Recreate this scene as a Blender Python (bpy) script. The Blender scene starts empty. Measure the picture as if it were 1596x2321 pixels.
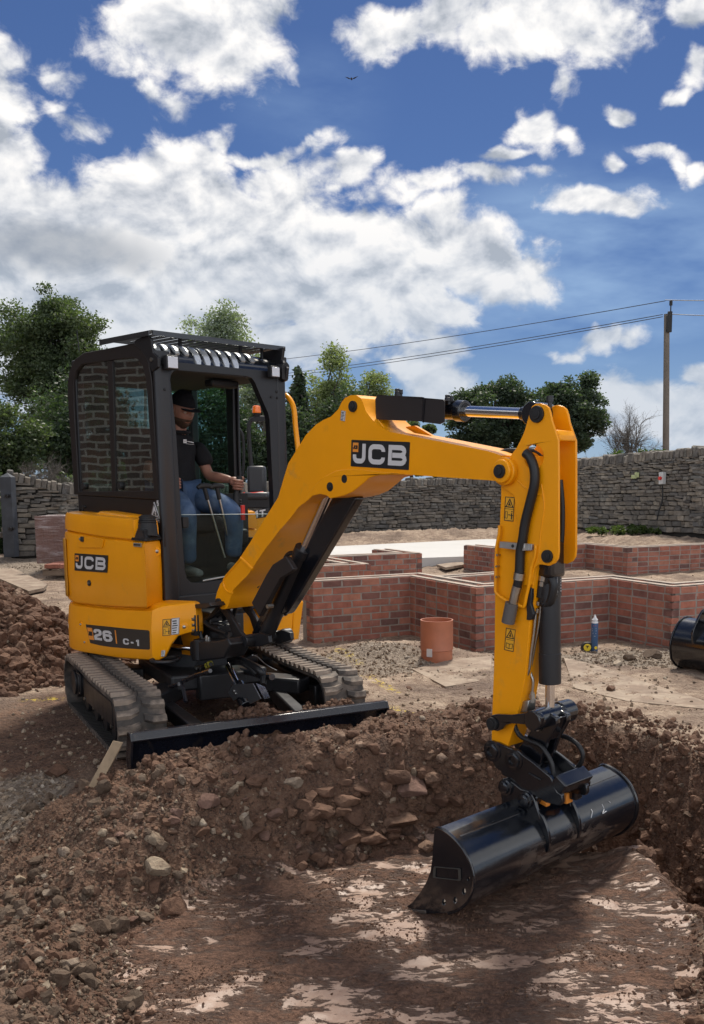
import bpy, bmesh, math, random
import numpy as np
from mathutils import Vector, Matrix
from mathutils.geometry import tessellate_polygon
R = random.Random(11)
NR = np.random.RandomState(7)
sc = bpy.context.scene
COL = sc.collection
# ---------------------------------------------------------------- camera
CAM_H = 1.535; PITCH = 0.1346; FPX = 2172.76; PPX = 972.6; PPY = 1385.6     # pixel values on a 1596 x 2321 picture
cd = bpy.data.cameras.new('camera'); cam = bpy.data.objects.new('camera', cd); COL.objects.link(cam)
cd.sensor_fit = 'VERTICAL'; cd.sensor_height = 36.0; cd.sensor_width = 36.0; cd.lens = FPX / 2321 * 36.0
cd.shift_x = -(PPX - 798) / 2321; cd.shift_y = (PPY - 1160.5) / 2321
cd.clip_start = 0.05; cd.clip_end = 3000
cam.location = (0, 0, CAM_H); cam.rotation_euler = (math.pi / 2 - PITCH, 0, 0)
sc.camera = cam
sc.cycles.use_denoising = True; sc.cycles.max_bounces = 6; sc.cycles.diffuse_bounces = 2; sc.cycles.glossy_bounces = 3; sc.cycles.transparent_max_bounces = 12; sc.cycles.transmission_bounces = 3; sc.cycles.sample_clamp_indirect = 6
# ---------------------------------------------------------------- sun
SUN_EL = math.radians(56); SUN_AZ = math.radians(8)        # azimuth measured from +Y towards +X
sd = bpy.data.lights.new('sun', 'SUN'); sun = bpy.data.objects.new('sun', sd); COL.objects.link(sun)
sd.energy = 2.4; sd.angle = math.radians(9.0); sd.color = (1.0, 0.93, 0.82)
sdir = Vector((math.sin(SUN_AZ) * math.cos(SUN_EL), math.cos(SUN_AZ) * math.cos(SUN_EL), math.sin(SUN_EL)))
sun.rotation_euler = sdir.to_track_quat('Z', 'Y').to_euler(); sun.location = (6, 12, 20)
# ---------------------------------------------------------------- picture settings
vs = sc.view_settings; vs.view_transform = 'Standard'; vs.look = 'None'; vs.exposure = 1.0; vs.gamma = 1.0; vs.use_curve_mapping = False

def ray(px, py):
    """direction in the world of a point of the photograph"""
    u = (px - PPX) / FPX; v = -(py - PPY) / FPX
    c, s = math.cos(PITCH), math.sin(PITCH)
    return Vector((u, c + v * s, v * c - s))
def ray_azel(px, py):
    d = ray(px, py).normalized(); return math.atan2(d.x, d.y), math.asin(d.z)
def at_y(px, py, Y):
    d = ray(px, py); t = Y / d.y; return Vector((d.x * t, Y, CAM_H + d.z * t))
def at_z(px, py, z=0.0):
    d = ray(px, py); t = (z - CAM_H) / d.z; return Vector((d.x * t, d.y * t, z))
# ---------------------------------------------------------------- node helpers
class NT:
    def __init__(self, tree): self.t = tree; self.n = tree.nodes; self.l = tree.links
    def new(self, typ, **kw):
        n = self.n.new(typ)
        for k, v in kw.items(): setattr(n, k, v)
        return n
    def put(self, sock, v):
        if hasattr(v, 'is_linked') or isinstance(v, bpy.types.NodeSocket): self.l.new(v, sock)
        elif v is not None:
            if isinstance(v, (tuple, list)) and len(v) == 3 and sock.type == 'RGBA': v = (*v, 1)
            sock.default_value = v
    def math(self, op, a, b=None, c=None, clamp=False):
        n = self.new('ShaderNodeMath', operation=op, use_clamp=clamp)
        self.put(n.inputs[0], a)
        if b is not None: self.put(n.inputs[1], b)
        if c is not None: self.put(n.inputs[2], c)
        return n.outputs[0]
    def vmath(self, op, a, b=None, s=None):
        n = self.new('ShaderNodeVectorMath', operation=op); self.put(n.inputs[0], a)
        if b is not None: self.put(n.inputs[1], b)
        if s is not None: self.put(n.inputs['Scale'], s)
        return n.outputs['Value'] if op in ('LENGTH', 'DOT_PRODUCT', 'DISTANCE') else n.outputs[0]
    def noise(self, vec, scale, detail=4, rough=.55, dist=0.0, out='Fac', dims='3D'):
        n = self.new('ShaderNodeTexNoise', noise_dimensions=dims)
        if vec is not None: self.l.new(vec, n.inputs['Vector'])
        n.inputs['Scale'].default_value = scale; n.inputs['Detail'].default_value = detail
        n.inputs['Roughness'].default_value = rough; n.inputs['Distortion'].default_value = dist
        return n.outputs[out]
    def voro(self, vec, scale, feature='F1', out='Distance', rand=1.0):
        n = self.new('ShaderNodeTexVoronoi', feature=feature)
        if vec is not None: self.l.new(vec, n.inputs['Vector'])
        n.inputs['Scale'].default_value = scale; n.inputs['Randomness'].default_value = rand
        return n.outputs[out]
    def mapr(self, v, a, b, c=0.0, d=1.0, smooth=False):
        n = self.new('ShaderNodeMapRange', clamp=True, interpolation_type='SMOOTHSTEP' if smooth else 'LINEAR')
        self.put(n.inputs[0], v)
        for i, x in enumerate((a, b, c, d)): self.put(n.inputs[i + 1], x)
        return n.outputs[0]
    def mix(self, f, a, b, mode='MIX'):
        n = self.new('ShaderNodeMix', data_type='RGBA', blend_type=mode)
        self.put(n.inputs[0], f); self.put(n.inputs[6], a); self.put(n.inputs[7], b); return n.outputs[2]
    def ramp(self, f, stops):
        n = self.new('ShaderNodeValToRGB'); self.put(n.inputs[0], f); cr = n.color_ramp
        while len(cr.elements) < len(stops): cr.elements.new(0.5)
        for e, (p, c) in zip(cr.elements, stops): e.position = p; e.color = (*c, 1) if len(c) == 3 else c
        return n.outputs[0]
    def mapping(self, vec, loc=(0, 0, 0), rot=(0, 0, 0), scale=(1, 1, 1)):
        n = self.new('ShaderNodeMapping'); self.put(n.inputs[0], vec)
        n.inputs[1].default_value = loc; n.inputs[2].default_value = rot; n.inputs[3].default_value = scale
        return n.outputs[0]
    def sep(self, v):
        n = self.new('ShaderNodeSeparateXYZ'); self.put(n.inputs[0], v); return n.outputs
    def comb(self, x, y, z):
        n = self.new('ShaderNodeCombineXYZ'); self.put(n.inputs[0], x); self.put(n.inputs[1], y); self.put(n.inputs[2], z); return n.outputs[0]
    def bump(self, h, strength=.3, dist=.01, normal=None):
        n = self.new('ShaderNodeBump'); self.put(n.inputs['Height'], h)
        n.inputs['Strength'].default_value = strength; n.inputs['Distance'].default_value = dist
        if normal is not None: self.l.new(normal, n.inputs['Normal'])
        return n.outputs[0]
# ---------------------------------------------------------------- sky
w = bpy.data.worlds.new('World'); sc.world = w; w.use_nodes = True
T = NT(w.node_tree); T.n.clear()
geo = T.new('ShaderNodeTexCoord').outputs['Generated']
sky = T.new('ShaderNodeTexSky', sky_type='NISHITA', sun_disc=False, sun_elevation=SUN_EL, sun_rotation=SUN_AZ,
            air_density=1.0, dust_density=0.2, ozone_density=3.5, altitude=100)
X, Y, Z = T.sep(geo)[:3]
az = T.math('ARCTAN2', X, Y); el = T.math('ARCSINE', Z)
ae = T.comb(az, el, 0.0)
wig = T.noise(ae, 7.0, 4, .55, out='Color')
wv = T.vmath('SCALE', T.vmath('SUBTRACT', wig, (.5, .5, .5)), s=0.10)
aew = T.vmath('ADD', ae, wv)
# clouds: centre x, centre y, half width, half height, tilt (degrees), density
CL = [(440, 30, 260, 140, 0, 1.25), (520, 80, 150, 95, 0, 1.0), (185, 250, 135, 34, 24, .58), (118, 142, 60, 30, 0, .55), (385, 255, 58, 55, 0, .46), (330, 200, 40, 60, 0, .42),
      (860, 20, 130, 60, 0, .95), (830, 75, 50, 70, 0, .6), (1240, 10, 250, 105, 0, 1.15), (1110, 50, 80, 75, 0, .8), (1010, 20, 100, 60, 0, .9), (1350, 70, 110, 50, 0, .8), (1590, 10, 70, 40, 0, .8),
      (-30, 400, 140, 290, 0, 1.5), (60, 520, 120, 130, 0, 1.3), (210, 520, 160, 120, 0, 1.3), (390, 440, 190, 130, 0, 1.3), (440, 350, 100, 60, 0, .9), (490, 300, 60, 22, -20, .6),
      (640, 430, 110, 120, 0, 1.1), (620, 335, 150, 26, -4, .75), (560, 560, 420, 140, 0, 1.6), (860, 560, 290, 110, 8, 1.6), (1080, 580, 170, 110, 20, 1.3), (300, 680, 520, 160, 0, 1.6),
      (800, 690, 380, 130, 0, 1.3), (1120, 640, 130, 80, 0, .9), (100, 760, 400, 150, 0, 1.3),
      (785, 398, 78, 38, -10, .95), (740, 430, 60, 24, -35, .6), (960, 415, 120, 40, -12, .85), (1080, 385, 110, 36, 8, .75), (1000, 480, 110, 50, 0, .75), (1215, 285, 82, 50, 30, .95), (1150, 335, 90, 20, 0, .7), (1265, 190, 55, 95, 0, .66), (1290, 305, 50, 28, 0, .6),
      (1330, 443, 150, 38, 2, 1.05), (1425, 230, 44, 24, 0, .75), (1510, 325, 75, 32, 10, .75), (1545, 350, 40, 26, 30, .6), (1395, 347, 26, 20, 0, .65), (1580, 130, 44, 36, 0, .8), (1535, 180, 30, 18, 0, .6), (1585, 355, 30, 24, 0, .8), (1225, 385, 70, 18, 0, .55),
      (1370, 790, 92, 30, -16, .9), (1310, 815, 60, 16, 0, .6), (960, 820, 150, 60, 0, 1.0), (1000, 880, 120, 70, 0, 1.1), (620, 800, 260, 90, 0, 1.0), (1440, 930, 140, 80, 0, 1.1), (1580, 950, 140, 110, 0, 1.2), (1580, 845, 60, 34, 0, .9), (1250, 950, 240, 60, 0, .8)]
m = None
for (cx, cy, rx, ry, rot, dn) in CL:
    a0, e0 = ray_azel(cx, cy); k = 1.0 / FPX
    rx, ry = rx * k, ry * k; ph = -math.radians(rot)
    # mapping = S * R^-1 * (v - c)
    v = T.vmath('SUBTRACT', aew, (a0, e0, 0))
    if rot: v = T.mapping(v, rot=(0, 0, -ph))
    v = T.vmath('MULTIPLY', v, (1 / rx, 1 / ry, 0))
    d = T.math('MULTIPLY_ADD', T.vmath('LENGTH', v), -dn, dn)
    m = d if m is None else T.math('SMOOTH_MAX', m, d, 0.12)
# clouds out of view are added, with heavier cover to brighten the ambient light
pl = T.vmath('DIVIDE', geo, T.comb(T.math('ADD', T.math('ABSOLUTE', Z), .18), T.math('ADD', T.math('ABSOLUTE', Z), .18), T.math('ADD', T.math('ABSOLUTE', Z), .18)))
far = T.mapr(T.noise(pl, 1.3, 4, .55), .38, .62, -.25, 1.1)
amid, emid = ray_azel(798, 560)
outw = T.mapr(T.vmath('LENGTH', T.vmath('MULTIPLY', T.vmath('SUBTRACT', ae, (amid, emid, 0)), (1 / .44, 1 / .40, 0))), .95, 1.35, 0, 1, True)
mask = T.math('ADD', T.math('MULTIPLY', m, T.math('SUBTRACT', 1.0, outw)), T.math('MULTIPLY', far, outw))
aes = T.comb(az, T.math('MULTIPLY', el, 1.35), 0.0)
n1 = T.noise(aes, 13.0, 8, .56, .25); n1b = T.noise(T.vmath('ADD', aes, (.004, .020, 0)), 13.0, 5, .50, .25)
n2 = T.noise(T.vmath('ADD', aes, (7.3, 2.1, 4.0)), 36.0, 7, .62, .6)
nn = T.math('ADD', T.math('MULTIPLY', T.math('SUBTRACT', n1, .5), 2.0), T.math('MULTIPLY', T.math('SUBTRACT', n2, .5), .85))
dens = T.math('ADD', T.math('MULTIPLY', mask, 1.15), nn)
alpha = T.mapr(dens, .06, .62, 0, 1, True)
# thin high veil towards the right and the horizon
veil = T.mapr(T.noise(T.mapping(ae, rot=(0, 0, .5), scale=(3, 9, 1)), 1.6, 5, .55), .36, .66, 0, .75)
a1, e1 = ray_azel(1330, 620)
vmask = T.mapr(T.vmath('LENGTH', T.vmath('MULTIPLY', T.vmath('SUBTRACT', ae, (a1, e1, 0)), (1 / .20, 1 / .11, 0))), .3, 1.2, 1, 0, True)
a2, e2 = ray_azel(700, 230)
vmask2 = T.mapr(T.vmath('LENGTH', T.vmath('MULTIPLY', T.vmath('SUBTRACT', ae, (a2, e2, 0)), (1 / .10, 1 / .06, 0))), .2, 1.0, .35, 0, True)
low = T.mapr(el, .0, .16, .55, 0)
veil = T.math('MAXIMUM', T.math('MULTIPLY', veil, T.math('ADD', vmask, vmask2)), low)
# light and shade inside the clouds: thick parts seen from below are grey, thin rims are bright
n3 = T.noise(T.vmath('ADD', aes, (1.4, 9.2, 0.0)), 8.5, 6, .58, .8)
n4 = T.noise(T.vmath('ADD', aes, (3.0, 0.6, 2.0)), 24.0, 6, .6, .5)
thick = T.mapr(dens, .45, 2.0, 0, 1)
rel = T.math('MULTIPLY', T.math('SUBTRACT', n1, n1b), 2.6)
sh = T.math('ADD', T.math('ADD', T.math('MULTIPLY', n3, .85), T.math('MULTIPLY', n4, .16)), rel)
sh = T.mapr(T.math('SUBTRACT', sh, T.math('MULTIPLY', thick, .14)), .10, .70, 0, 1)
a3, e3 = ray_azel(170, 585)
dk = T.mapr(T.vmath('LENGTH', T.vmath('MULTIPLY', T.vmath('SUBTRACT', T.vmath('ADD', ae, T.vmath('SCALE', wv, s=.8)), (a3, e3, 0)), (1 / .105, 1 / .026, 0))), .35, 1.15, 1, 0, True)
lowg = T.mapr(el, .10, .27, .62, 0)
ccol = T.ramp(sh, [(0.0, (.40, .45, .53)), (.35, (.62, .66, .73)), (.75, (.88, .90, .93)), (1.0, (1.02, 1.02, 1.02))])
ccol = T.mix(lowg, ccol, (.42, .52, .66)); ccol = T.mix(T.math('MULTIPLY', dk, .62), ccol, (.22, .27, .35))
# front-lit clouds away from the sun, boosted out of view as fill light
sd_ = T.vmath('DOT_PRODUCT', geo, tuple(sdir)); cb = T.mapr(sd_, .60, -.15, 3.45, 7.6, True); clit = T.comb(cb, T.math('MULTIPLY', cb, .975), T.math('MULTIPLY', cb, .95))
base = T.mix(1.0, sky.outputs[0], (.121, .146, .203), 'MULTIPLY')
SKY_S = 0.15
c = T.mix(veil, base, (1.35, 1.95, 2.75)); 
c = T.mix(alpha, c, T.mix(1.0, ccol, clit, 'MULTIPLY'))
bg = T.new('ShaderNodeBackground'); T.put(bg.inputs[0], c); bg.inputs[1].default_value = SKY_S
T.l.new(bg.outputs[0], T.new('ShaderNodeOutputWorld').inputs[0])
w.cycles.sampling_method = 'MANUAL'; w.cycles.sample_map_resolution = 512
# ---------------------------------------------------------------- materials
MATS = {}
def mat(name, col=(.5, .5, .5), rough=.5, metal=0.0, spec=.5, coat=0.0, coat_r=.1, var=0.0, vscale=6.0, bump=0.0, bscale=60.0, bdist=.004,
        col2=None, c2scale=4.0, c2lo=.5, c2hi=.62, rvar=0.0, perob=0.0, trans=0.0):
    m = bpy.data.materials.new(name); m.use_nodes = True; T = NT(m.node_tree)
    b = T.n['Principled BSDF']; tc = T.new('ShaderNodeTexCoord').outputs['Object']
    c = T.mix(0.0, (*col,), (*col,))
    if col2 is not None: c = T.mix(T.mapr(T.noise(tc, c2scale, 7, .62, .3), c2lo, c2hi), (*col,), (*col2,))
    if var:
        n = T.noise(tc, vscale, 6, .6)
        c = T.mix(1.0, c, T.ramp(n, [(.25, (1 - var,) * 3), (.75, (1 + var,) * 3)]), 'MULTIPLY')
    if perob:
        r = T.new('ShaderNodeObjectInfo').outputs['Random']
        h = T.new('ShaderNodeHueSaturation'); T.put(h.inputs['Color'], c)
        T.put(h.inputs['Value'], T.mapr(r, 0, 1, 1 - perob, 1 + perob)); T.put(h.inputs['Hue'], T.mapr(T.math('FRACT', T.math('MULTIPLY', r, 7.3)), 0, 1, .5 - perob * .03, .5 + perob * .03))
        T.put(h.inputs['Saturation'], T.mapr(T.math('FRACT', T.math('MULTIPLY', r, 13.7)), 0, 1, 1 - perob * .8, 1 + perob * .3))
        c = h.outputs[0]
    T.put(b.inputs['Base Color'], c); b.inputs['Roughness'].default_value = rough; b.inputs['Metallic'].default_value = metal
    if rvar: T.put(b.inputs['Roughness'], T.mapr(T.noise(tc, vscale * 1.7, 6, .65), .3, .7, rough - rvar, rough + rvar))
    b.inputs['Specular IOR Level'].default_value = spec; b.inputs['Coat Weight'].default_value = coat; b.inputs['Coat Roughness'].default_value = coat_r
    if trans: b.inputs['Transmission Weight'].default_value = trans
    if bump: T.l.new(T.bump(T.noise(tc, bscale, 5, .6), bump, bdist), b.inputs['Normal'])
    MATS[name] = m; return m
# ---------------------------------------------------------------- mesh builder
class MB:
    def __init__(self): self.v = []; self.f = []; self.mi = []
    def add(self, vs, fs, mi=0):
        o = len(self.v); self.v += [tuple(p) for p in vs]; self.f += [tuple(o + i for i in f) for f in fs]; self.mi += [mi] * len(fs); return self
    def box(self, c, s, rot=None, mi=0, taper=None):
        hx, hy, hz = s[0] / 2, s[1] / 2, s[2] / 2; tx, ty = taper or (1, 1)
        vs = [Vector((x * hx * (tx if z > 0 else 1), y * hy * (ty if z > 0 else 1), z * hz)) for z in (-1, 1) for y in (-1, 1) for x in (-1, 1)]
        if rot is not None: vs = [rot @ v for v in vs]
        vs = [v + Vector(c) for v in vs]
        return self.add(vs, [(0, 2, 3, 1), (4, 5, 7, 6), (0, 1, 5, 4), (2, 6, 7, 3), (0, 4, 6, 2), (1, 3, 7, 5)], mi)
    def hexa(self, p8, mi=0):       # 4 bottom points (ccw from above), 4 top points
        return self.add(p8, [(3, 2, 1, 0), (4, 5, 6, 7), (0, 1, 5, 4), (1, 2, 6, 5), (2, 3, 7, 6), (3, 0, 4, 7)], mi)
    def cyl(self, a, b, r, n=20, r2=None, caps=True, mi=0):
        a = Vector(a); b = Vector(b); r2 = r if r2 is None else r2
        q = (b - a).to_track_quat('Z', 'Y'); vs = []
        for (p, rr) in ((a, r), (b, r2)):
            for i in range(n):
                t = 2 * math.pi * i / n; vs.append(p + q @ Vector((rr * math.cos(t), rr * math.sin(t), 0)))
        fs = [(i, (i + 1) % n, n + (i + 1) % n, n + i) for i in range(n)]
        if caps: fs += [tuple(range(n - 1, -1, -1)), tuple(range(n, 2 * n))]
        return self.add(vs, fs, mi)
    def lathe(self, a, b, prof, n=24, mi=0):        # prof: (t along a->b in metres, radius)
        a = Vector(a); b = Vector(b); q = (b - a).to_track_quat('Z', 'Y'); vs = []
        for (t, rr) in prof:
            for i in range(n):
                u = 2 * math.pi * i / n; vs.append(a + q @ Vector((rr * math.cos(u), rr * math.sin(u), t)))
        fs = []
        for k in range(len(prof) - 1): fs += [(k * n + i, k * n + (i + 1) % n, (k + 1) * n + (i + 1) % n, (k + 1) * n + i) for i in range(n)]
        fs += [tuple(range(n - 1, -1, -1)), tuple(range((len(prof) - 1) * n, len(prof) * n))]
        return self.add(vs, fs, mi)
    def tube(self, pts, r, n=10, smooth=4, mi=0, rib=0.0):
        P = [Vector(p) for p in pts]
        if smooth and len(P) > 2:
            Q = []
            for i in range(len(P) - 1):
                p0, p1, p2, p3 = P[max(i - 1, 0)], P[i], P[i + 1], P[min(i + 2, len(P) - 1)]
                for k in range(smooth):
                    t = k / smooth; Q.append(.5 * ((2 * p1) + (-p0 + p2) * t + (2 * p0 - 5 * p1 + 4 * p2 - p3) * t * t + (-p0 + 3 * p1 - 3 * p2 + p3) * t ** 3))
            P = Q + [P[-1]]
        vs = []; up = None
        for i, p in enumerate(P):
            d = (P[min(i + 1, len(P) - 1)] - P[max(i - 1, 0)]).normalized()
            if up is None: up = d.orthogonal().normalized()
            up = (up - d * up.dot(d)).normalized(); sd_ = d.cross(up)
            rr = (r[min(i * len(r) // len(P), len(r) - 1)] if isinstance(r, (list, tuple)) else r) * (1 + (rib if i % 2 else -rib))
            for k in range(n):
                t = 2 * math.pi * k / n; vs.append(p + (up * math.cos(t) + sd_ * math.sin(t)) * rr)
        fs = [(j * n + i, j * n + (i + 1) % n, (j + 1) * n + (i + 1) % n, (j + 1) * n + i) for j in range(len(P) - 1) for i in range(n)]
        fs += [tuple(range(n - 1, -1, -1)), tuple(range((len(P) - 1) * n, len(P) * n))]
        return self.add(vs, fs, mi)
    def prism(self, outline, f0, f1, holes=(), mi=0):
        """outline in 2D; f0, f1 map a 2D point to the two end faces"""
        loops = [list(outline)] + [list(h) for h in holes]
        tri = tessellate_polygon([[Vector((x, y, 0)) for x, y in l] for l in loops])
        flat = [p for l in loops for p in l]; n = len(flat)
        vs = [f0(*p) for p in flat] + [f1(*p) for p in flat]
        fs = []
        for t in tri: fs += [tuple(t), tuple(n + i for i in reversed(t))]
        o = 0
        for l in loops:
            k = len(l)
            for i in range(k): fs.append((o + i, o + (i + 1) % k, n + o + (i + 1) % k, n + o + i))
            o += k
        return self.add(vs, fs, mi)
    def mesh(self, name, mats, smooth=40, weld=True):
        me = bpy.data.meshes.new(name); me.from_pydata(self.v, [], self.f)
        for m in (mats if isinstance(mats, (list, tuple)) else [mats]): me.materials.append(m)
        if any(self.mi): me.polygons.foreach_set('material_index', self.mi)
        bm = bmesh.new(); bm.from_mesh(me)
        if weld: bmesh.ops.remove_doubles(bm, verts=bm.verts, dist=1e-5)
        bmesh.ops.recalc_face_normals(bm, faces=bm.faces); bm.to_mesh(me); bm.free()
        if smooth: me.shade_smooth(); me.set_sharp_from_angle(angle=math.radians(smooth))
        me.update(); return me
    def build(self, name, mats, parent=None, smooth=40, bevel=0.0, seg=2, weld=True):
        return link(name, self.mesh(name, mats, smooth, weld), parent, bevel, seg)
def link(name, me, parent=None, bevel=0.0, seg=2):
    o = bpy.data.objects.new(name, me); COL.objects.link(o)
    if parent is not None: o.parent = parent
    if bevel:
        b = o.modifiers.new('bevel', 'BEVEL'); b.width = bevel; b.segments = seg; b.limit_method = 'ANGLE'; b.angle_limit = math.radians(32); b.use_clamp_overlap = True
        b.harden_normals = False
    return o
def tag(o, label=None, cat=None, group=None, kind=None):
    if label: o['label'] = label
    if cat: o['category'] = cat
    if group: o['group'] = group
    if kind: o['kind'] = kind
    return o
def empty(name, loc=(0, 0, 0), rz=0.0):
    o = bpy.data.objects.new(name, None); COL.objects.link(o); o.location = loc; o.rotation_euler = (0, 0, rz); o.empty_display_size = .2; return o
def rawmesh(name, V, F, mats, smooth=False, mi=None):
    """fast mesh from numpy arrays, F is (n,3) or (n,4)"""
    me = bpy.data.meshes.new(name); V = np.asarray(V, np.float32); F = np.asarray(F, np.int32); k = F.shape[1]
    me.vertices.add(len(V)); me.vertices.foreach_set('co', V.ravel()); me.loops.add(F.size); me.loops.foreach_set('vertex_index', F.ravel())
    me.polygons.add(len(F)); me.polygons.foreach_set('loop_start', np.arange(0, F.size, k, dtype=np.int32))
    me.polygons.foreach_set('loop_total', np.full(len(F), k, np.int32))
    if mi is not None: me.polygons.foreach_set('material_index', np.asarray(mi, np.int32))
    me.polygons.foreach_set('use_smooth', np.full(len(F), bool(smooth)))
    for m in (mats if isinstance(mats, (list, tuple)) else [mats]): me.materials.append(m)
    me.update(calc_edges=True); return me
def circ(cx, cy, r, n=20, ry=None):
    return [(cx + r * math.cos(2 * math.pi * i / n), cy + (ry or r) * math.sin(2 * math.pi * i / n)) for i in range(n)]
# ---------------------------------------------------------------- numpy value noise
class VN:
    def __init__(self, seed): self.p = np.random.RandomState(seed).rand(256, 256)
    def __call__(self, x, y):
        xi = np.floor(x).astype(int); yi = np.floor(y).astype(int); fx = x - xi; fy = y - yi
        fx = fx * fx * (3 - 2 * fx); fy = fy * fy * (3 - 2 * fy); p = self.p
        a = p[xi & 255, yi & 255]; b = p[(xi + 1) & 255, yi & 255]; c = p[xi & 255, (yi + 1) & 255]; d = p[(xi + 1) & 255, (yi + 1) & 255]
        return (a * (1 - fx) + b * fx) * (1 - fy) + (c * (1 - fx) + d * fx) * fy - .5
    def fbm(self, x, y, oct=5, gain=.5, lac=2.03):
        s = 0; a = 1.0
        for i in range(oct): s = s + a * self(x + 17.3 * i, y - 9.1 * i); x = x * lac; y = y * lac; a *= gain
        return s
N1 = VN(1); N2 = VN(2); N3 = VN(3)
def sstep(a, b, x):
    t = np.clip((x - a) / (b - a), 0, 1); return t * t * (3 - 2 * t)
# ================================================================ ground
# frames of the machine: undercarriage (U) and superstructure (S), both x forward, y to the machine's left, z up
U0 = Vector((-1.5156, 6.273, 0)); PHI = 0.5217
S0 = Vector((-1.5994, 6.3215, 0)); THE = 0.8051
def seg_d(X, Y, ax, ay, bx, by):
    dx, dy = bx - ax, by - ay; t = np.clip(((X - ax) * dx + (Y - ay) * dy) / (dx * dx + dy * dy), 0, 1)
    return np.hypot(X - ax - t * dx, Y - ay - t * dy), t
def poly_sd(X, Y, P):
    """signed distance to a polygon (negative inside)"""
    d = np.full(np.shape(X), 1e9); ins = np.zeros(np.shape(X), bool); n = len(P)
    for i in range(n):
        (ax, ay), (bx, by) = P[i], P[(i + 1) % n]
        dd, _ = seg_d(X, Y, ax, ay, bx, by); d = np.minimum(d, dd)
        c = ((ay > Y) != (by > Y)); xx = (bx - ax) * (Y - ay) / (by - ay + 1e-12) + ax; ins ^= c & (X < xx)
    return np.where(ins, -d, d)
def gz(px, py, z): p = at_z(px, py, z); return (p.x, p.y)
FLOOR_Z = -0.335
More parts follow.
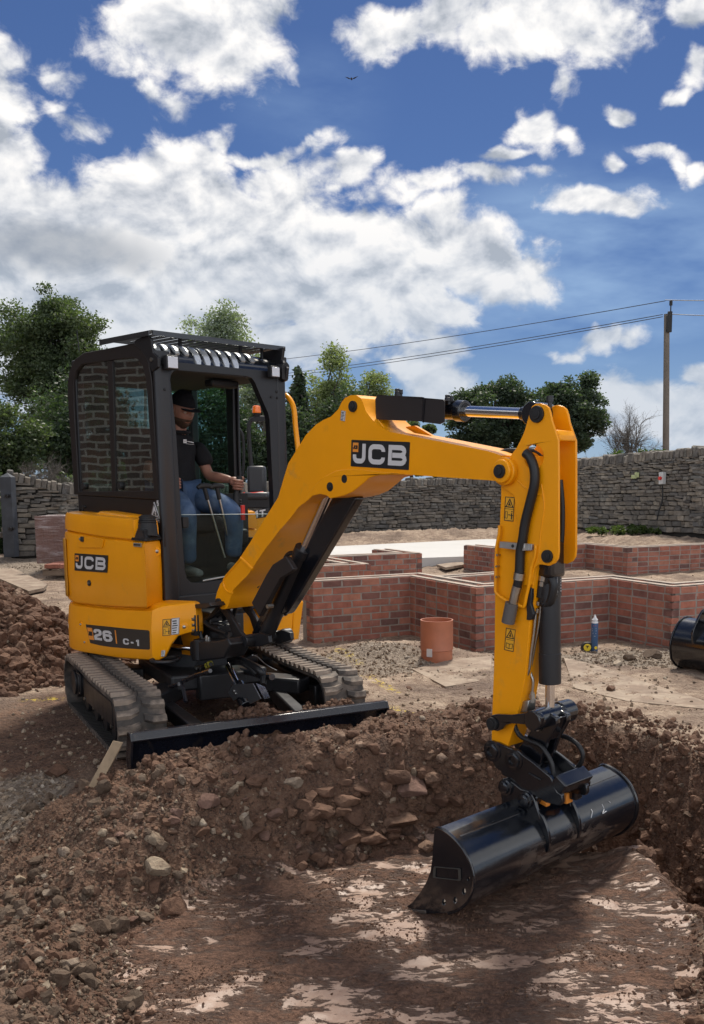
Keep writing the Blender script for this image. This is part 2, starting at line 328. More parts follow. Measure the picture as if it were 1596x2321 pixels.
# the scraped floor in the foreground, measured at its own level
MUD = [gz(*p, FLOOR_Z) for p in ((230, 2500), (300, 2280), (270, 2120), (430, 2050), (560, 1990), (760, 1955), (900, 1930), (1000, 1905), (1180, 1900), (1420, 1925), (1500, 1985), (1570, 2060), (1575, 2160), (1555, 2330), (1540, 2600), (800, 2700))]
TRENCH = [gz(*p, -0.30) for p in ((1180, 1905), (1440, 1935), (1520, 2000), (1600, 2075), (1800, 2200), (1900, 2000), (1630, 1850), (1500, 1775), (1300, 1720), (1180, 1745))]
BLADE_A = Vector((math.sin(PHI), -math.cos(PHI))); BLADE_L = Vector((math.cos(PHI), math.sin(PHI)))
def ublade(a, l): return (U0.x + a * BLADE_A.x + l * BLADE_L.x, U0.y + a * BLADE_A.y + l * BLADE_L.y)
def height(X, Y, detail=True):
    X = np.asarray(X, float); Y = np.asarray(Y, float)
    # --- broad form: the yard falls a little towards the brick footings, rises to a terrace at the right-hand wall
    z = -0.14 * sstep(7.5, 10.0, Y) * sstep(-4.5, -1.5, X) + 0.20 * sstep(10.5, 15, Y) * sstep(-6, 0, X)
    z = z + 0.14 * sstep(14, 18, Y)
    z += 0.30 * sstep(17.3, 18.6, Y + 1.0 * (X - 3.0) * (X > 3) ) * sstep(2.3, 3.2, X)
    z += 0.03 * N1.fbm(X * .7, Y * .7, 3)
    z = z - .26 * sstep(4.9, 3.2, Y + .35 * np.clip(X + .6, -2, 2))
    # --- heap pushed up in front of the blade
    au = (X - U0.x) * BLADE_A.x + (Y - U0.y) * BLADE_A.y; lu = (X - U0.x) * BLADE_L.x + (Y - U0.y) * BLADE_L.y
    crest_w = N2.fbm(X * 1.3, Y * 1.3, 4) * .10
    front = sstep(1.27, 1.38, au)
    fall = 1 - sstep(1.50, 2.62 + .28 * sstep(0, .9, lu) , au + crest_w * 1.2)
    side = sstep(-1.55, -.95, lu + crest_w) * (1 - sstep(1.15, 2.15, lu + crest_w))
    hp = (0.16 + .05 * sstep(-.2, .9, lu)) * fall * front * side
    z = z + hp
    # earth carried behind the blade
    behind = sstep(.62, .98, au) * (1 - sstep(1.14, 1.24, au)) * sstep(-.45, -.15, lu) * (1 - sstep(.62, .78, lu))
    z = z + behind * (.19 + .09 * N2.fbm(X * 4, Y * 4, 4))
    # grey heap at the bottom left of the picture
    gx, gy = gz(60, 2150, .1); d = np.hypot((X - gx) / .75, (Y - gy) / .9)
    z = z + .16 * (1 - sstep(.1, 1.15, d + .3 * N1.fbm(X * 2, Y * 2, 3)))
    # --- mud floor
    sdm = poly_sd(X, Y, MUD) + .06 * N3.fbm(X * 3, Y * 3, 4)
    mudw = 1 - sstep(-.06, .34, sdm)
    z = z * (1 - mudw) + FLOOR_Z * mudw
    # --- trench on the right
    sdt = poly_sd(X, Y, TRENCH) + .07 * N1.fbm(X * 2.6, Y * 2.6, 4)
    tr = 1 - sstep(-.42, .05, sdt)
    z = z - tr * (.28 + .62 * sstep(.35, 1.25, X) + z * .6)
    # bank beyond the trench
    bx, by = gz(1470, 1690, .1); 
    d2, _ = seg_d(X, Y, *gz(1230, 1650, .0), *gz(1700, 1850, .0))
    z = z + .13 * (1 - sstep(.08, .55, d2 + .2 * N2.fbm(X * 2, Y * 2, 3))) * (1 - tr)
    # dark heap at the left edge behind the machine
    hx, hy = gz(-60, 1480, .1); d = np.hypot((X - hx) / 1.25, (Y - hy) / 1.35)
    z = z + .62 * (1 - sstep(.0, 1.1, d + .35 * N1.fbm(X * 1.6, Y * 1.6, 4)))
    # gravel mound in front of the near brick wall
    mx, my = gz(890, 1470, 0); d = np.hypot((X - mx) / 1.15, (Y - my) / .75)
    z = z + .14 * (1 - sstep(.1, 1.1, d + .25 * N1.fbm(X * 2, Y * 2, 3)))
    # rear bank under the far wall
    d3, _ = seg_d(X, Y, -2.5, 22.7, 3.4, 24.6); z = z + .16 * (1 - sstep(.3, 1.1, d3))
    # under the machine itself the ground is level
    um = sstep(1.0, .78, np.abs(lu)) * sstep(1.05, .85, np.abs(au)) * (1 - behind)
    flat = np.clip(um, 0, 1); z = z * (1 - flat * .9)
    if detail:
        rough = 1 - .78 * mudw
        rough = rough * (1 - .45 * flat)
        heapy = np.clip(hp / .1 + tr * .8 + (z > .12) + sstep(4.9, 4.3, Y) * (X < 0) * (1 - mudw), 0, 1)
        z = z + rough * (.010 + .045 * heapy) * N3.fbm(X * 7, Y * 7, 5, .6) + rough * (.012 + .012 * heapy) * N1.fbm(X * 23, Y * 23, 4, .65)
        # scraped layers on the mud floor: thin lifted flakes
        q = N2.fbm(X * 3.1 + Y * 1.2, Y * 7.5 - X * 2.2, 5, .6); z = z + mudw * .010 * sstep(-.05, .08, q) + mudw * .004 * N1.fbm(X * 12, Y * 26, 4, .6) * sstep(-.1, .1, q)
    return z
def zat(x, y): return float(height(np.array([x]), np.array([y]))[0])
# columns are dense where the picture is dense
def axis(segs):
    out = []
    for a, b, st in segs: out += list(np.arange(a, b, st))
    return np.array(out + [segs[-1][1]])
xs = axis([(-60, -12, 6), (-12, -5, .5), (-5, -2.4, .06), (-2.4, 2.6, .016), (2.6, 5, .07), (5, 12, .5), (12, 60, 6)])
ys = axis([(-8, 2.2, .6), (2.2, 5.6, .016), (5.6, 8.0, .035), (8.0, 12, .09), (12, 27, .3), (27, 90, 8), (90, 900, 90)])
GX, GY = np.meshgrid(xs, ys); GZ = height(GX, GY)
nx, ny = len(xs), len(ys); idx = np.arange(nx * ny).reshape(ny, nx)
GF = np.stack([idx[:-1, :-1], idx[:-1, 1:], idx[1:, 1:], idx[1:, :-1]], -1).reshape(-1, 4)
GV = np.stack([GX.ravel(), GY.ravel(), GZ.ravel()], -1)
# per-vertex masks for the material: r = wet scraped floor, g = loose dark earth, darker ground under the machine, painted shade left of it, b = pale gravel
sdm = poly_sd(GX, GY, MUD) + .06 * N3.fbm(GX * 3, GY * 3, 4); mudm = 1 - sstep(-.08, .16, sdm)
au = (GX - U0.x) * BLADE_A.x + (GY - U0.y) * BLADE_A.y; lu = (GX - U0.x) * BLADE_L.x + (GY - U0.y) * BLADE_L.y
dark = np.clip(sstep(1.2, 1.35, au) * sstep(-1.7, -1.2, lu) * (1 - sstep(1.6, 2.3, lu)) * (1 - sstep(3.0, 3.4, au)), 0, 1)
dark = np.maximum(dark, sstep(.55, .8, au) * (1 - sstep(1.2, 1.3, au)) * sstep(-.95, -.6, lu) * (1 - sstep(.7, .9, lu)))
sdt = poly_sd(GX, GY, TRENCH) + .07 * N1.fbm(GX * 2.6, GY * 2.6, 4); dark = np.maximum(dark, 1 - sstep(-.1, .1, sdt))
hx, hy = gz(-60, 1480, .1); dark = np.maximum(dark, 1 - sstep(.7, 1.1, np.hypot((GX - hx) / 1.35, (GY - hy) / 1.45)))
dark = np.maximum(dark, (1 - sstep(.75, 1.1, np.abs(lu))) * (1 - sstep(.9, 1.3, np.abs(au))))  # ground is darker under the machine
lx, ly = gz(60, 1680, 0); dark = np.maximum(dark, .75 * (1 - sstep(.4, 1.2, np.hypot((GX - lx) / 1.1, (GY - ly) / 1.5) + .4 * N2.fbm(GX * 1.5, GY * 1.5, 3))))  # shade of the machine on the ground to its left, painted into the mask
grav = np.zeros_like(GX)
for (cx, cy, rx, ry) in ((830, 1500, .9, .7), (60, 1290, 2.2, 1.6), (30, 1790, .30, .45), (1450, 1480, 1.2, .8), (1590, 2300, .14, .7), (110, 1420, .9, .7)):
    px_, py_ = gz(cx, cy, 0); grav = np.maximum(grav, 1 - sstep(.4, 1.2, np.hypot((GX - px_) / rx, (GY - py_) / ry) + .5 * N1.fbm(GX * 2, GY * 2, 4)))

md_ = poly_sd(GX, GY, MUD); ll = sstep(4.9, 4.3, GY + .5 * N1.fbm(GX * 1.2, GY * 1.2, 3)) * (GX < 0) * sstep(-.02, .06, md_); dark = np.maximum(dark, .62 * ll)
gm = rawmesh('ground', GV, GF, [], smooth=True)
ca = gm.color_attributes.new('zones', 'FLOAT_COLOR', 'POINT')
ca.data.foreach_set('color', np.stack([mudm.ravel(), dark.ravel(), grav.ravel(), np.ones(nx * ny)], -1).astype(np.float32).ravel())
m = bpy.data.materials.new('earth'); m.use_nodes = True; T = NT(m.node_tree); b = T.n['Principled BSDF']
tc = T.new('ShaderNodeNewGeometry').outputs['Position']; at_ = T.new('ShaderNodeAttribute', attribute_name='zones'); zr, zg, zb = T.sep(at_.outputs['Vector'])[:3]
n_big = T.noise(tc, 1.1, 6, .62); n_mid = T.noise(tc, 7.0, 8, .68, .3); n_fine = T.noise(tc, 45.0, 6, .7); n_peb = T.voro(tc, 34.0, rand=1.0); n_peb2 = T.voro(tc, 80.0)
yard = T.mix(T.mapr(n_mid, .38, .62), (.23, .155, .108), (.47, .36, .265))
yard = T.mix(T.mapr(n_big, .45, .66), yard, (.15, .10, .073))
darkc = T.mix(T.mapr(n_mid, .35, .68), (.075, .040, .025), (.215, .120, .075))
darkc = T.mix(T.mapr(n_fine, .54, .66), darkc, (.19, .125, .085)); darkc = T.mix(T.mapr(n_fine, .46, .36), darkc, (.035, .020, .014))  # hollows of the fine grain painted darker, like shaded gaps
gravc = T.mix(T.mapr(T.voro(tc, 42.0, out='Color'), .2, .9), (.15, .118, .088), (.35, .29, .23))
gravc = T.mix(T.mapr(n_peb, .0, .012), gravc, gravc)
# scraped floor: smooth damp clay with dry crumbs lying on it, streaked across the scrape
st = T.mapping(tc, rot=(0, 0, .38), scale=(2.6, 5.0, 2.6))
q1 = T.noise(st, 1.0, 9, .66, .5); q2 = T.noise(T.mapping(tc, rot=(0, 0, -.3), scale=(11, 26, 11)), 1.0, 9, .70, .6)
crumb = T.mapr(T.math('ADD', T.math('MULTIPLY', q1, .60), T.math('MULTIPLY', q2, .43)), .478, .538, 0, 1)
wetc = T.mix(T.mapr(n_mid, .3, .7), (.22, .133, .095), (.33, .222, .165)); 
mudc = T.mix(crumb, wetc, T.mix(T.mapr(T.math('ADD', T.math('MULTIPLY', n_fine, .6), T.math('MULTIPLY', n_mid, .4)), .40, .60), (.10, .048, .029), (.33, .182, .118)))  # low spots between crumbs darkened in colour as crevice shade
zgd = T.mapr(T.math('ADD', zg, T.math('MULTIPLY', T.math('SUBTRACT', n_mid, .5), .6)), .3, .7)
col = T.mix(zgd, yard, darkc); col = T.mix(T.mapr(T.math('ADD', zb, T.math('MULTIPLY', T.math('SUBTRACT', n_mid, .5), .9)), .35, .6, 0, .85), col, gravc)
# yellow line-marking powder scattered on the yard
ly_ = T.new('ShaderNodeAttribute', attribute_name='paint').outputs['Fac']
col = T.mix(T.math('MULTIPLY', ly_, T.mapr(T.noise(tc, 26.0, 5, .7), .50, .58)), col, (.62, .46, .06))
mw = T.mapr(zr, .35, .65); col = T.mix(mw, col, mudc)
T.put(b.inputs['Base Color'], col)
T.put(b.inputs['Roughness'], T.mix(mw, (.92,) * 3, T.mix(crumb, T.mapr(n_mid, .3, .7, .38, .60), (.92,) * 3)))
b.inputs['Specular IOR Level'].default_value = .45
hgt = T.math('ADD', T.math('MULTIPLY', n_fine, .6), T.math('MULTIPLY', T.math('SUBTRACT', 1.0, n_peb), .55)); hgt = T.math('ADD', hgt, T.math('MULTIPLY', n_mid, 1.3)); hgt = T.math('ADD', hgt, T.math('MULTIPLY', n_peb2, -.35))
hm = T.math('ADD', T.math('MULTIPLY', crumb, .6), T.math('MULTIPLY', T.math('MULTIPLY', T.math('ADD', n_fine, n_mid), crumb), 2.2)); hm = T.math('ADD', hm, T.math('MULTIPLY', q2, .12))
hh = T.mix(mw, hgt, hm)
T.l.new(T.bump(hh, 1.0, .030), b.inputs['Normal'])
MATS['earth'] = m; gm.materials.append(m)
pa = gm.attributes.new('paint', 'FLOAT', 'POINT'); pv = np.zeros_like(GX)
for (a, b_) in (((760, 1475), (815, 1500)), ((830, 1530), (900, 1565)), ((880, 1600), (950, 1620)), ((700, 1480), (760, 1500)), ((60, 1590), (130, 1585))):
    d, _ = seg_d(GX, GY, *gz(*a, 0), *gz(*b_, 0)); pv = np.maximum(pv, 1 - sstep(.01, .06, d))
pa.data.foreach_set('value', pv.ravel().astype(np.float32))
ground = link('ground', gm); tag(ground, kind='structure', label='churned brown earth of the building site with a scraped damp clay floor')
# ================================================================ materials of the machine
YEL = mat('yellow_paint', (.92, .355, .003), .38, coat=.15, coat_r=.14, var=.06, vscale=3, spec=.28, rvar=.09, bump=.03, bscale=14, bdist=.003, col2=(.50, .27, .06), c2scale=5, c2lo=.62, c2hi=.86)
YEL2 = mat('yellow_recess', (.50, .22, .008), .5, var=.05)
BLK = mat('black_satin_paint', (.014, .014, .016), .42, spec=.5, var=.25, vscale=5, rvar=.08, col2=(.05, .040, .032), c2scale=5, c2lo=.60, c2hi=.78)
CABB = mat('cab_frame_paint', (.010, .010, .012), .40, spec=.5, var=.15)
CABW = mat('cab_window_frame', (.017, .013, .012), .5, spec=.4, var=.1)
GLB = mat('gloss_black_paint', (.006, .007, .010), .20, spec=.6, coat=.5, coat_r=.10, var=.3, rvar=.06, col2=(.030, .026, .024), c2scale=3.5, c2lo=.62, c2hi=.80)
BLU = mat('blue_black_paint', (.007, .009, .016), .26, spec=.6, coat=.4, var=.3, rvar=.08, col2=(.05, .04, .035), c2scale=9, c2lo=.60, c2hi=.78)
PLA = mat('black_plastic', (.018, .018, .019), .55, spec=.35, bump=.15, bscale=300, bdist=.001)
RUB = mat('hose_rubber', (.012, .012, .013), .42, spec=.45)
CHR = mat('chromed_rod', (.75, .75, .76), .12, metal=1.0)
STL = mat('zinc_steel', (.42, .41, .38), .34, metal=1.0, var=.2, vscale=20)
ALU = mat('dull_aluminium', (.46, .45, .43), .45, metal=.8, var=.2, vscale=14)
TRK = mat('dusty_track_rubber', (.045, .040, .036), .78, var=.35, vscale=9, col2=(.16, .125, .10), c2scale=7, c2lo=.44, c2hi=.66, bump=.35, bscale=70, bdist=.004)
LUG = mat('dusty_track_lug', (.055, .047, .042), .8, var=.4, vscale=11, col2=(.26, .205, .16), c2scale=6, c2lo=.44, c2hi=.60, bump=.3, bscale=80, bdist=.003)
SIL = mat('bright_steel_cover', (.50, .53, .58), .28, metal=.9, var=.1)
WHT = mat('decal_white', (.62, .61, .61), .45); DBK = mat('decal_black', (.016, .017, .019), .38); ORG = mat('decal_orange', (.85, .30, .04), .45)
AMB = mat('amber_lens', (.95, .20, .01), .2, spec=.6, coat=.4); LENS = mat('lamp_lens', (.62, .64, .68), .12, spec=.7, coat=.8, bump=.6, bscale=120, bdist=.004)
RED = mat('red_rubber', (.62, .03, .02), .45)
def glass(name, tint, refl, rough=.0):
    m = bpy.data.materials.new(name); m.use_nodes = True; T = NT(m.node_tree); T.n.clear()
    tr = T.new('ShaderNodeBsdfTransparent'); tr.inputs[0].default_value = (*tint, 1)
    gl = T.new('ShaderNodeBsdfGlossy'); gl.inputs['Roughness'].default_value = rough; gl.inputs[0].default_value = (.95, 1, .98, 1)
    lw = T.new('ShaderNodeLayerWeight'); lw.inputs[0].default_value = .5
    f = T.math('MINIMUM', T.math('MULTIPLY_ADD', T.math('POWER', lw.outputs['Facing'], 4.0), .8, refl), .85)
    mx = T.new('ShaderNodeMixShader'); T.put(mx.inputs[0], f); T.l.new(tr.outputs[0], mx.inputs[1]); T.l.new(gl.outputs[0], mx.inputs[2])
    T.l.new(mx.outputs[0], T.new('ShaderNodeOutputMaterial').inputs[0]); MATS[name] = m; return m
GLS = glass('side_window_glass', (.62, .66, .64), .15); GLT = glass('tinted_window_glass', (.55, .70, .66), .05); GLC = glass('clear_screen_glass', (.78, .84, .82), .01)
# ================================================================ measuring planes of the machine
def toF(p, O, t): x, y = p[0] - O.x, p[1] - O.y; return Vector((x * math.sin(t) - y * math.cos(t), x * math.cos(t) + y * math.sin(t), p[2]))
def onp(px, py, k, val, O, t):
    d = ray(px, py); a = toF((0, 0, CAM_H), O, t); b = toF((d.x, d.y, CAM_H + d.z), O, t); s = (val - a[k]) / (b[k] - a[k]); return a + (b - a) * s
ZM = {'a': (200, 1300, 1.451), 'b': (200, 1900, 1.451), 'c': (1200, 1500, 1.33), 'd': (1500, 2600, 1.451), 'e': (550, 1300, 2.28), 'f': (550, 1700, 2.28), 'g': (220, 1950, 3.094), 'h': (230, 2560, 3.192),
      'i': (600, 2400, 3.192), 'j': (1000, 2500, 2.66), 'k': (1900, 2650, 3.192), 'm': (1950, 2050, 2.9), 'n': (830, 2200, 3.192), 'o': (620, 1480, 3.99), 'D': (0, 0, .56656)}
def dpx(z, X, Y): x, y, s = ZM[z]; return (x + X / s) * .56656, (y + Y / s) * .56656
def L(z, X, Y, l): p = onp(*dpx(z, X, Y), 1, l, S0, THE); return (p.x, p.z)
def L3(z, X, Y, l): return onp(*dpx(z, X, Y), 1, l, S0, THE)
def A3(z, X, Y, a): return onp(*dpx(z, X, Y), 0, a, S0, THE)
def A(z, X, Y, a): p = A3(z, X, Y, a); return (p.y, p.z)
def UL3(z, X, Y, l): return onp(*dpx(z, X, Y), 1, l, U0, PHI)
def UA3(z, X, Y, a): return onp(*dpx(z, X, Y), 0, a, U0, PHI)
def Ls(z, l, *pts): return [L(z, x, y, l) for x, y in pts]
# ================================================================ the excavator
exc = empty('excavator', (U0.x, U0.y, 0), PHI - math.pi / 2)
tag(exc, 'yellow and black tracked mini excavator with its operator in the cab, digging on the heap', 'excavator')
SREL = Matrix.Translation((U0.x, U0.y, 0)) @ Matrix.Rotation(PHI - math.pi / 2, 4, 'Z')
SREL = SREL.inverted() @ Matrix.Translation((S0.x, S0.y, 0)) @ Matrix.Rotation(THE - math.pi / 2, 4, 'Z')
def spart(mb, name, mats, parent=None, smooth=40, bevel=0.0, seg=2):
    """a part given in superstructure coordinates"""
    o = mb.build(name, mats, parent or exc, smooth, bevel, seg)
    if parent is None: o.matrix_local = SREL
    return o
def sub(mb, name, mats, parent, smooth=40, bevel=0.0, seg=2): return mb.build(name, mats, parent, smooth, bevel, seg)
def side(l0, l1): return (lambda a, z: (a, l0, z)), (lambda a, z: (a, l1, z))
def front(a0, a1): return (lambda l, z: (a0, l, z)), (lambda l, z: (a1, l, z))
def roundpoly(P, r=.02, n=5):
    """round the corners of a polygon"""
    out = []; N = len(P)
    for i in range(N):
        p0, p1, p2 = Vector(P[i - 1]), Vector(P[i]), Vector(P[(i + 1) % N]); ri = r[i] if isinstance(r, (list, tuple)) else r
        d0 = (p0 - p1); d2 = (p2 - p1); k = min(ri, d0.length * .48, d2.length * .48)
        if k < 1e-4: out.append(tuple(p1)); continue
        a = p1 + d0.normalized() * k; b = p1 + d2.normalized() * k
        for j in range(n + 1):
            t = j / n; q = a * (1 - t) ** 2 + p1 * 2 * t * (1 - t) + b * t * t; out.append((q.x, q.y))
    return out
def stroke(mb, pts, wd, fmap, f0, f1, closed=False, mi=0):
    """flat letter stroke of constant width along a polyline with mitred joints"""
    P = [Vector(p) for p in pts]; P = [p for i, p in enumerate(P) if i == 0 or (p - P[i - 1]).length > 1e-4]; n = len(P); Lp, Rp = [], []
    for i in range(n):
        a = P[i - 1] if (i > 0 or closed) else None; b = P[(i + 1) % n] if (i < n - 1 or closed) else None
        if a is None: d = (b - P[i]).normalized(); nn = Vector((-d.y, d.x)); k = 1
        elif b is None: d = (P[i] - a).normalized(); nn = Vector((-d.y, d.x)); k = 1
        else:
            d1 = (P[i] - a).normalized(); d2 = (b - P[i]).normalized(); n1 = Vector((-d1.y, d1.x)); n2 = Vector((-d2.y, d2.x)); nn = (n1 + n2).normalized(); k = 1 / max(.35, nn.dot(n1))
        Lp.append(P[i] + nn * wd / 2 * k); Rp.append(P[i] - nn * wd / 2 * k)
    m = n if closed else n - 1
    for i in range(m):
        j = (i + 1) % n; q = [fmap(*Lp[i]), fmap(*Rp[i]), fmap(*Rp[j]), fmap(*Lp[j])]
        mb.hexa([f1(*p) for p in q] + [f0(*p) for p in q], mi)
def arc(cx, cy, r, a0, a1, n=6, ry=None): return [(cx + r * math.cos(math.radians(a0 + (a1 - a0) * i / n)), cy + (ry or r) * math.sin(math.radians(a0 + (a1 - a0) * i / n))) for i in range(n + 1)]
# glyphs in a 1 x 1 box (wide heavy letters), stroke width .24
def rr(x0, y0, x1, y1, r, parts='all'):
    return arc(x1 - r, y1 - r, r, 0, 90, 4) + arc(x0 + r, y1 - r, r, 90, 180, 4) + arc(x0 + r, y0 + r, r, 180, 270, 4) + arc(x1 - r, y0 + r, r, 270, 360, 4)
GLY = {'J': [([(.86, 1), (.86, .34)] + arc(.64, .34, .22, 0, -90, 5)[1:] + [(.36, .12)] + arc(.36, .34, .22, -90, -180, 5)[1:] + [(.14, .44)], 0)],
       'C': [([(.86, .64)] + arc(.64, .66, .22, 0, 90, 5) + arc(.36, .66, .22, 90, 180, 5) + arc(.36, .34, .22, 180, 270, 5) + arc(.64, .34, .22, -90, 0, 5) + [(.86, .36)], 0)],
       'B': [([(.13, .505), (.13, .88), (.66, .88)] + arc(.67, .69, .19, 90, -90, 6) + [(.245, .50)], 0), ([(.13, .60), (.13, .12), (.70, .12)] + arc(.70, .31, .19, -90, 80, 6), 0)],
       '2': [([(.14, .64)] + arc(.36, .68, .20, 180, 90, 4) + arc(.66, .68, .20, 90, 0, 4) + [(.84, .58), (.66, .48), (.34, .42), (.14, .30), (.14, .12), (.94, .12)], 0)],
       '6': [([(.84, .70)] + arc(.64, .68, .20, 20, 90, 4) + arc(.36, .66, .22, 90, 180, 4) + arc(.36, .34, .22, 180, 270, 4) + arc(.66, .34, .20, -90, 0, 4) + arc(.66, .38, .18, 0, 90, 4) + [(.30, .56)], 0)],
       '1': [([(.22, .70), (.50, .90), (.62, .90), (.62, 0)], 0)], '-': [([(.15, .40), (.85, .40)], 0)], 'T': [([(0, .88), (1, .88)], 0), ([(.5, .9), (.5, 0)], 0)],
       '|': [([(.5, -.15), (.5, 1.15)], 0)],
       '4': [([(.75, 0), (.75, 1), (.08, .35), (.08, .28), (1, .28)], 0)], '3': [([(.1, .88), (.75, .88)] + arc(.72, .70, .18, 90, -90, 5) + [(.4, .5)], 0), ([(.5, .48), (.75, .48)] + arc(.72, .30, .18, 90, -90, 5) + [(.08, .12)], 0)],
       'P': [([(.12, 0), (.12, .88), (.70, .88)] + arc(.72, .68, .2, 90, -90, 6) + [(.12, .46)], 0)], 'U': [([(.12, 1), (.12, .3)] + arc(.3, .28, .18, 180, 270, 4) + arc(.7, .28, .18, -90, 0, 4) + [(.88, 1)], 0)],
       '5': [([(.9, .88), (.14, .88), (.14, .55), (.70, .55)] + arc(.70, .335, .215, 90, -90, 6) + [(.08, .12)], 0)]}
def quadmap(q):     # q: four corners (2D) bottom-left, bottom-right, top-right, top-left
    q = [Vector(p) for p in q]
    def f(x, y):
        p = q[0] * (1 - x) * (1 - y) + q[1] * x * (1 - y) + q[2] * x * y + q[3] * (1 - x) * y; return (p.x, p.y)
    return f
def text(mb, s, boxes, fmap, f0, f1, wd=.24, mi=0, asp=1.0):
    for ch, (x0, y0, x1, y1) in zip(s, boxes):
        for si, (pts, cl) in enumerate(GLY[ch]):
            up = (lambda a, b: tuple(Vector(f0(a, b)) + (Vector(f0(a, b)) - Vector(f1(a, b))) * .18)) if si else f0
            stroke(mb, [(x0 + p[0] * (x1 - x0), y0 + p[1] * (y1 - y0)) for p in pts], wd * (y1 - y0) * (0.9 if asp == 1.0 else asp), lambda a, b: fmap(a / 1.0, b), up, f1, bool(cl), mi)
def logo(parent, q, f, name='logo_decal'):
    """black plate with a small orange badge and three wide white letters; q: corners bl, br, tr, tl in plane coordinates, f(u, v, h) -> point at height h above the surface"""
    fm = quadmap(q); w_ = (Vector(q[1]) - Vector(q[0])).length; h_ = (Vector(q[3]) - Vector(q[0])).length; asp = w_ / h_
    mb = MB(); mb.prism(roundpoly([(0, 0), (1, 0), (1, 1), (0, 1)], .02, 3), lambda x, y: f(*fm(x, y), .0012), lambda x, y: f(*fm(x, y), -.003))
    o = sub(mb, name, DBK, parent, smooth=0)
    mb = MB(); g = lambda x, y: fm(x / asp, y)
    W = asp
    text(mb, 'JCB', [(W * .035, .13, W * .265, .87), (W * .30, .13, W * .615, .87), (W * .645, .13, W * .965, .87)], g, lambda a, b: f(a, b, .0030), lambda a, b: f(a, b, .0004), wd=.27)
    sub(mb, 'letters', WHT, o if o.parent is exc else parent, smooth=0)
    mb = MB(); mb.prism([(W * .035, .55), (W * .13, .55), (W * .13, .90), (W * .035, .90)], lambda x, y: f(*g(x, y), .0036), lambda x, y: f(*g(x, y), .0006))
    text(mb, 'JCB', [(W * .045, .66, W * .065, .80), (W * .07, .66, W * .09, .80), (W * .098, .66, W * .12, .80)], g, lambda a, b: f(a, b, .0044), lambda a, b: f(a, b, .003), wd=.28, mi=1)
    sub(mb, 'badge', [ORG, DBK], o if o.parent is exc else parent, smooth=0)
    return o
def warn(parent, q, f, kind=0, name='warning_decal', two=True):
    fm = quadmap(q); asp = (Vector(q[1]) - Vector(q[0])).length / (Vector(q[3]) - Vector(q[0])).length; g = lambda x, y: fm(x / asp, y); W = asp
    f0 = lambda a, b: f(a, b, .0022); f1 = lambda a, b: f(a, b, .0004); mb = MB()
    mb.prism([(0, 0), (W, 0), (W, 1), (0, 1)], lambda x, y: f(*g(x, y), .0012), lambda x, y: f(*g(x, y), -.002))
    t = .022
    stroke(mb, [(t, t), (W - t, t), (W - t, 1 - t), (t, 1 - t)], t * 1.3, g, f0, f1, True, 1); stroke(mb, [(0, .5), (W, .5)], t * .8, g, f0, f1, False, 1)
    cx, s = W / 2, W * .36; stroke(mb, [(cx - s, .58), (cx + s, .58), (cx, .58 + 1.75 * s)], t * 1.8, g, f0, f1, True, 1)
    stroke(mb, [(cx - s * .3, .64), (cx, .74), (cx + s * .3, .63)], t * 1.5, g, f0, f1, False, 1); stroke(mb, [(cx, .64), (cx, .80)], t * 1.4, g, f0, f1, False, 1)
    if kind == 0:   # keep your distance: block, arrows and a standing figure
        stroke(mb, [(W * .12, .12), (W * .34, .12), (W * .34, .38), (W * .12, .38)], t * .8, g, f0, f1, True, 1)
        stroke(mb, [(W * .42, .26), (W * .62, .26)], t * 1.6, g, f0, f1, False, 1); stroke(mb, [(W * .78, .08), (W * .78, .34)], W * .11, g, f0, f1, False, 1); stroke(mb, [(W * .78, .37), (W * .78, .43)], W * .1, g, f0, f1, False, 1); stroke(mb, [(W * .66, .25), (W * .90, .25)], t * 1.5, g, f0, f1, False, 1)
    else:           # read the book
        stroke(mb, [(W * .18, .14), (W * .18, .34), (W * .5, .31), (W * .82, .34), (W * .82, .14), (W * .5, .11)], t * 1.1, g, f0, f1, True, 1); stroke(mb, [(W * .5, .11), (W * .5, .32)], t * 1.1, g, f0, f1, False, 1)
    return sub(mb, name, [ORG_Y, DBK], parent, smooth=0)
ORG_Y = mat('decal_amber', (.80, .40, .02), .45)
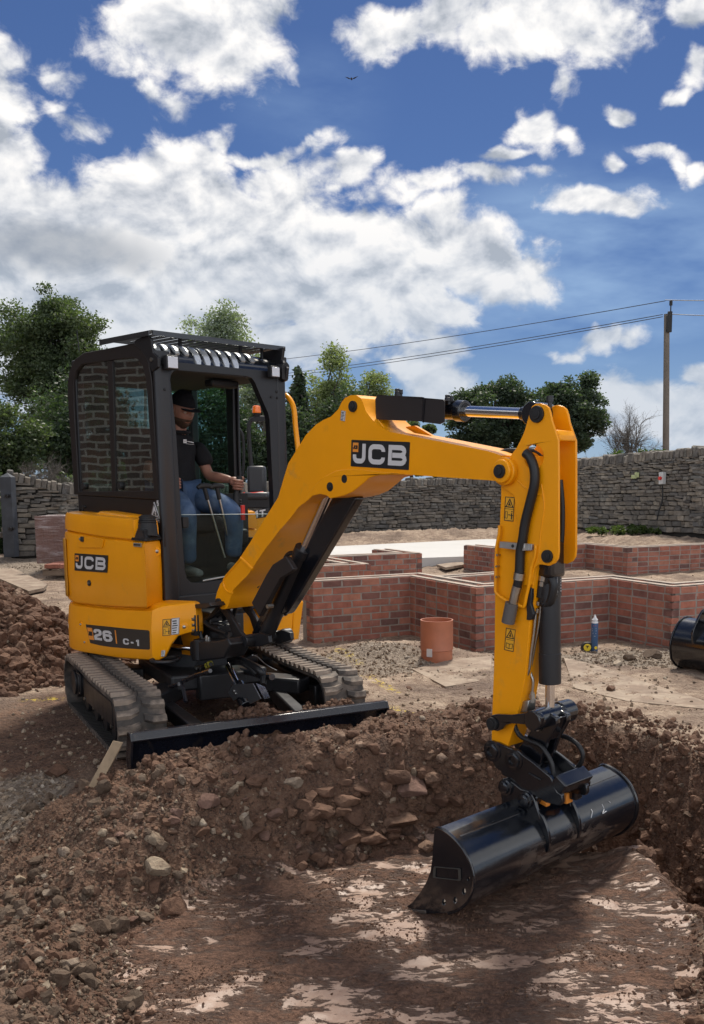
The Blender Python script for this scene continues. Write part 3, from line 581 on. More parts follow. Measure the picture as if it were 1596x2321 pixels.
# ---------------------------------------------------------------- bodywork
LB = -.45
def fun(z, *pts):
    q = sorted(Ls(z, LB, *pts)); xa = [p[0] for p in q]; za = [p[1] for p in q]; return lambda a: float(np.interp(a, xa, za))
tail = [(-.70, LB), (-.79, -.443), (-.865, -.424), (-.93, -.388), (-.99, -.33), (-1.035, -.24), (-1.07, -.12), (-1.09, .05), (-1.095, .22), (-1.085, .39), (-1.05, .55), (-.98, .68), (-.87, .78), (-.73, .85), (-.55, .88)]
def body_shell(path, zb, zt, inset=(.02, .012), z_round=.02, rows=6, top_in=None):
    """solid of revolution-like bodywork: path = outer plan line (closed polygon), zb / zt give the lower and upper edge at fore-aft position a"""
    n = len(path); P = [Vector(p) for p in path]; area = sum(P[i - 1].x * P[i].y - P[i].x * P[i - 1].y for i in range(n)) / 2
    nor = []
    for i in range(n):
        d = (P[(i + 1) % n] - P[i - 1]).normalized(); nn = Vector((d.y, -d.x)) * (1 if area > 0 else -1); nor.append(nn)
    mb = MB(); V = []; prof = [(0, .022), (.03, .008), (.08, 0), (.5, -.004), (.90, 0), (.965, .008), (1, .024)]
    if top_in: prof = top_in
    for (t, ins) in prof:
        for i in range(n):
            z0, z1 = zb(P[i].x), zt(P[i].x); q = P[i] - nor[i] * ins; V.append((q.x, q.y, z0 + (z1 - z0) * t))
    F = []; m = len(prof)
    for k in range(m - 1): F += [(k * n + i, k * n + (i + 1) % n, (k + 1) * n + (i + 1) % n, (k + 1) * n + i) for i in range(n)]
    tri = tessellate_polygon([[Vector((V[i][0], V[i][1], 0)) for i in range(n)]])
    F += [tuple(t) for t in tri]; tri = tessellate_polygon([[Vector((V[(m - 1) * n + i][0], V[(m - 1) * n + i][1], 0)) for i in range(n)]]); F += [tuple((m - 1) * n + i for i in t) for t in tri]
    mb.add(V, F); return mb
def dens(P, st=.035):
    out = []
    for i in range(len(P)):
        a, b = Vector(P[i]), Vector(P[(i + 1) % len(P)]); k = max(1, int((b - a).length / st))
        out += [tuple(a.lerp(b, j / k)) for j in range(k)]
    return out
seam = fun('g', (100, 1410), (215, 1450), (450, 1480), (700, 1500), (1165, 1520), (1310, 1455), (1365, 1432))
low = fun('g', (185, 2010), (330, 2045), (600, 2090), (800, 2120), (1165, 2143))
CH1 = Vector((L('g', 1185, 1540, LB)[0], LB)); CH2 = Vector((.485, -.25)); CHD = (CH2 - CH1).normalized(); CHN = Vector((CHD.y, -CHD.x))
def CP(z, X, Y):
    """point of the slanted front corner face: distance along it, and height"""
    px, py = dpx(z, X, Y); d = ray(px, py); a = toF((0, 0, CAM_H), S0, THE); b = toF((d.x, d.y, CAM_H + d.z), S0, THE); v = b - a
    t = ((CH1.x - a.x) * CHN.x + (CH1.y - a.y) * CHN.y) / (v.x * CHN.x + v.y * CHN.y); p = a + v * t; return ((Vector((p.x, p.y)) - CH1).dot(CHD), p.z)
def CPa(z, X, Y): s, zz = CP(z, X, Y); return (CH1.x + CHD.x * s, zz)
def cpf(s, z, h): p = CH1 + CHD * s + CHN * (h - .003); return (p.x, p.y, z)
xf_low = CPa('g', 1390, 2100)[0]; xn = CPa('i', 262, 480); xt = CPa('i', 515, 430); xe = CPa('i', 585, 190); xe2 = CPa('i', 555, 25)
def zb_low(a):
    if a <= xf_low - .01: return low(min(a, L('g', 1165, 2143, LB)[0])) if a < L('g', 1165, 2143, LB)[0] else low(L('g', 1165, 2143, LB)[0]) + .012 * (a - .2)
    if a < xn[0] + .02: return np.interp(a, [xf_low - .01, xn[0] + .02], [low(.3) + .02, xn[1]])
    return np.interp(a, [xn[0] + .02, xt[0]], [xn[1], xt[1] + .005])
def zt_low(a):
    k = CPa('g', 1300, 1462)
    if a <= CH1.x: return seam(a)
    return np.interp(a, [CH1.x, k[0], xe2[0]], [seam(CH1.x), k[1], xe2[1]])
# lower skirt: the flat near side, the round tail and the short far front corner
path = [tuple(CH2), tuple(CH1)] + tail + [(.02, .88), (.05, .60), (-.05, .55), (-.05, -.15), (.40, -.15), (.47, -.20)]
mb = body_shell(dens(path), zb_low, zt_low, top_in=[(0, .018), (.025, .004), (.06, 0), (.60, 0), (.66, .003), (.90, .010), (.97, .02), (1, .04)])
skirt = spart(mb, 'lower_side_cover', YEL, smooth=34)
# side door above it
side_top = fun('g', (60, 530), (300, 575), (600, 625), (970, 662), (1300, 678)); dfr = L('g', 1360, 1440, LB); dft = L('g', 1312, 678, LB)
DC = (.258, LB); DE = (.115, -.252)
path = [DE, DC] + tail + [(-.40, .88), (-.40, -.28), (-.1, -.252)]
mb = body_shell(dens(path), lambda a: seam(a) + .008, lambda a: side_top(a), top_in=[(0, .03), (.02, .012), (.05, .006), (.5, .003), (.94, .006), (.98, .012), (1, .026)])
door = spart(mb, 'side_panel', YEL, smooth=34)
# engine hood on top
hood_top = fun('g', (90, 306), (400, 335), (700, 362), (975, 392)); hx = L('g', 970, 650, LB)[0]; 
path = [(hx, LB + .005)] + [(a + .01, l + .005) for a, l in tail] + [(-.40, .86), (-.40, -.27), (hx, -.27)]
mb = body_shell(dens(path), lambda a: side_top(a) + .006, lambda a: hood_top(a), top_in=[(0, .012), (.03, .003), (.5, .004), (.86, .010), (.95, .018), (1, .045)])
hood = spart(mb, 'engine_hood', YEL, smooth=34)
mb = MB(); p0, p1 = L('g', 560, 322, -.34), L('g', 975, 385, -.34)
mb.hexa([(p0[0], -.40, p0[1] - .02), (p1[0] + .02, -.40, p1[1] - .02), (p1[0] + .02, -.24, p1[1] - .01), (p0[0], -.24, p0[1] - .01)] + [(p0[0] + .05, -.37, p0[1] + .018), (p1[0] - .03, -.37, p1[1] + .022), (p1[0] - .03, -.25, p1[1] + .022), (p0[0] + .05, -.25, p0[1] + .018)])
sub(mb, 'raised_pad', YEL, hood, bevel=.012)
# dark recessed corner grille panel on the tail, behind the side panel
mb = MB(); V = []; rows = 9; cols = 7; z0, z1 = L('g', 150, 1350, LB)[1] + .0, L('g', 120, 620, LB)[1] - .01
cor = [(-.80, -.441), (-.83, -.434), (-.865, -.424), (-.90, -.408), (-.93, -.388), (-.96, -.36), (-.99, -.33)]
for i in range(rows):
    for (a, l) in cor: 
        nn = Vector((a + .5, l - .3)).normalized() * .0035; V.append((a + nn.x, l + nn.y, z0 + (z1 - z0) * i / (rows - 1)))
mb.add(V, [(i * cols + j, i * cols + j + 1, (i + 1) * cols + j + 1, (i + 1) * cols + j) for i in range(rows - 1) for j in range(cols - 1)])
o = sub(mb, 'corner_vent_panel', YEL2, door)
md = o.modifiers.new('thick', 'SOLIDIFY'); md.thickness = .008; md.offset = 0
# black filler moulding on the near front corner of the bodywork
fpath = [(DE[0] + .01, -.252), (DC[0] - .006, LB + .004), (hx - .03, LB + .002), (hx - .06, -.252)]
fz0 = side_top(.1) + .003; fz1 = side_top(.1) + .075
mb = body_shell(dens(fpath, .03), lambda a: fz0, lambda a: fz1, top_in=[(0, 0), (.2, .003), (.28, .010), (.9, .034), (.96, .038), (1, .046)]); fill = spart(mb, 'filler_moulding', PLA, bevel=.015, seg=3)
c0 = Vector((.150, -.365, fz0 + .02)); c1 = Vector((.130, -.352, L('g', 1095, 348, -.355)[1])); mb = MB(); ln = (c1 - c0).length
mb.lathe(c0, c1, [(0, .062), (ln * .55, .056), (ln * .62, .052), (ln * .64, .056), (ln * .70, .056), (ln * .72, .050), (ln * .74, .054), (ln * .80, .054), (ln * .82, .048), (ln * .95, .052), (ln, .040)], 28)
sub(mb, 'filler_cap', PLA, fill)
def dimple(parent, z, X, Y, l, r=.022):
    p = L3(z, X, Y, l); mb = MB(); mb.lathe(p + Vector((0, .012, 0)), p + Vector((0, -.2, 0)), [(0, r), (.013, r * 1.25), (.0135, r * 1.18), (.006, r * .9), (.004, r * .5)], 24); sub(mb, 'bolt_recess', YEL, parent)
    mb = MB(); mb.lathe(p + Vector((0, .006, 0)), p + Vector((0, -.2, 0)), [(0, r * .42), (.011, r * .42), (.014, r * .3)], 12); sub(mb, 'bolt', STL, parent)
dimple(skirt, 'g', 320, 1695, LB, .017); dimple(skirt, 'g', 370, 1915, LB, .017); 
s_, z_ = CP('i', 440, 343); c_ = Vector(cpf(s_, z_, 0)); n3 = Vector((CHN.x, CHN.y, 0)); mb = MB(); mb.lathe(c_ + n3 * .001, c_ + n3, [(0, .026), (.004, .024), (.005, .015)], 20); sub(mb, 'bolt_recess', YEL, skirt); mb = MB(); mb.lathe(c_ + n3 * .001, c_ + n3, [(0, .010), (.012, .010), (.014, .007)], 12); sub(mb, 'bolt', STL, skirt)
c_ = A3('g', 1248, 790, .135); mb = MB(); mb.lathe(c_, c_ + Vector((1, -.2, 0)), [(0, .030), (.012, .028), (.013, .016)], 20); sub(mb, 'bolt_recess', YEL, door); mb = MB(); mb.lathe(c_, c_ + Vector((1, -.2, 0)), [(0, .011), (.022, .011), (.024, .008)], 12); sub(mb, 'bolt', STL, door)
# lock, latch and tie-down on the side panel
p = L3('g', 422, 1183, LB); mb = MB(); mb.lathe(p + Vector((0, .01, 0)), p + Vector((0, -.1, 0)), [(0, .020), (.012, .020), (.015, .017), (.013, .012)], 20); mb.lathe(p + Vector((0, 0, 0)), p + Vector((0, -.1, 0)), [(0, .009), (.008, .009)], 12, mi=1); sub(mb, 'panel_lock', [DBK, STL], door)
p = L3('g', 350, 640, LB); mb = MB(); mb.box((p.x, p.y - .004, p.z), (.030, .022, .034)); mb.cyl(p + Vector((-.02, 0, 0)), p + Vector((-.02, -.018, 0)), .009, 12, mi=1); sub(mb, 'door_catch', [DBK, STL], door, bevel=.004)
q = [L('g', *c, LB) for c in ((285, 745), (590, 748), (605, 640), (300, 600))]; mb = MB(); mb.prism(roundpoly(q, .02, 4), *side(LB + .004, LB - .0025)); sub(mb, 'hand_recess', YEL, door, bevel=.003)
fz = lambda a, z, h: (a, LB - h - .003, z)
fd = lambda a, z, h: (a, LB - h + .002, z)
q = [L('g', *c, LB) for c in ((247, 1028), (648, 1055), (655, 842), (247, 815))]
logo(door, q, lambda a, z, h: (a, LB - h - .001, z))
q = [L('g', *c, LB) for c in ((975, 730), (1070, 738), (1070, 690), (975, 685))]; mb = MB(); mb.prism(q, *side(LB - .003, LB + .004)); 
stroke(mb, [(q[0][0] + .008, (q[0][1] + q[3][1]) / 2), (q[1][0] - .008, (q[1][1] + q[2][1]) / 2)], .008, lambda a, b: (a, b), *side(LB - .0045, LB - .002), mi=1); sub(mb, 'maker_plate', [ALU, DBK], door, smooth=0)
# model plate: 26 | C-1
LD = LB - .0025
q = Ls('g', LB, (385, 1695), (440, 1925), (560, 1955), (700, 1975), (900, 1993), (1165, 2007), (1178, 1995), (1172, 1782), (1155, 1768), (900, 1748), (650, 1722))
mb = MB(); mb.prism(q, *side(LD, LB + .004)); model = sub(mb, 'model_decal', DBK, skirt, smooth=0)
fm = quadmap([L('g', *c, LB) for c in ((430, 1915), (1165, 2015), (1165, 1772), (385, 1692))]); asp = 3.05
g = lambda x, y: fm(x / asp, y); mb = MB(); ff0, ff1 = side(LD - .002, LD + .001)
text(mb, '26', [(.36, .18, .76, .80), (.82, .16, 1.30, .78)], g, ff0, ff1, wd=.24)
text(mb, 'C-1', [(1.83, .14, 2.12, .46), (2.19, .14, 2.36, .50), (2.43, .15, 2.64, .47)], g, ff0, ff1, wd=.25)
sub(mb, 'lettering', WHT, skirt, smooth=0)
mb = MB(); stroke(mb, [(1.49, .12), (1.49, .84)], .045, g, ff0, ff1); mb.prism([(.05, .16), (.30, .16), (.30, .82), (.05, .82)], lambda x, y: ff0(*g(x, y)), lambda x, y: ff1(*g(x, y)))
text(mb, 'JCB', [(.09, .38, .13, .62), (.15, .38, .19, .62), (.21, .38, .26, .62)], g, *side(LD - .003, LD - .001), wd=.25, mi=1); sub(mb, 'orange_badge', [ORG, DBK], skirt, smooth=0)
q = [CP('i', *c) for c in ((160, 462), (265, 452), (270, 238), (162, 248))]; warn(skirt, q, lambda s, z, h: cpf(s, z, h + .004), 0)
def label_plate(parent, q, f, name='white_label'):
    fm = quadmap(q); asp = (Vector(q[1]) - Vector(q[0])).length / (Vector(q[3]) - Vector(q[0])).length; g = lambda x, y: fm(x / asp, y); W = asp; mb = MB()
    mb.prism([(0, 0), (W, 0), (W, 1), (0, 1)], lambda x, y: f(*g(x, y), .0014), lambda x, y: f(*g(x, y), -.002))
    stroke(mb, [(.03 * W, .02), (.97 * W, .02), (.97 * W, .98), (.03 * W, .98)], .02 * max(1, W), g, lambda a, b: f(a, b, .0022), lambda a, b: f(a, b, .0008), True, 1)
    rr_ = random.Random(3)
    for k in range(6):
        y = .12 + .14 * k; x0 = .12 + .1 * rr_.random(); stroke(mb, [(x0 * W, y), ((x0 + .3 + .35 * rr_.random()) * W, y)], .05 + .03 * rr_.random(), g, lambda a, b: f(a, b, .0022), lambda a, b: f(a, b, .0008), False, 1)
    return sub(mb, name, [WHT, DBK], parent, smooth=0)
q = [CP('i', *c) for c in ((272, 448), (372, 436), (380, 224), (275, 236))]; label_plate(skirt, q, lambda s, z, h: cpf(s, z, h + .004), 'instruction_label')
q = [CP('i', *c) for c in ((142, 725), (188, 722), (200, 642), (148, 645))]; label_plate(skirt, q, lambda s, z, h: cpf(s, z, h + .004), 'tie_down_label')
# far front corner cover (machine's left), its chamfered top catching the light
aF = .10
P = lambda *c: A('n', *c, aF)
mb = MB(); mb.prism([P(770, 1172), P(1078, 1160), P(1105, 690), P(1180, 560), P(1000, 640), P(900, 800), P(800, 960)], *front(aF, aF - .25))
far_c = spart(mb, 'far_corner_cover', YEL, bevel=.008)
mb = MB(); b0, b1, b2, b3, b4 = P(1082, 1160), P(1190, 1143), P(1252, 672), P(1200, 530), P(1110, 690)
def ax(p, a): return (a, p[0], p[1])
mb.hexa([ax(b0, aF), ax(b1, aF - .02), (aF - .4, b1[0], b1[1]), (aF - .4, b0[0], b0[1]), ax(b4, aF), ax(b2, aF - .02), (aF - .4, b2[0], b2[1]), (aF - .4, b4[0], b4[1])])
mb.hexa([ax(b4, aF), ax(b2, aF - .02), (aF - .4, b2[0], b2[1]), (aF - .4, b4[0], b4[1]), (aF - .05, b4[0] + .02, b3[1]), (aF - .05, b3[0], b3[1] + .004), (aF - .4, b3[0], b3[1]), (aF - .4, b4[0] + .02, b3[1])])
sub(mb, 'cover_side', YEL, far_c, bevel=.008)
label_plate(far_c, [P(890, 1150), P(932, 1148), P(935, 1073), P(893, 1075)], lambda l, z, h: (aF + h + .001, l, z), 'tie_down_label')
p = A3('n', 962, 850, aF); mb = MB(); mb.lathe(p - Vector((.01, 0, 0)), p + Vector((.1, 0, 0)), [(0, .03), (.012, .03), (.013, .026), (.006, .016)], 20); mb.lathe(p - Vector((.002, 0, -.012)), p + Vector((.1, 0, .012)), [(0, .012), (.012, .012)], 12, mi=1); sub(mb, 'bolt_recess', [YEL, STL], far_c)
# steps (flat black loops) under both front corners
def loop_step(pts, r, nm='foot_step'):
    mb = MB(); mb.tube(pts, r, 8, 3); return spart(mb, nm, BLK)
mb = MB(); zz = .452; sp4 = [onp(*dpx('i', x, y), 2, zz, S0, THE) for x, y in ((10, 770), (60, 792), (200, 796), (330, 778), (378, 745), (340, 725), (230, 735), (100, 748))]
mb.tube(sp4 + [sp4[0]], .010, 8, 4); spart(mb, 'foot_step', BLK)
mb = MB(); s0 = A3('n', 780, 1190, .2); s1 = A3('n', 1070, 1190, .2)
mb.tube([(.10, s0.y, s0.z + .01), (.20, s0.y + .05, s0.z), (.24, s1.y - .08, s0.z), (.20, s1.y, s0.z), (.10, s1.y, s0.z), (.06, s1.y - .06, s0.z), (.06, s0.y + .06, s0.z)], .013, 8, 4); spart(mb, 'foot_step', BLK)
# ================================================================ cab
LC = -.24; LC2 = .735; AC = .131
# near side window wall
so = Ls('a', LC, (150, 985), (112, 420), (112, 320), (125, 260), (155, 200), (205, 163), (350, 136), (490, 108), (530, 118), (560, 160), (585, 230), (600, 330), (640, 1015))
sil = Ls('a', LC, (176, 968), (148, 480), (146, 330), (160, 270), (190, 232), (230, 222), (480, 188), (520, 200), (548, 240), (565, 310), (575, 420), (612, 962))
mb = MB(); mb.prism(so, *side(LC - .012, LC + .045), holes=[sil]); cabside = spart(mb, 'cab_side_frame', CABW, bevel=.004)
mb = MB(); s_in = Ls('a', LC, (172, 972), (144, 480), (142, 330), (157, 267), (188, 228), (230, 218), (350, 203), (480, 184), (522, 197), (552, 238), (569, 310), (579, 420), (616, 968))
mb.prism(s_in, *side(LC + .004, LC + .009)); sub(mb, 'window_glass', GLS, cabside, smooth=0)
mb = MB(); b = Ls('a', LC, (336, 210), (366, 206), (384, 975), (362, 978)); mb.prism(b, *side(LC - .004, LC + .02)); sub(mb, 'window_divider', CABW, cabside, bevel=.002)
for X in (200, 410):
    p = L3('a', X, 935, LC); mb = MB(); mb.cyl(p + Vector((0, -.014, 0)), p + Vector((0, .03, 0)), .024, 20); sub(mb, 'window_catch', PLA, cabside, bevel=.004)
q = [L('a', *c, LC) for c in ((375, 540), (455, 545), (455, 475), (375, 470))]
# lower side wall between window and hood
lo = Ls('a', LC, (160, 988), (640, 1018), (665, 1180), (670, 1290), (560, 1250), (300, 1150), (205, 1090))
mb = MB(); mb.prism(lo, *side(LC - .004, LC + .04)); wall = spart(mb, 'cab_lower_wall', CABW, bevel=.006)
p = L3('a', 200, 1055, LC - .01); mb = MB(); mb.box(p, (.03, .02, .016)); sub(mb, 'latch', PLA, wall, bevel=.003)
# registration-like triangle plate: 43 / BPTU
tq = Ls('g', LC - .006, (1183, 398), (1322, 440), (1230, 180)); 
mb = MB(); mb.prism(tq, *side(LC - .010, LC + .01)); tri = sub(mb, 'triangle_plate', WHT, wall, smooth=0)
c = Vector(((tq[0][0] + tq[1][0] + tq[2][0]) / 3, (tq[0][1] + tq[1][1] + tq[2][1]) / 3)); inner = [tuple(c + (Vector(p) - c) * .90) for p in tq]; inner2 = [tuple(c + (Vector(p) - c) * .80) for p in tq]
mb = MB(); mb.prism(inner, *side(LC - .012, LC - .008), holes=[inner2]); cx = (tq[0][0] + tq[1][0]) / 2; wdt = abs(tq[1][0] - tq[0][0]); z0 = min(tq[0][1], tq[1][1]); hh_ = tq[2][1] - z0
idm = lambda a, b: (a, b)
text(mb, '43', [(cx - .17 * wdt, z0 + .34 * hh_, cx - .02 * wdt, z0 + .52 * hh_), (cx + .02 * wdt, z0 + .34 * hh_, cx + .17 * wdt, z0 + .52 * hh_)], idm, *side(LC - .012, LC - .008), wd=.22)
text(mb, 'BPTU', [(cx + (-.33 + k * .17) * wdt, z0 + .12 * hh_, cx + (-.20 + k * .17) * wdt, z0 + .29 * hh_) for k in range(4)], idm, *side(LC - .012, LC - .008), wd=.22)
sub(mb, 'plate_lettering', DBK, wall, smooth=0)
mb = MB(); q = Ls('g', LC - .006, (1255, 178), (1305, 180), (1312, 420), (1300, 420)); mb.prism(q, *side(LC - .007, LC + .01)); text(mb, '5', [(q[0][0] + .012, (q[0][1] + q[2][1]) / 2 + .035, q[0][0] + .030, (q[0][1] + q[2][1]) / 2 + .07)], idm, *side(LC - .010, LC - .006), wd=.24, mi=1); sub(mb, 'small_label', [mat('faded_label', (.16, .18, .14), .6), WHT], wall, smooth=0)
# front frame with the windscreen opening
fi = [A(*c, AC) for c in (('e', 300, 500), ('e', 308, 450), ('e', 330, 424), ('e', 372, 412), ('e', 700, 440), ('e', 1000, 468), ('e', 1045, 485), ('e', 1075, 530), ('e', 1120, 640), ('e', 1190, 800), ('e', 1205, 860), ('f', 1222, 300), ('f', 1240, 620), ('f', 1250, 1000), ('f', 1240, 1330), ('f', 1190, 1372), ('f', 850, 1402), ('f', 560, 1440), ('f', 490, 1438), ('f', 450, 1400), ('f', 432, 1320), ('f', 415, 1100), ('f', 380, 500), ('f', 352, 60))]
zt_ = A('e', 380, 385, AC)[1]; zb_ = L('b', 665, 742, LC)[1] - .05
fo = [(LC + .055, zb_), (LC + .055, zt_ + .03), (LC2, zt_ + .03), (LC2 + .01, 1.6), (LC2 + .01, zb_)]
mb = MB(); mb.prism(roundpoly(fo, .03), *front(AC, AC - .05), holes=[fi]); cabf = spart(mb, 'windscreen_frame', CABB, bevel=.006)
# corner pillar columns
mb = MB(); pil = roundpoly([(AC + .004, LC + .085), (AC - .005, LC + .02), (AC - .018, LC - .014), (AC - .045, LC - .016), (AC - .05, LC + .06), (AC - .03, LC + .09)], .022, 4)
top_a, bot_a = -.05, .0
zb1, zt1 = zb_, zt_ + .09
def colf(zv, sh): return lambda a, l: (a + sh, l, zv)
mb.prism(pil, colf(zt1, -.0), colf(zb1, .025)); colm = spart(mb, 'front_pillar', CABB, smooth=60)
for c in (('f', 295, 245), ('f', 340, 710), ('f', 352, 860), ('f', 355, 935), ('e', 247, 588), ('e', 1218, 658), ('e', 1270, 610), ('e', 1275, 665)):
    p = A3(*c, AC); mb = MB(); mb.lathe(p - Vector((.004, 0, 0)), p + Vector((.1, 0, 0)), [(0, .009), (.008, .009), (.012, .006)], 12); sub(mb, 'bolt', PLA, cabf)
mb = MB(); pil2 = roundpoly([(AC + .006, LC2 - .075), (AC + .006, LC2 + .0), (AC - .03, LC2 + .025), (AC - .09, LC2 + .025), (AC - .09, LC2 - .05)], .022, 4); mb.prism(pil2, colf(zt_ + .05, 0), colf(zb_, 0)); spart(mb, 'front_pillar', CABB, smooth=60)
# rear frame, far side and posts
mb = MB(); AR = -.98
for l in (LC + .03, LC2 - .03): mb.box((AR, l, 1.75), (.06, .06, 1.2))
mb.box((AR, (LC + LC2) / 2, 2.33), (.06, LC2 - LC, .08)); mb.box((AR, (LC + LC2) / 2, 1.2), (.06, LC2 - LC, .3))
mb.box(((AC + AR) / 2, LC2 + .0, 2.34), (AC - AR, .05, .09)); mb.box(((AC + AR) / 2, LC2 + .0, .92), (AC - AR, .05, .42))
spart(mb, 'rear_frame', CABB, bevel=.01)
pp = onp(*dpx('o', 1245, 900), 1, LC2, S0, THE)
mb = MB(); mb.box((pp.x, LC2 - .0, 1.6), (.085, .055, 1.5)); mb.box((pp.x + .055, LC2 + .01, 1.6), (.02, .02, 1.5)); dfp = spart(mb, 'door_pillar', CABB, bevel=.008)
# tinted far-side glass behind the driver, rear screen
mb = MB(); mb.box(((pp.x + AR) / 2, LC2, 1.72), (pp.x - AR - .05, .005, 1.16)); spart(mb, 'rear_quarter_glass', GLT, smooth=0)
mb = MB(); mb.box((AR, (LC + LC2) / 2, 1.82), (.005, LC2 - LC - .1, .95)); spart(mb, 'rear_screen', GLT, smooth=0)
# lower windscreen
mb = MB(); q = [(x, y) for x, y in [A('f', 385, 818, AC - .02), A('f', 1250, 812, AC - .02), A('f', 1250, 1380, AC - .02), A('f', 850, 1412, AC - .02), A('f', 560, 1450, AC - .02), A('f', 485, 1445, AC - .02), A('f', 440, 1400, AC - .02)]]
mb.prism(q, *front(AC - .022, AC - .017)); lw = spart(mb, 'lower_windscreen', GLC, smooth=0)
mb = MB(); a, b = A3('f', 400, 819, AC - .019), A3('f', 1225, 812, AC - .019); mb.cyl(a, b, .0022, 8); sub(mb, 'glass_edge', mat('glass_edge', (.55, .62, .60), .3), lw)
p = A3('f', 447, 890, AC); mb = MB(); mb.box(p - Vector((.02, 0, 0)), (.03, .045, .07)); sub(mb, 'screen_clip', PLA, lw, bevel=.006)
mb = MB(); a, b = A3('n', -60, 395, AC + .004), A3('n', 215, 342, AC + .004); mb.tube([a, (a + b) / 2, b], .006, 8, 2); sub(mb, 'bright_trim', ALU, lw)
# black body under the cab
mb = MB(); mb.box(((AC + AR) / 2 + .02, (LC + LC2) / 2 + .02, zb_ + .02), (AC - AR, LC2 - LC - .02, .14)); mb.box((-.45, .2, .66), (.8, 1.0, .10)); mb.box((.0, -.02, .66), (.3, .4, .10)); mb.box((-.15, .05, .56), (.7, .5, .2)); spart(mb, 'cab_floor', BLK, bevel=.01)
# roof
mb = MB(); zr = 2.36
ro = roundpoly([(AR - .02, 2.20), (AR - .01, 2.30), (AR + .10, 2.385), (-.14, 2.405), (.06, 2.36), (AC - .01, 2.27), (AC - .01, 2.22), (AC - .10, 2.24), (AR + .08, 2.25)], .03, 4)
mb.prism(ro, *side(LC + .02, LC2 - .0)); roof = spart(mb, 'roof', CABB, smooth=50)
# side cheek plates carrying the guard
for l in (LC - .01, LC2 - .03):
    c = Ls('e', LC, (0, 150), (115, 92), (150, 130), (170, 260), (215, 300), (215, 385), (160, 430), (130, 340), (60, 230), (0, 180)) if l < 0 else None
    mb = MB()
    if c: mb.prism(c, *side(l - .012, l + .006))
    else: mb.prism([(-.12, 2.28), (-.10, 2.43), (.16, 2.44), (.14, 2.36), (.20, 2.30), (.18, 2.22), (.08, 2.20)], *side(l, l + .02))
    o = spart(mb, 'guard_bracket', CABB, bevel=.002)
    mb = MB(); mb.cyl((.10, l - .02, 2.28), (.10, l + .04, 2.28), .012, 12); sub(mb, 'bolt', STL, o)
# roof guard: thin folded plate with slanted slots
gz_ = lambda a: 2.432 + .010 * a
W0, W1 = LC - .045, LC2 + .045; A0_, A1_ = -.52, AC - .02
outl = [(A0_, W0), (A1_, W0 + .02), (A1_ + .015, (W0 + W1) / 2), (A1_, W1 - .02), (A0_, W1)]
holes = []
for k in range(12):
    l = W0 + .10 + k * (W1 - W0 - .2) / 11; holes.append([(A0_ + .10, l - .012), (A1_ - .10, l - .012), (A1_ - .06, l + .010), (A1_ - .07, l + .018), (A0_ + .07, l + .014)])
mb = MB(); mb.prism(outl, lambda a, l: (a, l, 2.452 + .006 * math.cos(3 * l)), lambda a, l: (a, l, 2.446 + .006 * math.cos(3 * l)), holes=holes); 
mb.box((A1_ + .006, (W0 + W1) / 2, 2.440), (.010, W1 - W0 - .05, .030)); mb.box((-.2, W0 + .004, 2.436), (.62, .008, .03)); guard = spart(mb, 'roof_guard', mat('guard_plate', (.05, .053, .058), .30, spec=.8, metal=.5), smooth=0)
for l in (W0 + .3, W1 - .3, W1 - .12):
    mb = MB(); mb.cyl((-.02, l, 2.37), (-.02, l, 2.45), .012, 8); sub(mb, 'guard_post', CABB, guard)
# curved bars over the roof light, eleven of them, polished
bar_pts = [(0, 0), (.05, -.004), (.09, -.020), (.115, -.045), (.125, -.075)]
RG = mat('polished_bar', (.74, .77, .78), .32, metal=.7); rb = None
mb = MB(); mb.prism([(-.10, 2.39), (-.02, 2.385), (.05, 2.36), (.10, 2.32), (.125, 2.27), (.125, 2.24), (.02, 2.24), (-.10, 2.3)], *side(LC + .03, LC2 - .02)); rl = spart(mb, 'roof_light', mat('dark_polycarbonate', (.012, .014, .018), .10, spec=.7, coat=.8), smooth=60)
for k in range(11):
    u = k / 10; p0 = A('e', 185 + 860 * u, 205 + 85 * u, AC - .04)[0]; longer = 4 <= k <= 8
    mb = MB(); w_ = .042; pr = [(-.03, 2.398), (.02, 2.392), (.055, 2.378), (.085, 2.355), (.105, 2.332)] + ([(.122, 2.300), (.130, 2.275)] if longer else [])
    V = []
    for i, (a, z) in enumerate(pr):
        t = i / (len(pr) - 1); sh = .0 * t; ww = w_ * (1 - (.35 if i == len(pr) - 1 else 0)) / 2
        V += [(a, p0 + sh - ww, z), (a, p0 + sh + ww, z), (a - .006, p0 + sh + ww, z - .008), (a - .006, p0 + sh - ww, z - .008)]
    F = [(3, 2, 1, 0)]
    for i in range(len(pr) - 1): F += [(4 * i + j, 4 * i + (j + 1) % 4, 4 * i + 4 + (j + 1) % 4, 4 * i + 4 + j) for j in range(4)]
    n = 4 * (len(pr) - 1); F += [(n, n + 1, n + 2, n + 3)]; mb.add(V, F); sub(mb, 'roof_bar', RG, rl, smooth=35)
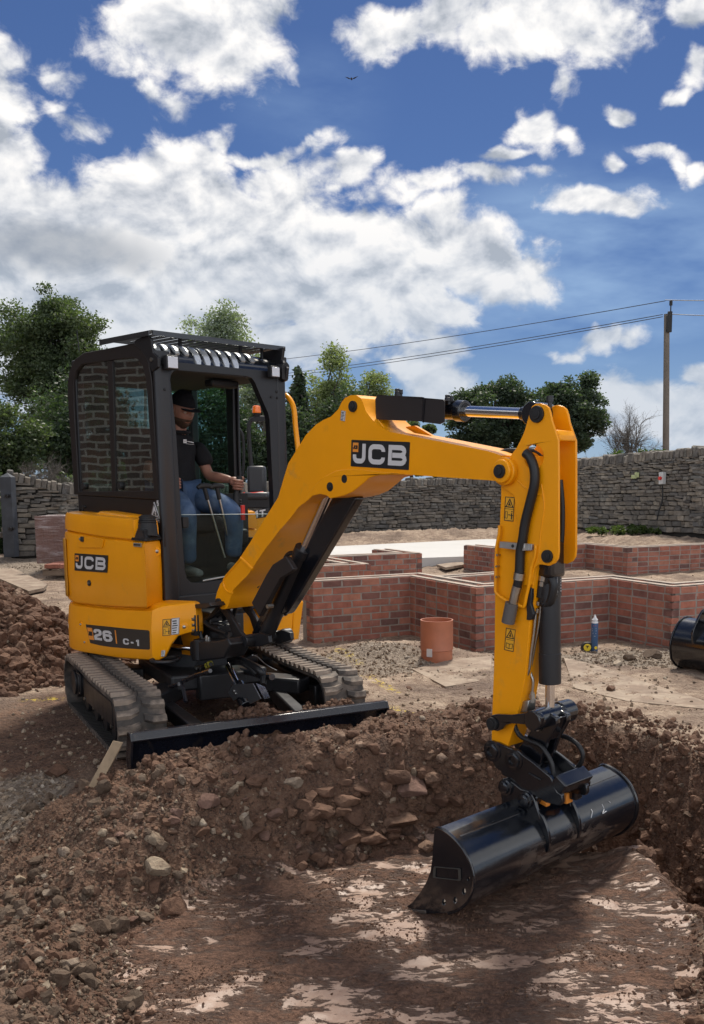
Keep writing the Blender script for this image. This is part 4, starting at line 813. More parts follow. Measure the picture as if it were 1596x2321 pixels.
# work lamps
for (x0, y0, x1, y1) in ((265, 275, 378, 408), (1218, 365, 1302, 492)):
    c = A3('e', (x0 + x1) / 2, (y0 + y1) / 2, AC + .06); w_ = (A3('e', x1, y0, AC + .06) - A3('e', x0, y0, AC + .06)).y; 
    mb = MB(); mb.box(c - Vector((.02, 0, 0)), (.045, w_, w_ * 1.02)); o = spart(mb, 'work_lamp', PLA, bevel=.008, seg=3)
    mb = MB(); mb.box(c + Vector((.0035, 0, 0)), (.006, w_ * .80, w_ * .80)); 
    sub(mb, 'lens', LENS, o, bevel=.003)
    mb = MB(); mb.box(c + Vector((-.06, -.03 if c.y < .2 else .03, .0)), (.05, .03, .02)); sub(mb, 'lamp_bracket', PLA, o)
c = A3('e', 1335, 430, AC + .03); mb = MB(); mb.prism(roundpoly([(c.y - .03, c.z - .05), (c.y + .02, c.z - .055), (c.y + .035, c.z + .045), (c.y + .01, c.z + .07), (c.y - .03, c.z + .03)], .01), *front(AC + .05, AC - .05)); spart(mb, 'side_marker_housing', PLA, bevel=.006)
# grab rail on the far side of the cab, yellow
pts = [onp(*dpx('e', X, Y), 1, LC2 + .10, S0, THE) for X, Y in ((1340, 635), (1375, 660), (1412, 720), (1432, 800))] + [onp(*dpx('f', X, Y), 1, LC2 + .10, S0, THE) for X, Y in ((1440, 0), (1462, 200), (1480, 420))]
mb = MB(); mb.tube(pts, .0185, 12, 5); rail = spart(mb, 'grab_rail', YEL)
mb = MB(); mb.cyl(pts[0] + Vector((0, -.13, .01)), pts[0] + Vector((0, .012, .0)), .024, 12); sub(mb, 'rail_bracket', PLA, rail)
# aerial at the back of the cab
mb = MB(); p = L3('a', 170, 150, LC + .1); mb.cyl(p, p + Vector((-.02, 0, .14)), .004, 6); spart(mb, 'aerial', PLA)
# seat, consoles and levers inside
ST = mat('seat_fabric', (.020, .020, .023), .8, bump=.3, bscale=150)
mb = MB(); CL = .22
mb.box((-.42, CL, 1.24), (.46, .46, .12)); mb.box((-.72, CL, 1.60), (.13, .44, .62), Matrix.Rotation(-.12, 3, 'Y')); mb.box((-.45, CL, 1.05), (.34, .34, .30)); spart(mb, 'operator_seat', ST, bevel=.05, seg=4)
mb = MB(); mb.box((-.40, CL - .33, 1.14), (.5, .12, .12)); mb.box((-.40, CL + .33, 1.14), (.5, .12, .12)); mb.box((-.05, CL, .86), (.3, .86, .05)); mb.box((-.1, LC + .12, 1.02), (.12, .10, .3)); spart(mb, 'console', PLA, bevel=.02, seg=3)
for (hx0, hy0, bx, by) in ((610, 575, 795, 1210), (725, 575, 870, 1195)):
    t = A3('f', hx0, hy0, -.02); b_ = A3('f', bx, by, -.02); m1 = t.lerp(b_, .12)
    mb = MB(); mb.tube([m1, t.lerp(b_, .5) + Vector((0, 0, 0)), b_], .009, 10, 3); lev = spart(mb, 'travel_lever', STL)
    mb = MB(); mb.tube([t + Vector((0, -.052, .0)), t + Vector((0, -.03, .012)), t + Vector((0, .0, .015)), t + Vector((0, .04, .012)), t + Vector((0, .055, .004))], [.014, .019, .019, .017, .012], 10, 3); mb.tube([t, t.lerp(b_, .06), m1.lerp(b_, .05)], .015, 10, 2); sub(mb, 'lever_grip', PLA, lev)
jt = A3('f', 930, 490, -.08); mb = MB(); jb = A3('f', 900, 640, -.08); mb.tube([jt + Vector((0, .004, .014)), jt, jt.lerp(jb, .4), jb, jb + Vector((0, 0, -.06))], [.020, .024, .016, .016, .022, .03], 12, 3)
for k in range(6): mb.lathe(jb + Vector((.02, .018, -.03 - k * .018)), jb + Vector((.02, .018, -1)), [(0, .010), (.006, .014), (.012, .010)], 10)
spart(mb, 'joystick', PLA)
mb = MB(); p = A3('f', 962, 800, AC - .06); mb.tube([p + Vector((0, 0, .05)), p, p + Vector((0, 0, -.05))], .015, 10, 3); spart(mb, 'seat_belt_catch', RED)
mb = MB(); p0 = A3('e', 690, 560, -.1); mb.box(p0 + Vector((0, .07, .02)), (.10, .22, .05)); spart(mb, 'interior_mirror', PLA, bevel=.015)
mb = MB(); mb.box((-.295, (LC + LC2) / 2, 1.12), (.02, LC2 - LC - .07, .66)); spart(mb, 'rear_bulkhead', PLA)
# inside of the near pillar and roof lining
mb = MB(); mb.box((-.42, (LC + LC2) / 2, 2.235), (1.08, LC2 - LC - .08, .02)); spart(mb, 'roof_lining', mat('roof_lining', (.03, .03, .032), .8))
# ================================================================ boom, dipper, linkage, bucket
LN = -.145; LF = .095          # near and far faces of the boom
LQ = -.020                     # centre plane
# swing post
mb = MB(); 
cpin = L3('n', 735, 1125, LQ); fpin = L3('n', 150, 678, LN)
def Lq(z, l, *p): return [L(z, x, y, l) for x, y in p]
for l in (LN + .03, LF - .05):
    pl_ = Lq('n', LN + .02, (120, 735), (230, 760), (330, 930), (400, 1050), (470, 1130), (640, 1060), (760, 1100), (775, 1190), (640, 1240), (400, 1240), (200, 1215), (40, 1200), (60, 1130), (230, 1140), (300, 1090), (240, 900), (150, 780))
    mb.prism(pl_, *side(l, l + .025))
kp = spart(mb, 'swing_post', BLK, bevel=.004)
mb = MB(); k0 = L3('i', 790, 640, -.06); mb.cyl((k0.x, LQ, .44), (k0.x, LQ, .66), .085, 28); mb.box((k0.x + .02, LQ, .62), (.26, .17, .05)); mb.box((k0.x + .02, LQ, .50), (.26, .17, .05)); mb.box((k0.x - .25, LQ + .02, .56), (.36, .22, .24)); sub(mb, 'post_pivot', BLK, kp, bevel=.008)
mb = MB(); mb.cyl(fpin + Vector((0, -.012, 0)), (fpin.x, LF + .03, fpin.z), .030, 24); mb.cyl(fpin + Vector((0, -.018, 0)), fpin + Vector((0, -.002, 0)), .018, 20); sub(mb, 'foot_pin', PLA, kp, bevel=.003)
mb = MB(); mb.cyl((cpin.x, LN - .03, cpin.z), (cpin.x, LF + .05, cpin.z), .036, 24); mb.cyl((cpin.x, LF + .02, cpin.z), (cpin.x, LF + .075, cpin.z), .040, 24); sub(mb, 'cylinder_pin', BLK, kp, bevel=.004)
# swing ram and its lug
a, b = L3('i', 230, 598, -.34), L3('i', 560, 622, -.24); mb = MB(); mb.cyl(a - Vector((.2, .06, -.01)), b, .0165, 16); ram = spart(mb, 'swing_ram_rod', CHR)
t0 = Lq('i', -.24, (560, 525), (620, 505), (720, 530), (900, 520), (1040, 480), (1090, 560), (1050, 640), (1000, 740), (700, 775), (590, 770), (560, 700), (555, 600)); mb = MB(); mb.prism(t0, *side(-.27, -.12)); lug = spart(mb, 'swing_lug', BLK, bevel=.01)
mb = MB(); p = L3('i', 640, 515, -.24); mb.cyl(p - Vector((0, 0, .12)), p + Vector((0, 0, .006)), .042, 24); sub(mb, 'swing_pin', BLK, lug, bevel=.004)
for (x, y) in ((725, 480), (750, 500)):
    p = L3('i', x, y, -.22); mb = MB(); mb.cyl(p - Vector((0, 0, .03)), p + Vector((0, 0, .008)), .011, 12); mb.cyl(p, p + Vector((0, 0, .014)), .0075, 6); sub(mb, 'bolt', STL, lug)
# plate with three bolts at the front of the side cover
p = L3('i', 575, 320, -.245); mb = MB(); mb.box(p, (.05, .03, .13)); bp = spart(mb, 'bolted_bracket', BLK, bevel=.004)
for y in (245, 320, 385):
    p = L3('i', 550, y, -.262); mb = MB(); mb.cyl(p - Vector((0, .010, 0)), p + Vector((0, .02, 0)), .0105, 6); mb.cyl(p - Vector((0, .003, 0)), p + Vector((0, .02, 0)), .0145, 14); sub(mb, 'bolt', STL, bp)
mb = MB(); q = Lq('i', -.20, (570, 60), (840, 25), (870, 70), (800, 100), (600, 98)); mb.prism(q, *side(-.25, -.10)); spart(mb, 'front_ledge', BLK, bevel=.004)
# hydraulic hoses by the post
HB = random.Random(5); hs = spart(MB().box((.25, .0, .62), (.3, .2, .2)), 'valve_block', BLK, bevel=.01)
for k in range(6):
    mb = MB(); x0 = .18 + .04 * k; mb.tube([(x0, -.18 + .05 * k, .60), (x0 + .12, -.16 + .04 * k, .62 + .03 * k), (x0 + .26, -.07 + .02 * k, .74 + .02 * k), (x0 + .40, -.06 + .02 * k, .95), (x0 + .62, -.05 + .02 * k, 1.16)], .014, 10, 6); sub(mb, 'hose', RUB, hs)
for (z, pts) in (('i', ((700, 280), (770, 340), (880, 390), (980, 430))), ('i', ((640, 300), (640, 400), (660, 500)))):
    mb = MB(); mb.tube([L3(z, x, y, -.2) for x, y in pts], .012, 8, 4); sub(mb, 'hose', RUB, hs)
# main boom: near side outline
top = [('a', 1010, 1480), ('a', 1050, 1420), ('a', 1090, 1372), ('a', 1160, 1265), ('a', 1250, 1120), ('a', 1325, 1000), ('a', 1360, 880), ('a', 1385, 800), ('a', 1420, 745), ('a', 1485, 640), ('a', 1545, 578), ('a', 1590, 550),
       ('c', 165, 222), ('c', 205, 182), ('c', 222, 145), ('c', 240, 122), ('c', 270, 108), ('c', 300, 107), ('c', 325, 124), ('c', 338, 155), ('c', 352, 195), ('c', 385, 238), ('c', 425, 275), ('c', 480, 303), ('c', 570, 320), ('c', 750, 355), ('c', 900, 385), ('c', 1000, 405), ('c', 1070, 428)]
bot = [('c', 1060, 566), ('c', 1000, 560), ('c', 850, 550), ('c', 700, 540), ('c', 580, 530), ('c', 440, 528), ('c', 375, 545), ('c', 335, 580), ('c', 290, 618), ('c', 240, 640), ('c', 200, 650), ('c', 165, 655), ('c', 148, 640), ('c', 110, 632), ('c', 75, 640), ('c', 35, 672), ('a', 1445, 1055), ('a', 1400, 1115), ('a', 1345, 1180), ('b', 1340, 312), ('b', 1250, 430), ('b', 1185, 525), ('b', 1150, 580), ('b', 1110, 620), ('b', 1065, 665), ('b', 1048, 715), ('b', 1035, 760), ('b', 1022, 778), ('b', 1000, 780), ('b', 978, 768), ('b', 964, 742), ('b', 962, 715), ('b', 970, 680), ('b', 990, 630)]
bo = [L(z, x, y, LN) for z, x, y in top + bot]
mb = MB(); mb.prism(bo, *side(LN, LF)); boom = spart(mb, 'boom', YEL, smooth=30, bevel=.008, seg=3)
# boom end boss
e0 = L3('c', 1083, 513, LN); mb = MB(); mb.cyl(e0 + Vector((0, -.004, 0)), (e0.x, LF + .004, e0.z), .062, 36); mb.cyl(e0 + Vector((0, -.022, 0)), (e0.x, LF, e0.z), .052, 36); sub(mb, 'end_boss', YEL, boom, bevel=.005)
def pin(parent, p, r, l, name='pin'):
    mb = MB(); mb.cyl((p[0], l + .002, p[1] if len(p) == 2 else p[2]), (p[0], l - .012, p[1] if len(p) == 2 else p[2]), r, 24); mb.cyl((p[0], l - .010, p[1] if len(p) == 2 else p[2]), (p[0], l - .018, p[1] if len(p) == 2 else p[2]), r * .62, 20); mb.cyl((p[0], l - .0175, p[1] if len(p) == 2 else p[2]), (p[0], l - .020, p[1] if len(p) == 2 else p[2]), r * .3, 8); return sub(mb, name, PLA, parent, bevel=.002)
pin(boom, L('c', 1083, 513, LN), .030, LN - .022, 'boom_end_pin')
pin(boom, L('c', 286, 168, LN), .028, LN, 'cylinder_pin'); pin(boom, L('c', 167, 595, LN), .024, LN, 'cylinder_pin')
c_ = L('c', 243, 553, LN); mb = MB(); mb.lathe((c_[0], LN - .0012, c_[1]), (c_[0], 1, c_[1]), [(-.0085, .021), (-.008, .0215), (.006, .022)], 24); sub(mb, 'dark_hole_disc', DBK, boom)  # black disc painted in for the dark inside of a hole
# proud lug plate round the lower cylinder pin and pressed rib near the foot
def rib(parent, l, pts, r, name='weld_rib', mt=YEL, sm=4):
    mb = MB(); mb.tube([L3(z, x, y, l) for z, x, y in pts], r, 8, sm); return sub(mb, name, mt, parent)
lp = Lq('c', LN, (20, 690), (45, 640), (90, 580), (140, 538), (200, 508), (260, 500), (330, 502), (440, 515), (560, 524), (580, 531), (440, 530), (375, 547), (335, 582), (290, 620), (240, 642), (200, 652), (165, 657), (148, 642), (110, 634), (75, 642), (40, 672))
mb = MB(); mb.prism(lp, *side(LN - .008, LN + .004)); sub(mb, 'lug_plate', YEL, boom, bevel=.004)
rib(boom, LN, [('n', 430, 105), ('n', 500, 170), ('n', 580, 248)], .010); 
rib(boom, LN, [('n', 425, 115), ('n', 330, 225), ('n', 225, 350), ('n', 205, 420), ('n', 225, 490), ('n', 270, 540), ('n', 320, 545)], .006)
# lifting label
q = [L('c', *c, LN) for c in ((217, 242), (240, 247), (245, 193), (222, 188))]; label_plate(boom, q, lambda a, z, h: (a, LN - h - .001, z), 'lifting_label')
q = [L('c', *c, LN) for c in ((272, 486), (580, 506), (587, 357), (276, 345))]; logo(boom, q, lambda a, z, h: (a, LN - h - .001, z))
# boom cylinder under the boom, its rod at the top and the folded guards
lp0 = L3('c', 167, 595, LQ); cdir = (lp0 - cpin); cl = cdir.length; cd_ = cdir.normalized()
mb = MB(); mb.cyl(cpin + Vector((0, 0, 0)), cpin + cd_ * cl * .60, .046, 24); mb.cyl(cpin + cd_ * cl * .57, cpin + cd_ * cl * .62, .053, 24); bcy = spart(mb, 'boom_cylinder', BLK, bevel=.004)
mb = MB(); mb.cyl(cpin + cd_ * cl * .6, lp0, .026, 20); sub(mb, 'cylinder_rod', CHR, bcy)
g1 = Lq('n', LN - .01, (980, 85), (1000, 92), (1088, 240), (1080, 262), (925, 358), (650, 856), (552, 680), (750, 300), (820, 188))
mb = MB(); mb.prism(g1, *side(LN - .005, LN + .03)); 
g = spart(mb, 'cylinder_guard', mat('guard_brown_black', (.022, .018, .018), .5, spec=.4), bevel=.006)
LG = LF - .02
g2 = Lq('n', -.04, (925, 358), (1085, 262), (1170, 205), (1270, 60), (1500, -300)) 
gg = Lq('c', -.03, (170, 655), (210, 640), (290, 640), (300, 660), (0, 1160)) + Lq('n', -.03, (1020, 800), (985, 822), (890, 808), (840, 850), (800, 960), (730, 1080), (620, 1110), (560, 1060), (640, 900), (760, 640), (925, 358), (1090, 250))
mb = MB(); mb.prism(gg, *side(-.03, .03)); gr = spart(mb, 'cylinder_guard', GLB, bevel=.008)
mb = MB(); a, b = [L3('c', *c, LF - .01) for c in ((292, 650), (0, 1160))]; c2 = L3('n', 985, 815, LF - .01); mb.tube([a, b.lerp(a, .0), c2], .018, 8, 1); sub(mb, 'guard_edge', BLK, gr)
p = L3('n', 780, 720, LN - .01); mb = MB(); mb.cyl(p - Vector((0, .010, 0)), p + Vector((0, .03, 0)), .013, 6); sub(mb, 'bolt', STL, g)
q = Lq('n', -.06, (612, 1158), (690, 1160), (708, 1115), (630, 1110)); label_plate(bcy, q, lambda a, z, h: (a, -.075 - h, z), 'cylinder_label')
mb = MB(); cc = L3('n', 1110, 165, LQ + .02); mb.tube([cc + Vector((.03, -.02, -.05)), cc + Vector((-.03, -.03, -.03)), cc + Vector((-.04, -.03, .03)), cc + Vector((.02, -.03, .06)), cc + Vector((.06, -.03, .02))], .014, 10, 5); sub(mb, 'hose', RUB, bcy)
# dipper cylinder on top of the boom
a = L3('c', 286, 168, LQ); b = L3('c', 1275, 210, LQ); d = (b - a).normalized(); ln = (b - a).length
def along(z, X, Y): p = L3(z, X, Y, LQ); return (p - a).dot(d)
s1 = along('c', 765, 200); s2 = along('c', 880, 200)
mb = MB(); mb.cyl(a, a + d * s2, .043, 28); mb.cyl(a + d * (s2 - .05), a + d * s2, .050, 28); mb.cyl((a.x, -.07, a.z), (a.x, .03, a.z), .05, 24); dcy = spart(mb, 'dipper_cylinder', GLB, bevel=.004)
mb = MB(); mb.cyl(a + d * s2, b - d * .05, .0255, 24); sub(mb, 'cylinder_rod', CHR, dcy)
mb = MB(); mb.cyl(b - d * .10, b - d * .02, .030, 20); mb.cyl((b.x, -.085, b.z), (b.x, .045, b.z), .052, 28); sub(mb, 'rod_eye', GLB, dcy, bevel=.004)
LGD = LN + .035
gq = Lq('c', LGD, (412, 107), (650, 117), (665, 122), (760, 130), (770, 140), (768, 250), (745, 262), (660, 252), (655, 248), (405, 237), (400, 130)); mb = MB(); mb.prism(gq, *side(LGD, LGD + .005)); mb.prism([(gq[0][0], gq[0][1]), (gq[3][0], gq[3][1]), (gq[3][0], gq[3][1] - .006), (gq[0][0], gq[0][1] - .006)], *side(LGD, LF - .05)); gb = spart(mb, 'cylinder_guard', MATS['guard_brown_black'], bevel=.003)
mb = MB(); q = Lq('c', LGD - .002, (655, 118), (668, 123), (658, 255), (650, 248)); mb.prism(q, *side(LGD - .004, LGD)); sub(mb, 'guard_fold', GLB, gb)
for (x, y) in ((525, 92), (792, 126)):
    p = L3('c', x, y, LQ - .02); mb = MB(); mb.cyl(p - Vector((0, 0, .03)), p + Vector((0, 0, .004)), .020, 12); mb.cyl(p + Vector((-.008, 0, 0)), p + Vector((-.008, 0, .018)), .013, 6); mb.cyl(p + Vector((.018, 0, -.01)), p + Vector((.018, 0, .012)), .010, 6); sub(mb, 'hose_fitting', BLK, dcy, bevel=.002)
mb = MB(); mb.tube([L3('c', x, y, LQ) for x, y in ((400, 170), (372, 190), (370, 215), (395, 240), (430, 262))], .016, 10, 4); sub(mb, 'hose', RUB, dcy)
mb = MB(); q = Lq('c', LQ, (340, 125), (400, 118), (410, 235), (380, 240), (352, 200)); mb.prism(q, *side(-.09, .05)); sub(mb, 'cylinder_eye', GLB, dcy, bevel=.01)
# gusset on the boom top behind the lug
mb = MB(); q = Lq('c', LN + .02, (425, 270), (480, 262), (520, 285), (565, 312), (580, 322), (480, 306)); mb.prism(q, *side(LF - .05, LF - .03)); sub(mb, 'gusset', YEL, boom)
# ---------------------------------------------------------------- dipper
DN, DF = -.105, .008
# tube
tu = Lq('c', DN, (1110, 440), (1235, 430), (1300, 560), (1285, 700), (1262, 1000), (1242, 1110), (1216, 1400), (1200, 1596)) + Lq('d', DN, (845, 300), (815, 420), (790, 500), (770, 562), (735, 550), (705, 530), (677, 545), (678, 450), (682, 330), (690, 120), (692, 0)) + Lq('c', DN, (1035, 1500), (1038, 1160), (1040, 1000), (1060, 870), (1070, 640), (1070, 560))
mb = MB(); mb.prism(tu, *side(DN, DF)); dip = spart(mb, 'dipper', YEL, smooth=30, bevel=.006, seg=3)
# flared side plates
pn = Lq('c', DN, (1236, 190), (1245, 168), (1265, 155), (1290, 152), (1315, 160), (1333, 175), (1343, 205), (1350, 245), (1365, 290), (1384, 345), (1386, 480), (1386, 940), (1382, 975), (1366, 1000), (1335, 1015), (1300, 1008), (1278, 1008), (1258, 1030), (1248, 1070), (1240, 1115), (1200, 1120), (1180, 900), (1150, 640), (1090, 600), (1070, 560), (1085, 490), (1120, 445), (1165, 385), (1190, 335), (1205, 300), (1222, 240))
hl = Lq('c', DN, *[(1255 + 52 * math.cos(t * math.pi / 10) , 437 + 68 * math.sin(t * math.pi / 10)) for t in range(20)])
tw = .014
mb = MB(); mb.prism(pn, *side(DN - tw, DN - .001), holes=[hl]); npl = sub(mb, 'side_plate', YEL, dip, smooth=30, bevel=.004)
mb = MB(); mb.prism(pn, *side(DF + .001, DF + tw)); fpl = sub(mb, 'side_plate', YEL, dip, smooth=30, bevel=.004)
# folded web between the plates at the top
web = Lq('c', DF, (1384, 345), (1380, 330), (1362, 285), (1345, 290), (1365, 345)); mb = MB(); mb.prism([(x, z) for x, z in Lq('c', DN, (1384, 350), (1384, 322), (1366, 290), (1350, 295), (1366, 350))], *side(DN, DF)); sub(mb, 'top_web', YEL, dip, bevel=.006)
pin(dip, L('c', 1275, 210, DN), .036, DN - tw, 'cylinder_pin'); pin(dip, L('c', 1330, 964, DN), .028, DN - tw, 'cylinder_pin')
p = L3('c', 1330, 118, LQ); mb = MB(); mb.cyl(p - Vector((0, 0, .05)), p + Vector((0, 0, .002)), .010, 10); mb.cyl(p - Vector((0, 0, .02)), p + Vector((0, 0, .006)), .015, 10); sub(mb, 'grease_fitting', DBK, dip)
rib(dip, DN - tw, [('c', 1285, 580), ('c', 1300, 700), ('c', 1280, 850), ('c', 1270, 1000)], .003, 'weld_bead'); rib(dip, DN - tw, [('c', 1160, 560), ('c', 1200, 600), ('c', 1260, 635), ('c', 1285, 640)], .004, 'weld_bead')
# hose guard frame: side edges, rung and grey clamp
rib(dip, DN - tw - .004, [('m', 140, 150), ('m', 138, 250), ('m', 108, 400), ('m', 98, 640), ('m', 95, 850), ('m', 100, 930), ('m', 160, 985), ('m', 250, 1040), ('m', 340, 1065), ('m', 420, 1095), ('m', 440, 1040), ('m', 455, 960), ('m', 485, 830), ('m', 510, 640), ('m', 555, 500), ('m', 560, 380)], .0075, 'hose_guard_rail', YEL, 2)
for (x, y) in ((120, 495), (112, 626), (110, 748)):
    p = L3('m', x, y, DN - .02); mb = MB(); mb.cyl(p - Vector((0, .006, 0)), p + Vector((0, .015, 0)), .005, 8); sub(mb, 'bolt', STL, dip)
q = Lq('m', DN - .04, (145, 408), (440, 445), (445, 362), (150, 338)); mb = MB(); mb.prism(q, *side(DN - .046, DN - .02)); cl_ = sub(mb, 'hose_clamp', ALU, dip, bevel=.002)
q = Lq('m', DN - .025, (440, 445), (520, 440), (525, 368), (445, 362)); mb = MB(); mb.prism(q, *side(DN - .03, DN - .01)); sub(mb, 'clamp_end', ALU, cl_, bevel=.002)
p = L3('m', 292, 390, DN - .048); mb = MB(); mb.cyl(p, p + Vector((0, .004, 0)), .0075, 12); sub(mb, 'clamp_bolt', DBK, cl_)
hp_ = [('c', 1200, 415), ('c', 1225, 440), ('c', 1247, 500), ('c', 1248, 580), ('c', 1225, 680), ('c', 1200, 780), ('c', 1185, 880), ('m', 385, 440), ('m', 378, 560), ('m', 372, 700)]
mb = MB(); mb.tube([L3(z, x, y, DN - .035) for z, x, y in hp_], .0215, 14, 4); hose = spart(mb, 'auxiliary_hose', RUB)
def hseg(pts, r, mt, nm):
    mb = MB(); mb.tube([L3('m', x, y, DN - .035) for x, y in pts], r, 16, 1); return sub(mb, nm, mt, hose)
hseg(((374, 700), (362, 780)), .025, STL, 'hose_ferrule'); hseg(((362, 780), (345, 860)), .020, RUB, 'hose_end'); hseg(((348, 855), (335, 900), (330, 925)), .022, STL, 'hose_ferrule'); hseg(((328, 920), (312, 1000), (300, 1050)), .021, STL, 'coupling')
hseg(((285, 1050), (240, 1280)), .030, mat('knurled_cap', (.13, .12, .115), .6, metal=.3, bump=.6, bscale=260, bdist=.003), 'coupling_cap')
# hoses looping over the boom end, through the plate hole
for k, pts in enumerate((((1040, 425), (1090, 408), (1150, 405), (1215, 420), (1262, 470), (1285, 500)), ((1050, 440), (1110, 425), (1180, 418), (1250, 405), (1300, 440), (1310, 475)), ((1060, 432), (1120, 412), (1200, 402), (1270, 400), (1305, 430)))):
    mb = MB(); mb.tube([L3('c', x, y, LQ + .02 + .02 * k) for x, y in pts], .013, 10, 4); spart(mb, 'hose', RUB)
mb = MB(); mb.tube([L3('c', x, y, LQ + .03) for x, y in ((1385, 560), (1396, 700), (1394, 850), (1385, 930))], .016, 10, 4); spart(mb, 'hose', RUB)
q = [L('c', *c, DN) for c in ((1087, 775), (1138, 781), (1146, 650), (1094, 646))]; warn(dip, q, lambda a, z, h: (a, DN - h - .001, z), 0)
q = [L('m', *c, DN) for c in ((197, 1595), (308, 1620), (335, 1358), (220, 1334))]; warn(dip, q, lambda a, z, h: (a, DN - h - .001, z), 1)
# steel pipes down the front face, bracket and valve block
xF = lambda z, X, Y: L3(z, X, Y, -.035)
for kk, pts in enumerate(((('m', 560, 1180), ('m', 540, 1400), ('m', 505, 1650), ('m', 478, 1850), ('m', 400, 1975), ('m', 382, 2100)), (('m', 622, 1080), ('m', 590, 1330), ('m', 540, 1600), ('m', 502, 1840), ('m', 530, 1950), ('m', 520, 2080)))):
    xF = (lambda z, X, Y, k_=kk: L3(z, X, Y, (-.084, -.060)[k_]))
    mb = MB(); mb.tube([xF(*p) for p in pts], .0065, 10, 5); pp_ = spart(mb, 'steel_pipe', STL)
    p = xF(*pts[-1]); mb = MB(); mb.cyl(p, p - Vector((0, 0, .05)), .011, 8); mb.cyl(p - Vector((0, 0, .012)), p - Vector((0, 0, .03)), .015, 6); sub(mb, 'pipe_union', STL, pp_)
q = Lq('k', -.07, (500, 500), (715, 478), (700, 625), (490, 640)); mb = MB(); mb.prism(q, *side(-.085, -.03)); spart(mb, 'pipe_bracket', STL, bevel=.004)
mb = MB(); mb.tube([L3('m', x, y, -.06) for x, y in ((650, 620), (640, 700), (625, 850), (605, 980))], .017, 12, 4); h2 = spart(mb, 'hose', RUB)
for (y0, y1, r) in ((735, 790, .020), (800, 850, .017), (1030, 1070, .014), (1110, 1160, .013)):
    u = lambda y: L3('m', 648 - (y - 735) * .18, y, -.06); mb = MB(); mb.cyl(u(y0), u(y1), r, 12); sub(mb, 'hose_fitting', STL, h2)
mb = MB(); mb.tube([L3('m', x, y, -.05) for x, y in ((680, 830), (735, 760), (770, 850), (745, 1000), (700, 1065), (640, 1050), (655, 960))], .020, 10, 5); sub(mb, 'hose_loop', RUB, h2)
q = Lq('m', -.10, (480, 1180), (470, 1010), (490, 900), (510, 865), (538, 880), (535, 1000), (525, 1060), (560, 1180), (530, 1245), (475, 1245)); mb = MB(); mb.prism(q, *side(-.115, -.095)); spart(mb, 'isolator_lever', BLK, bevel=.003)
# ---------------------------------------------------------------- bucket cylinder
t0 = L3('c', 1330, 964, LQ); t1 = L3('k', 960, 680, LQ); dd = (t1 - t0).normalized()
def al(z, X, Y): return (L3(z, X, Y, LQ) - t0).dot(dd)
e1 = al('m', 800, 640); e2 = al('m', 740, 1985)
mb = MB(); mb.cyl(t0 + dd * (e1 - .02), t0 + dd * (e2 - .02), .048, 32); mb.cyl(t0 + dd * (e2 - .14), t0 + dd * e2, .0505, 32); mb.cyl((t0.x, -.085, t0.z), (t0.x, .03, t0.z), .05, 24); kc = spart(mb, 'bucket_cylinder', BLK, bevel=.003)
mb = MB(); mb.box((t0.x + .01, LQ - .005, t0.z - .01), (.09, .11, .17), Matrix.Rotation(math.atan2(-dd.x, -dd.z) , 3, 'Y')); sub(mb, 'cylinder_head', GLB, kc, bevel=.02, seg=3)
mb = MB(); mb.cyl(t0 + dd * (e2 - .02), t1, .0215, 20); sub(mb, 'cylinder_rod', CHR, kc)
# label facing the front of the machine
c = t0 + dd * (e1 + .05) + Vector((.049, 0, 0)); ang = .9; 
def lab(u, v, h): return (t0 + dd * (e1 + .03 + (.09 - v)) + Vector((math.cos(u), math.sin(u), 0)) * (.0485 + h + .001))[:]
label_plate(kc, [(-.25, 0), (.70, 0), (.70, .09), (-.25, .09)], lambda u, v, h: lab(u, v, h), 'cylinder_label')
# ---------------------------------------------------------------- linkage
lk0 = L3('k', 255, 775, DN - .03); lk1 = L3('k', 790, 690, DN - .03)
sl = [L('k', x, y, DN - .03) for x, y in ((230, 670), (300, 655), (480, 662), (760, 630), (830, 640), (880, 700), (860, 800), (760, 830), (700, 790), (500, 775), (420, 790), (370, 850), (310, 872), (240, 855), (200, 800), (195, 735))]
mb = MB(); mb.prism(sl, *side(DN - .045, DN - .018)); link1 = spart(mb, 'side_link', GLB, bevel=.008, seg=3)
mb = MB(); mb.prism(sl, *side(DF + .018, DF + .042)); spart(mb, 'side_link', GLB, bevel=.008, seg=3)
pin(link1, (lk0.x, lk0.z), .030, DN - .045, 'link_pin'); 
mb = MB(); mb.cyl((t1.x, DN - .05, t1.z), (t1.x, DF + .09, t1.z), .046, 32); mb.cyl((t1.x, DF + .03, t1.z), (t1.x, DF + .12, t1.z), .053, 32); tl = spart(mb, 'tipping_link', GLB, bevel=.005)
p2 = L3('k', 700, 1240, LQ); 
yl = [L('k', x, y, -.05) for x, y in ((760, 760), (830, 640), (1000, 640), (1090, 700), (1090, 780), (960, 1000), (900, 1180), (860, 1300), (760, 1330), (620, 1290), (560, 1200), (600, 1060), (690, 960), (750, 850))]
mb = MB(); mb.prism(yl, *side(-.075, -.045)); mb.prism(yl, *side(.005, .035)); mb.prism([yl[0], yl[3], yl[5], yl[12]], *side(-.05, .01)); sub(mb, 'link_web', GLB, tl, bevel=.006)
p = L3('k', 820, 850, -.08); mb = MB(); mb.cyl(p - Vector((0, .012, 0)), p + Vector((0, .02, 0)), .010, 6); sub(mb, 'grease_nipple', STL, tl)
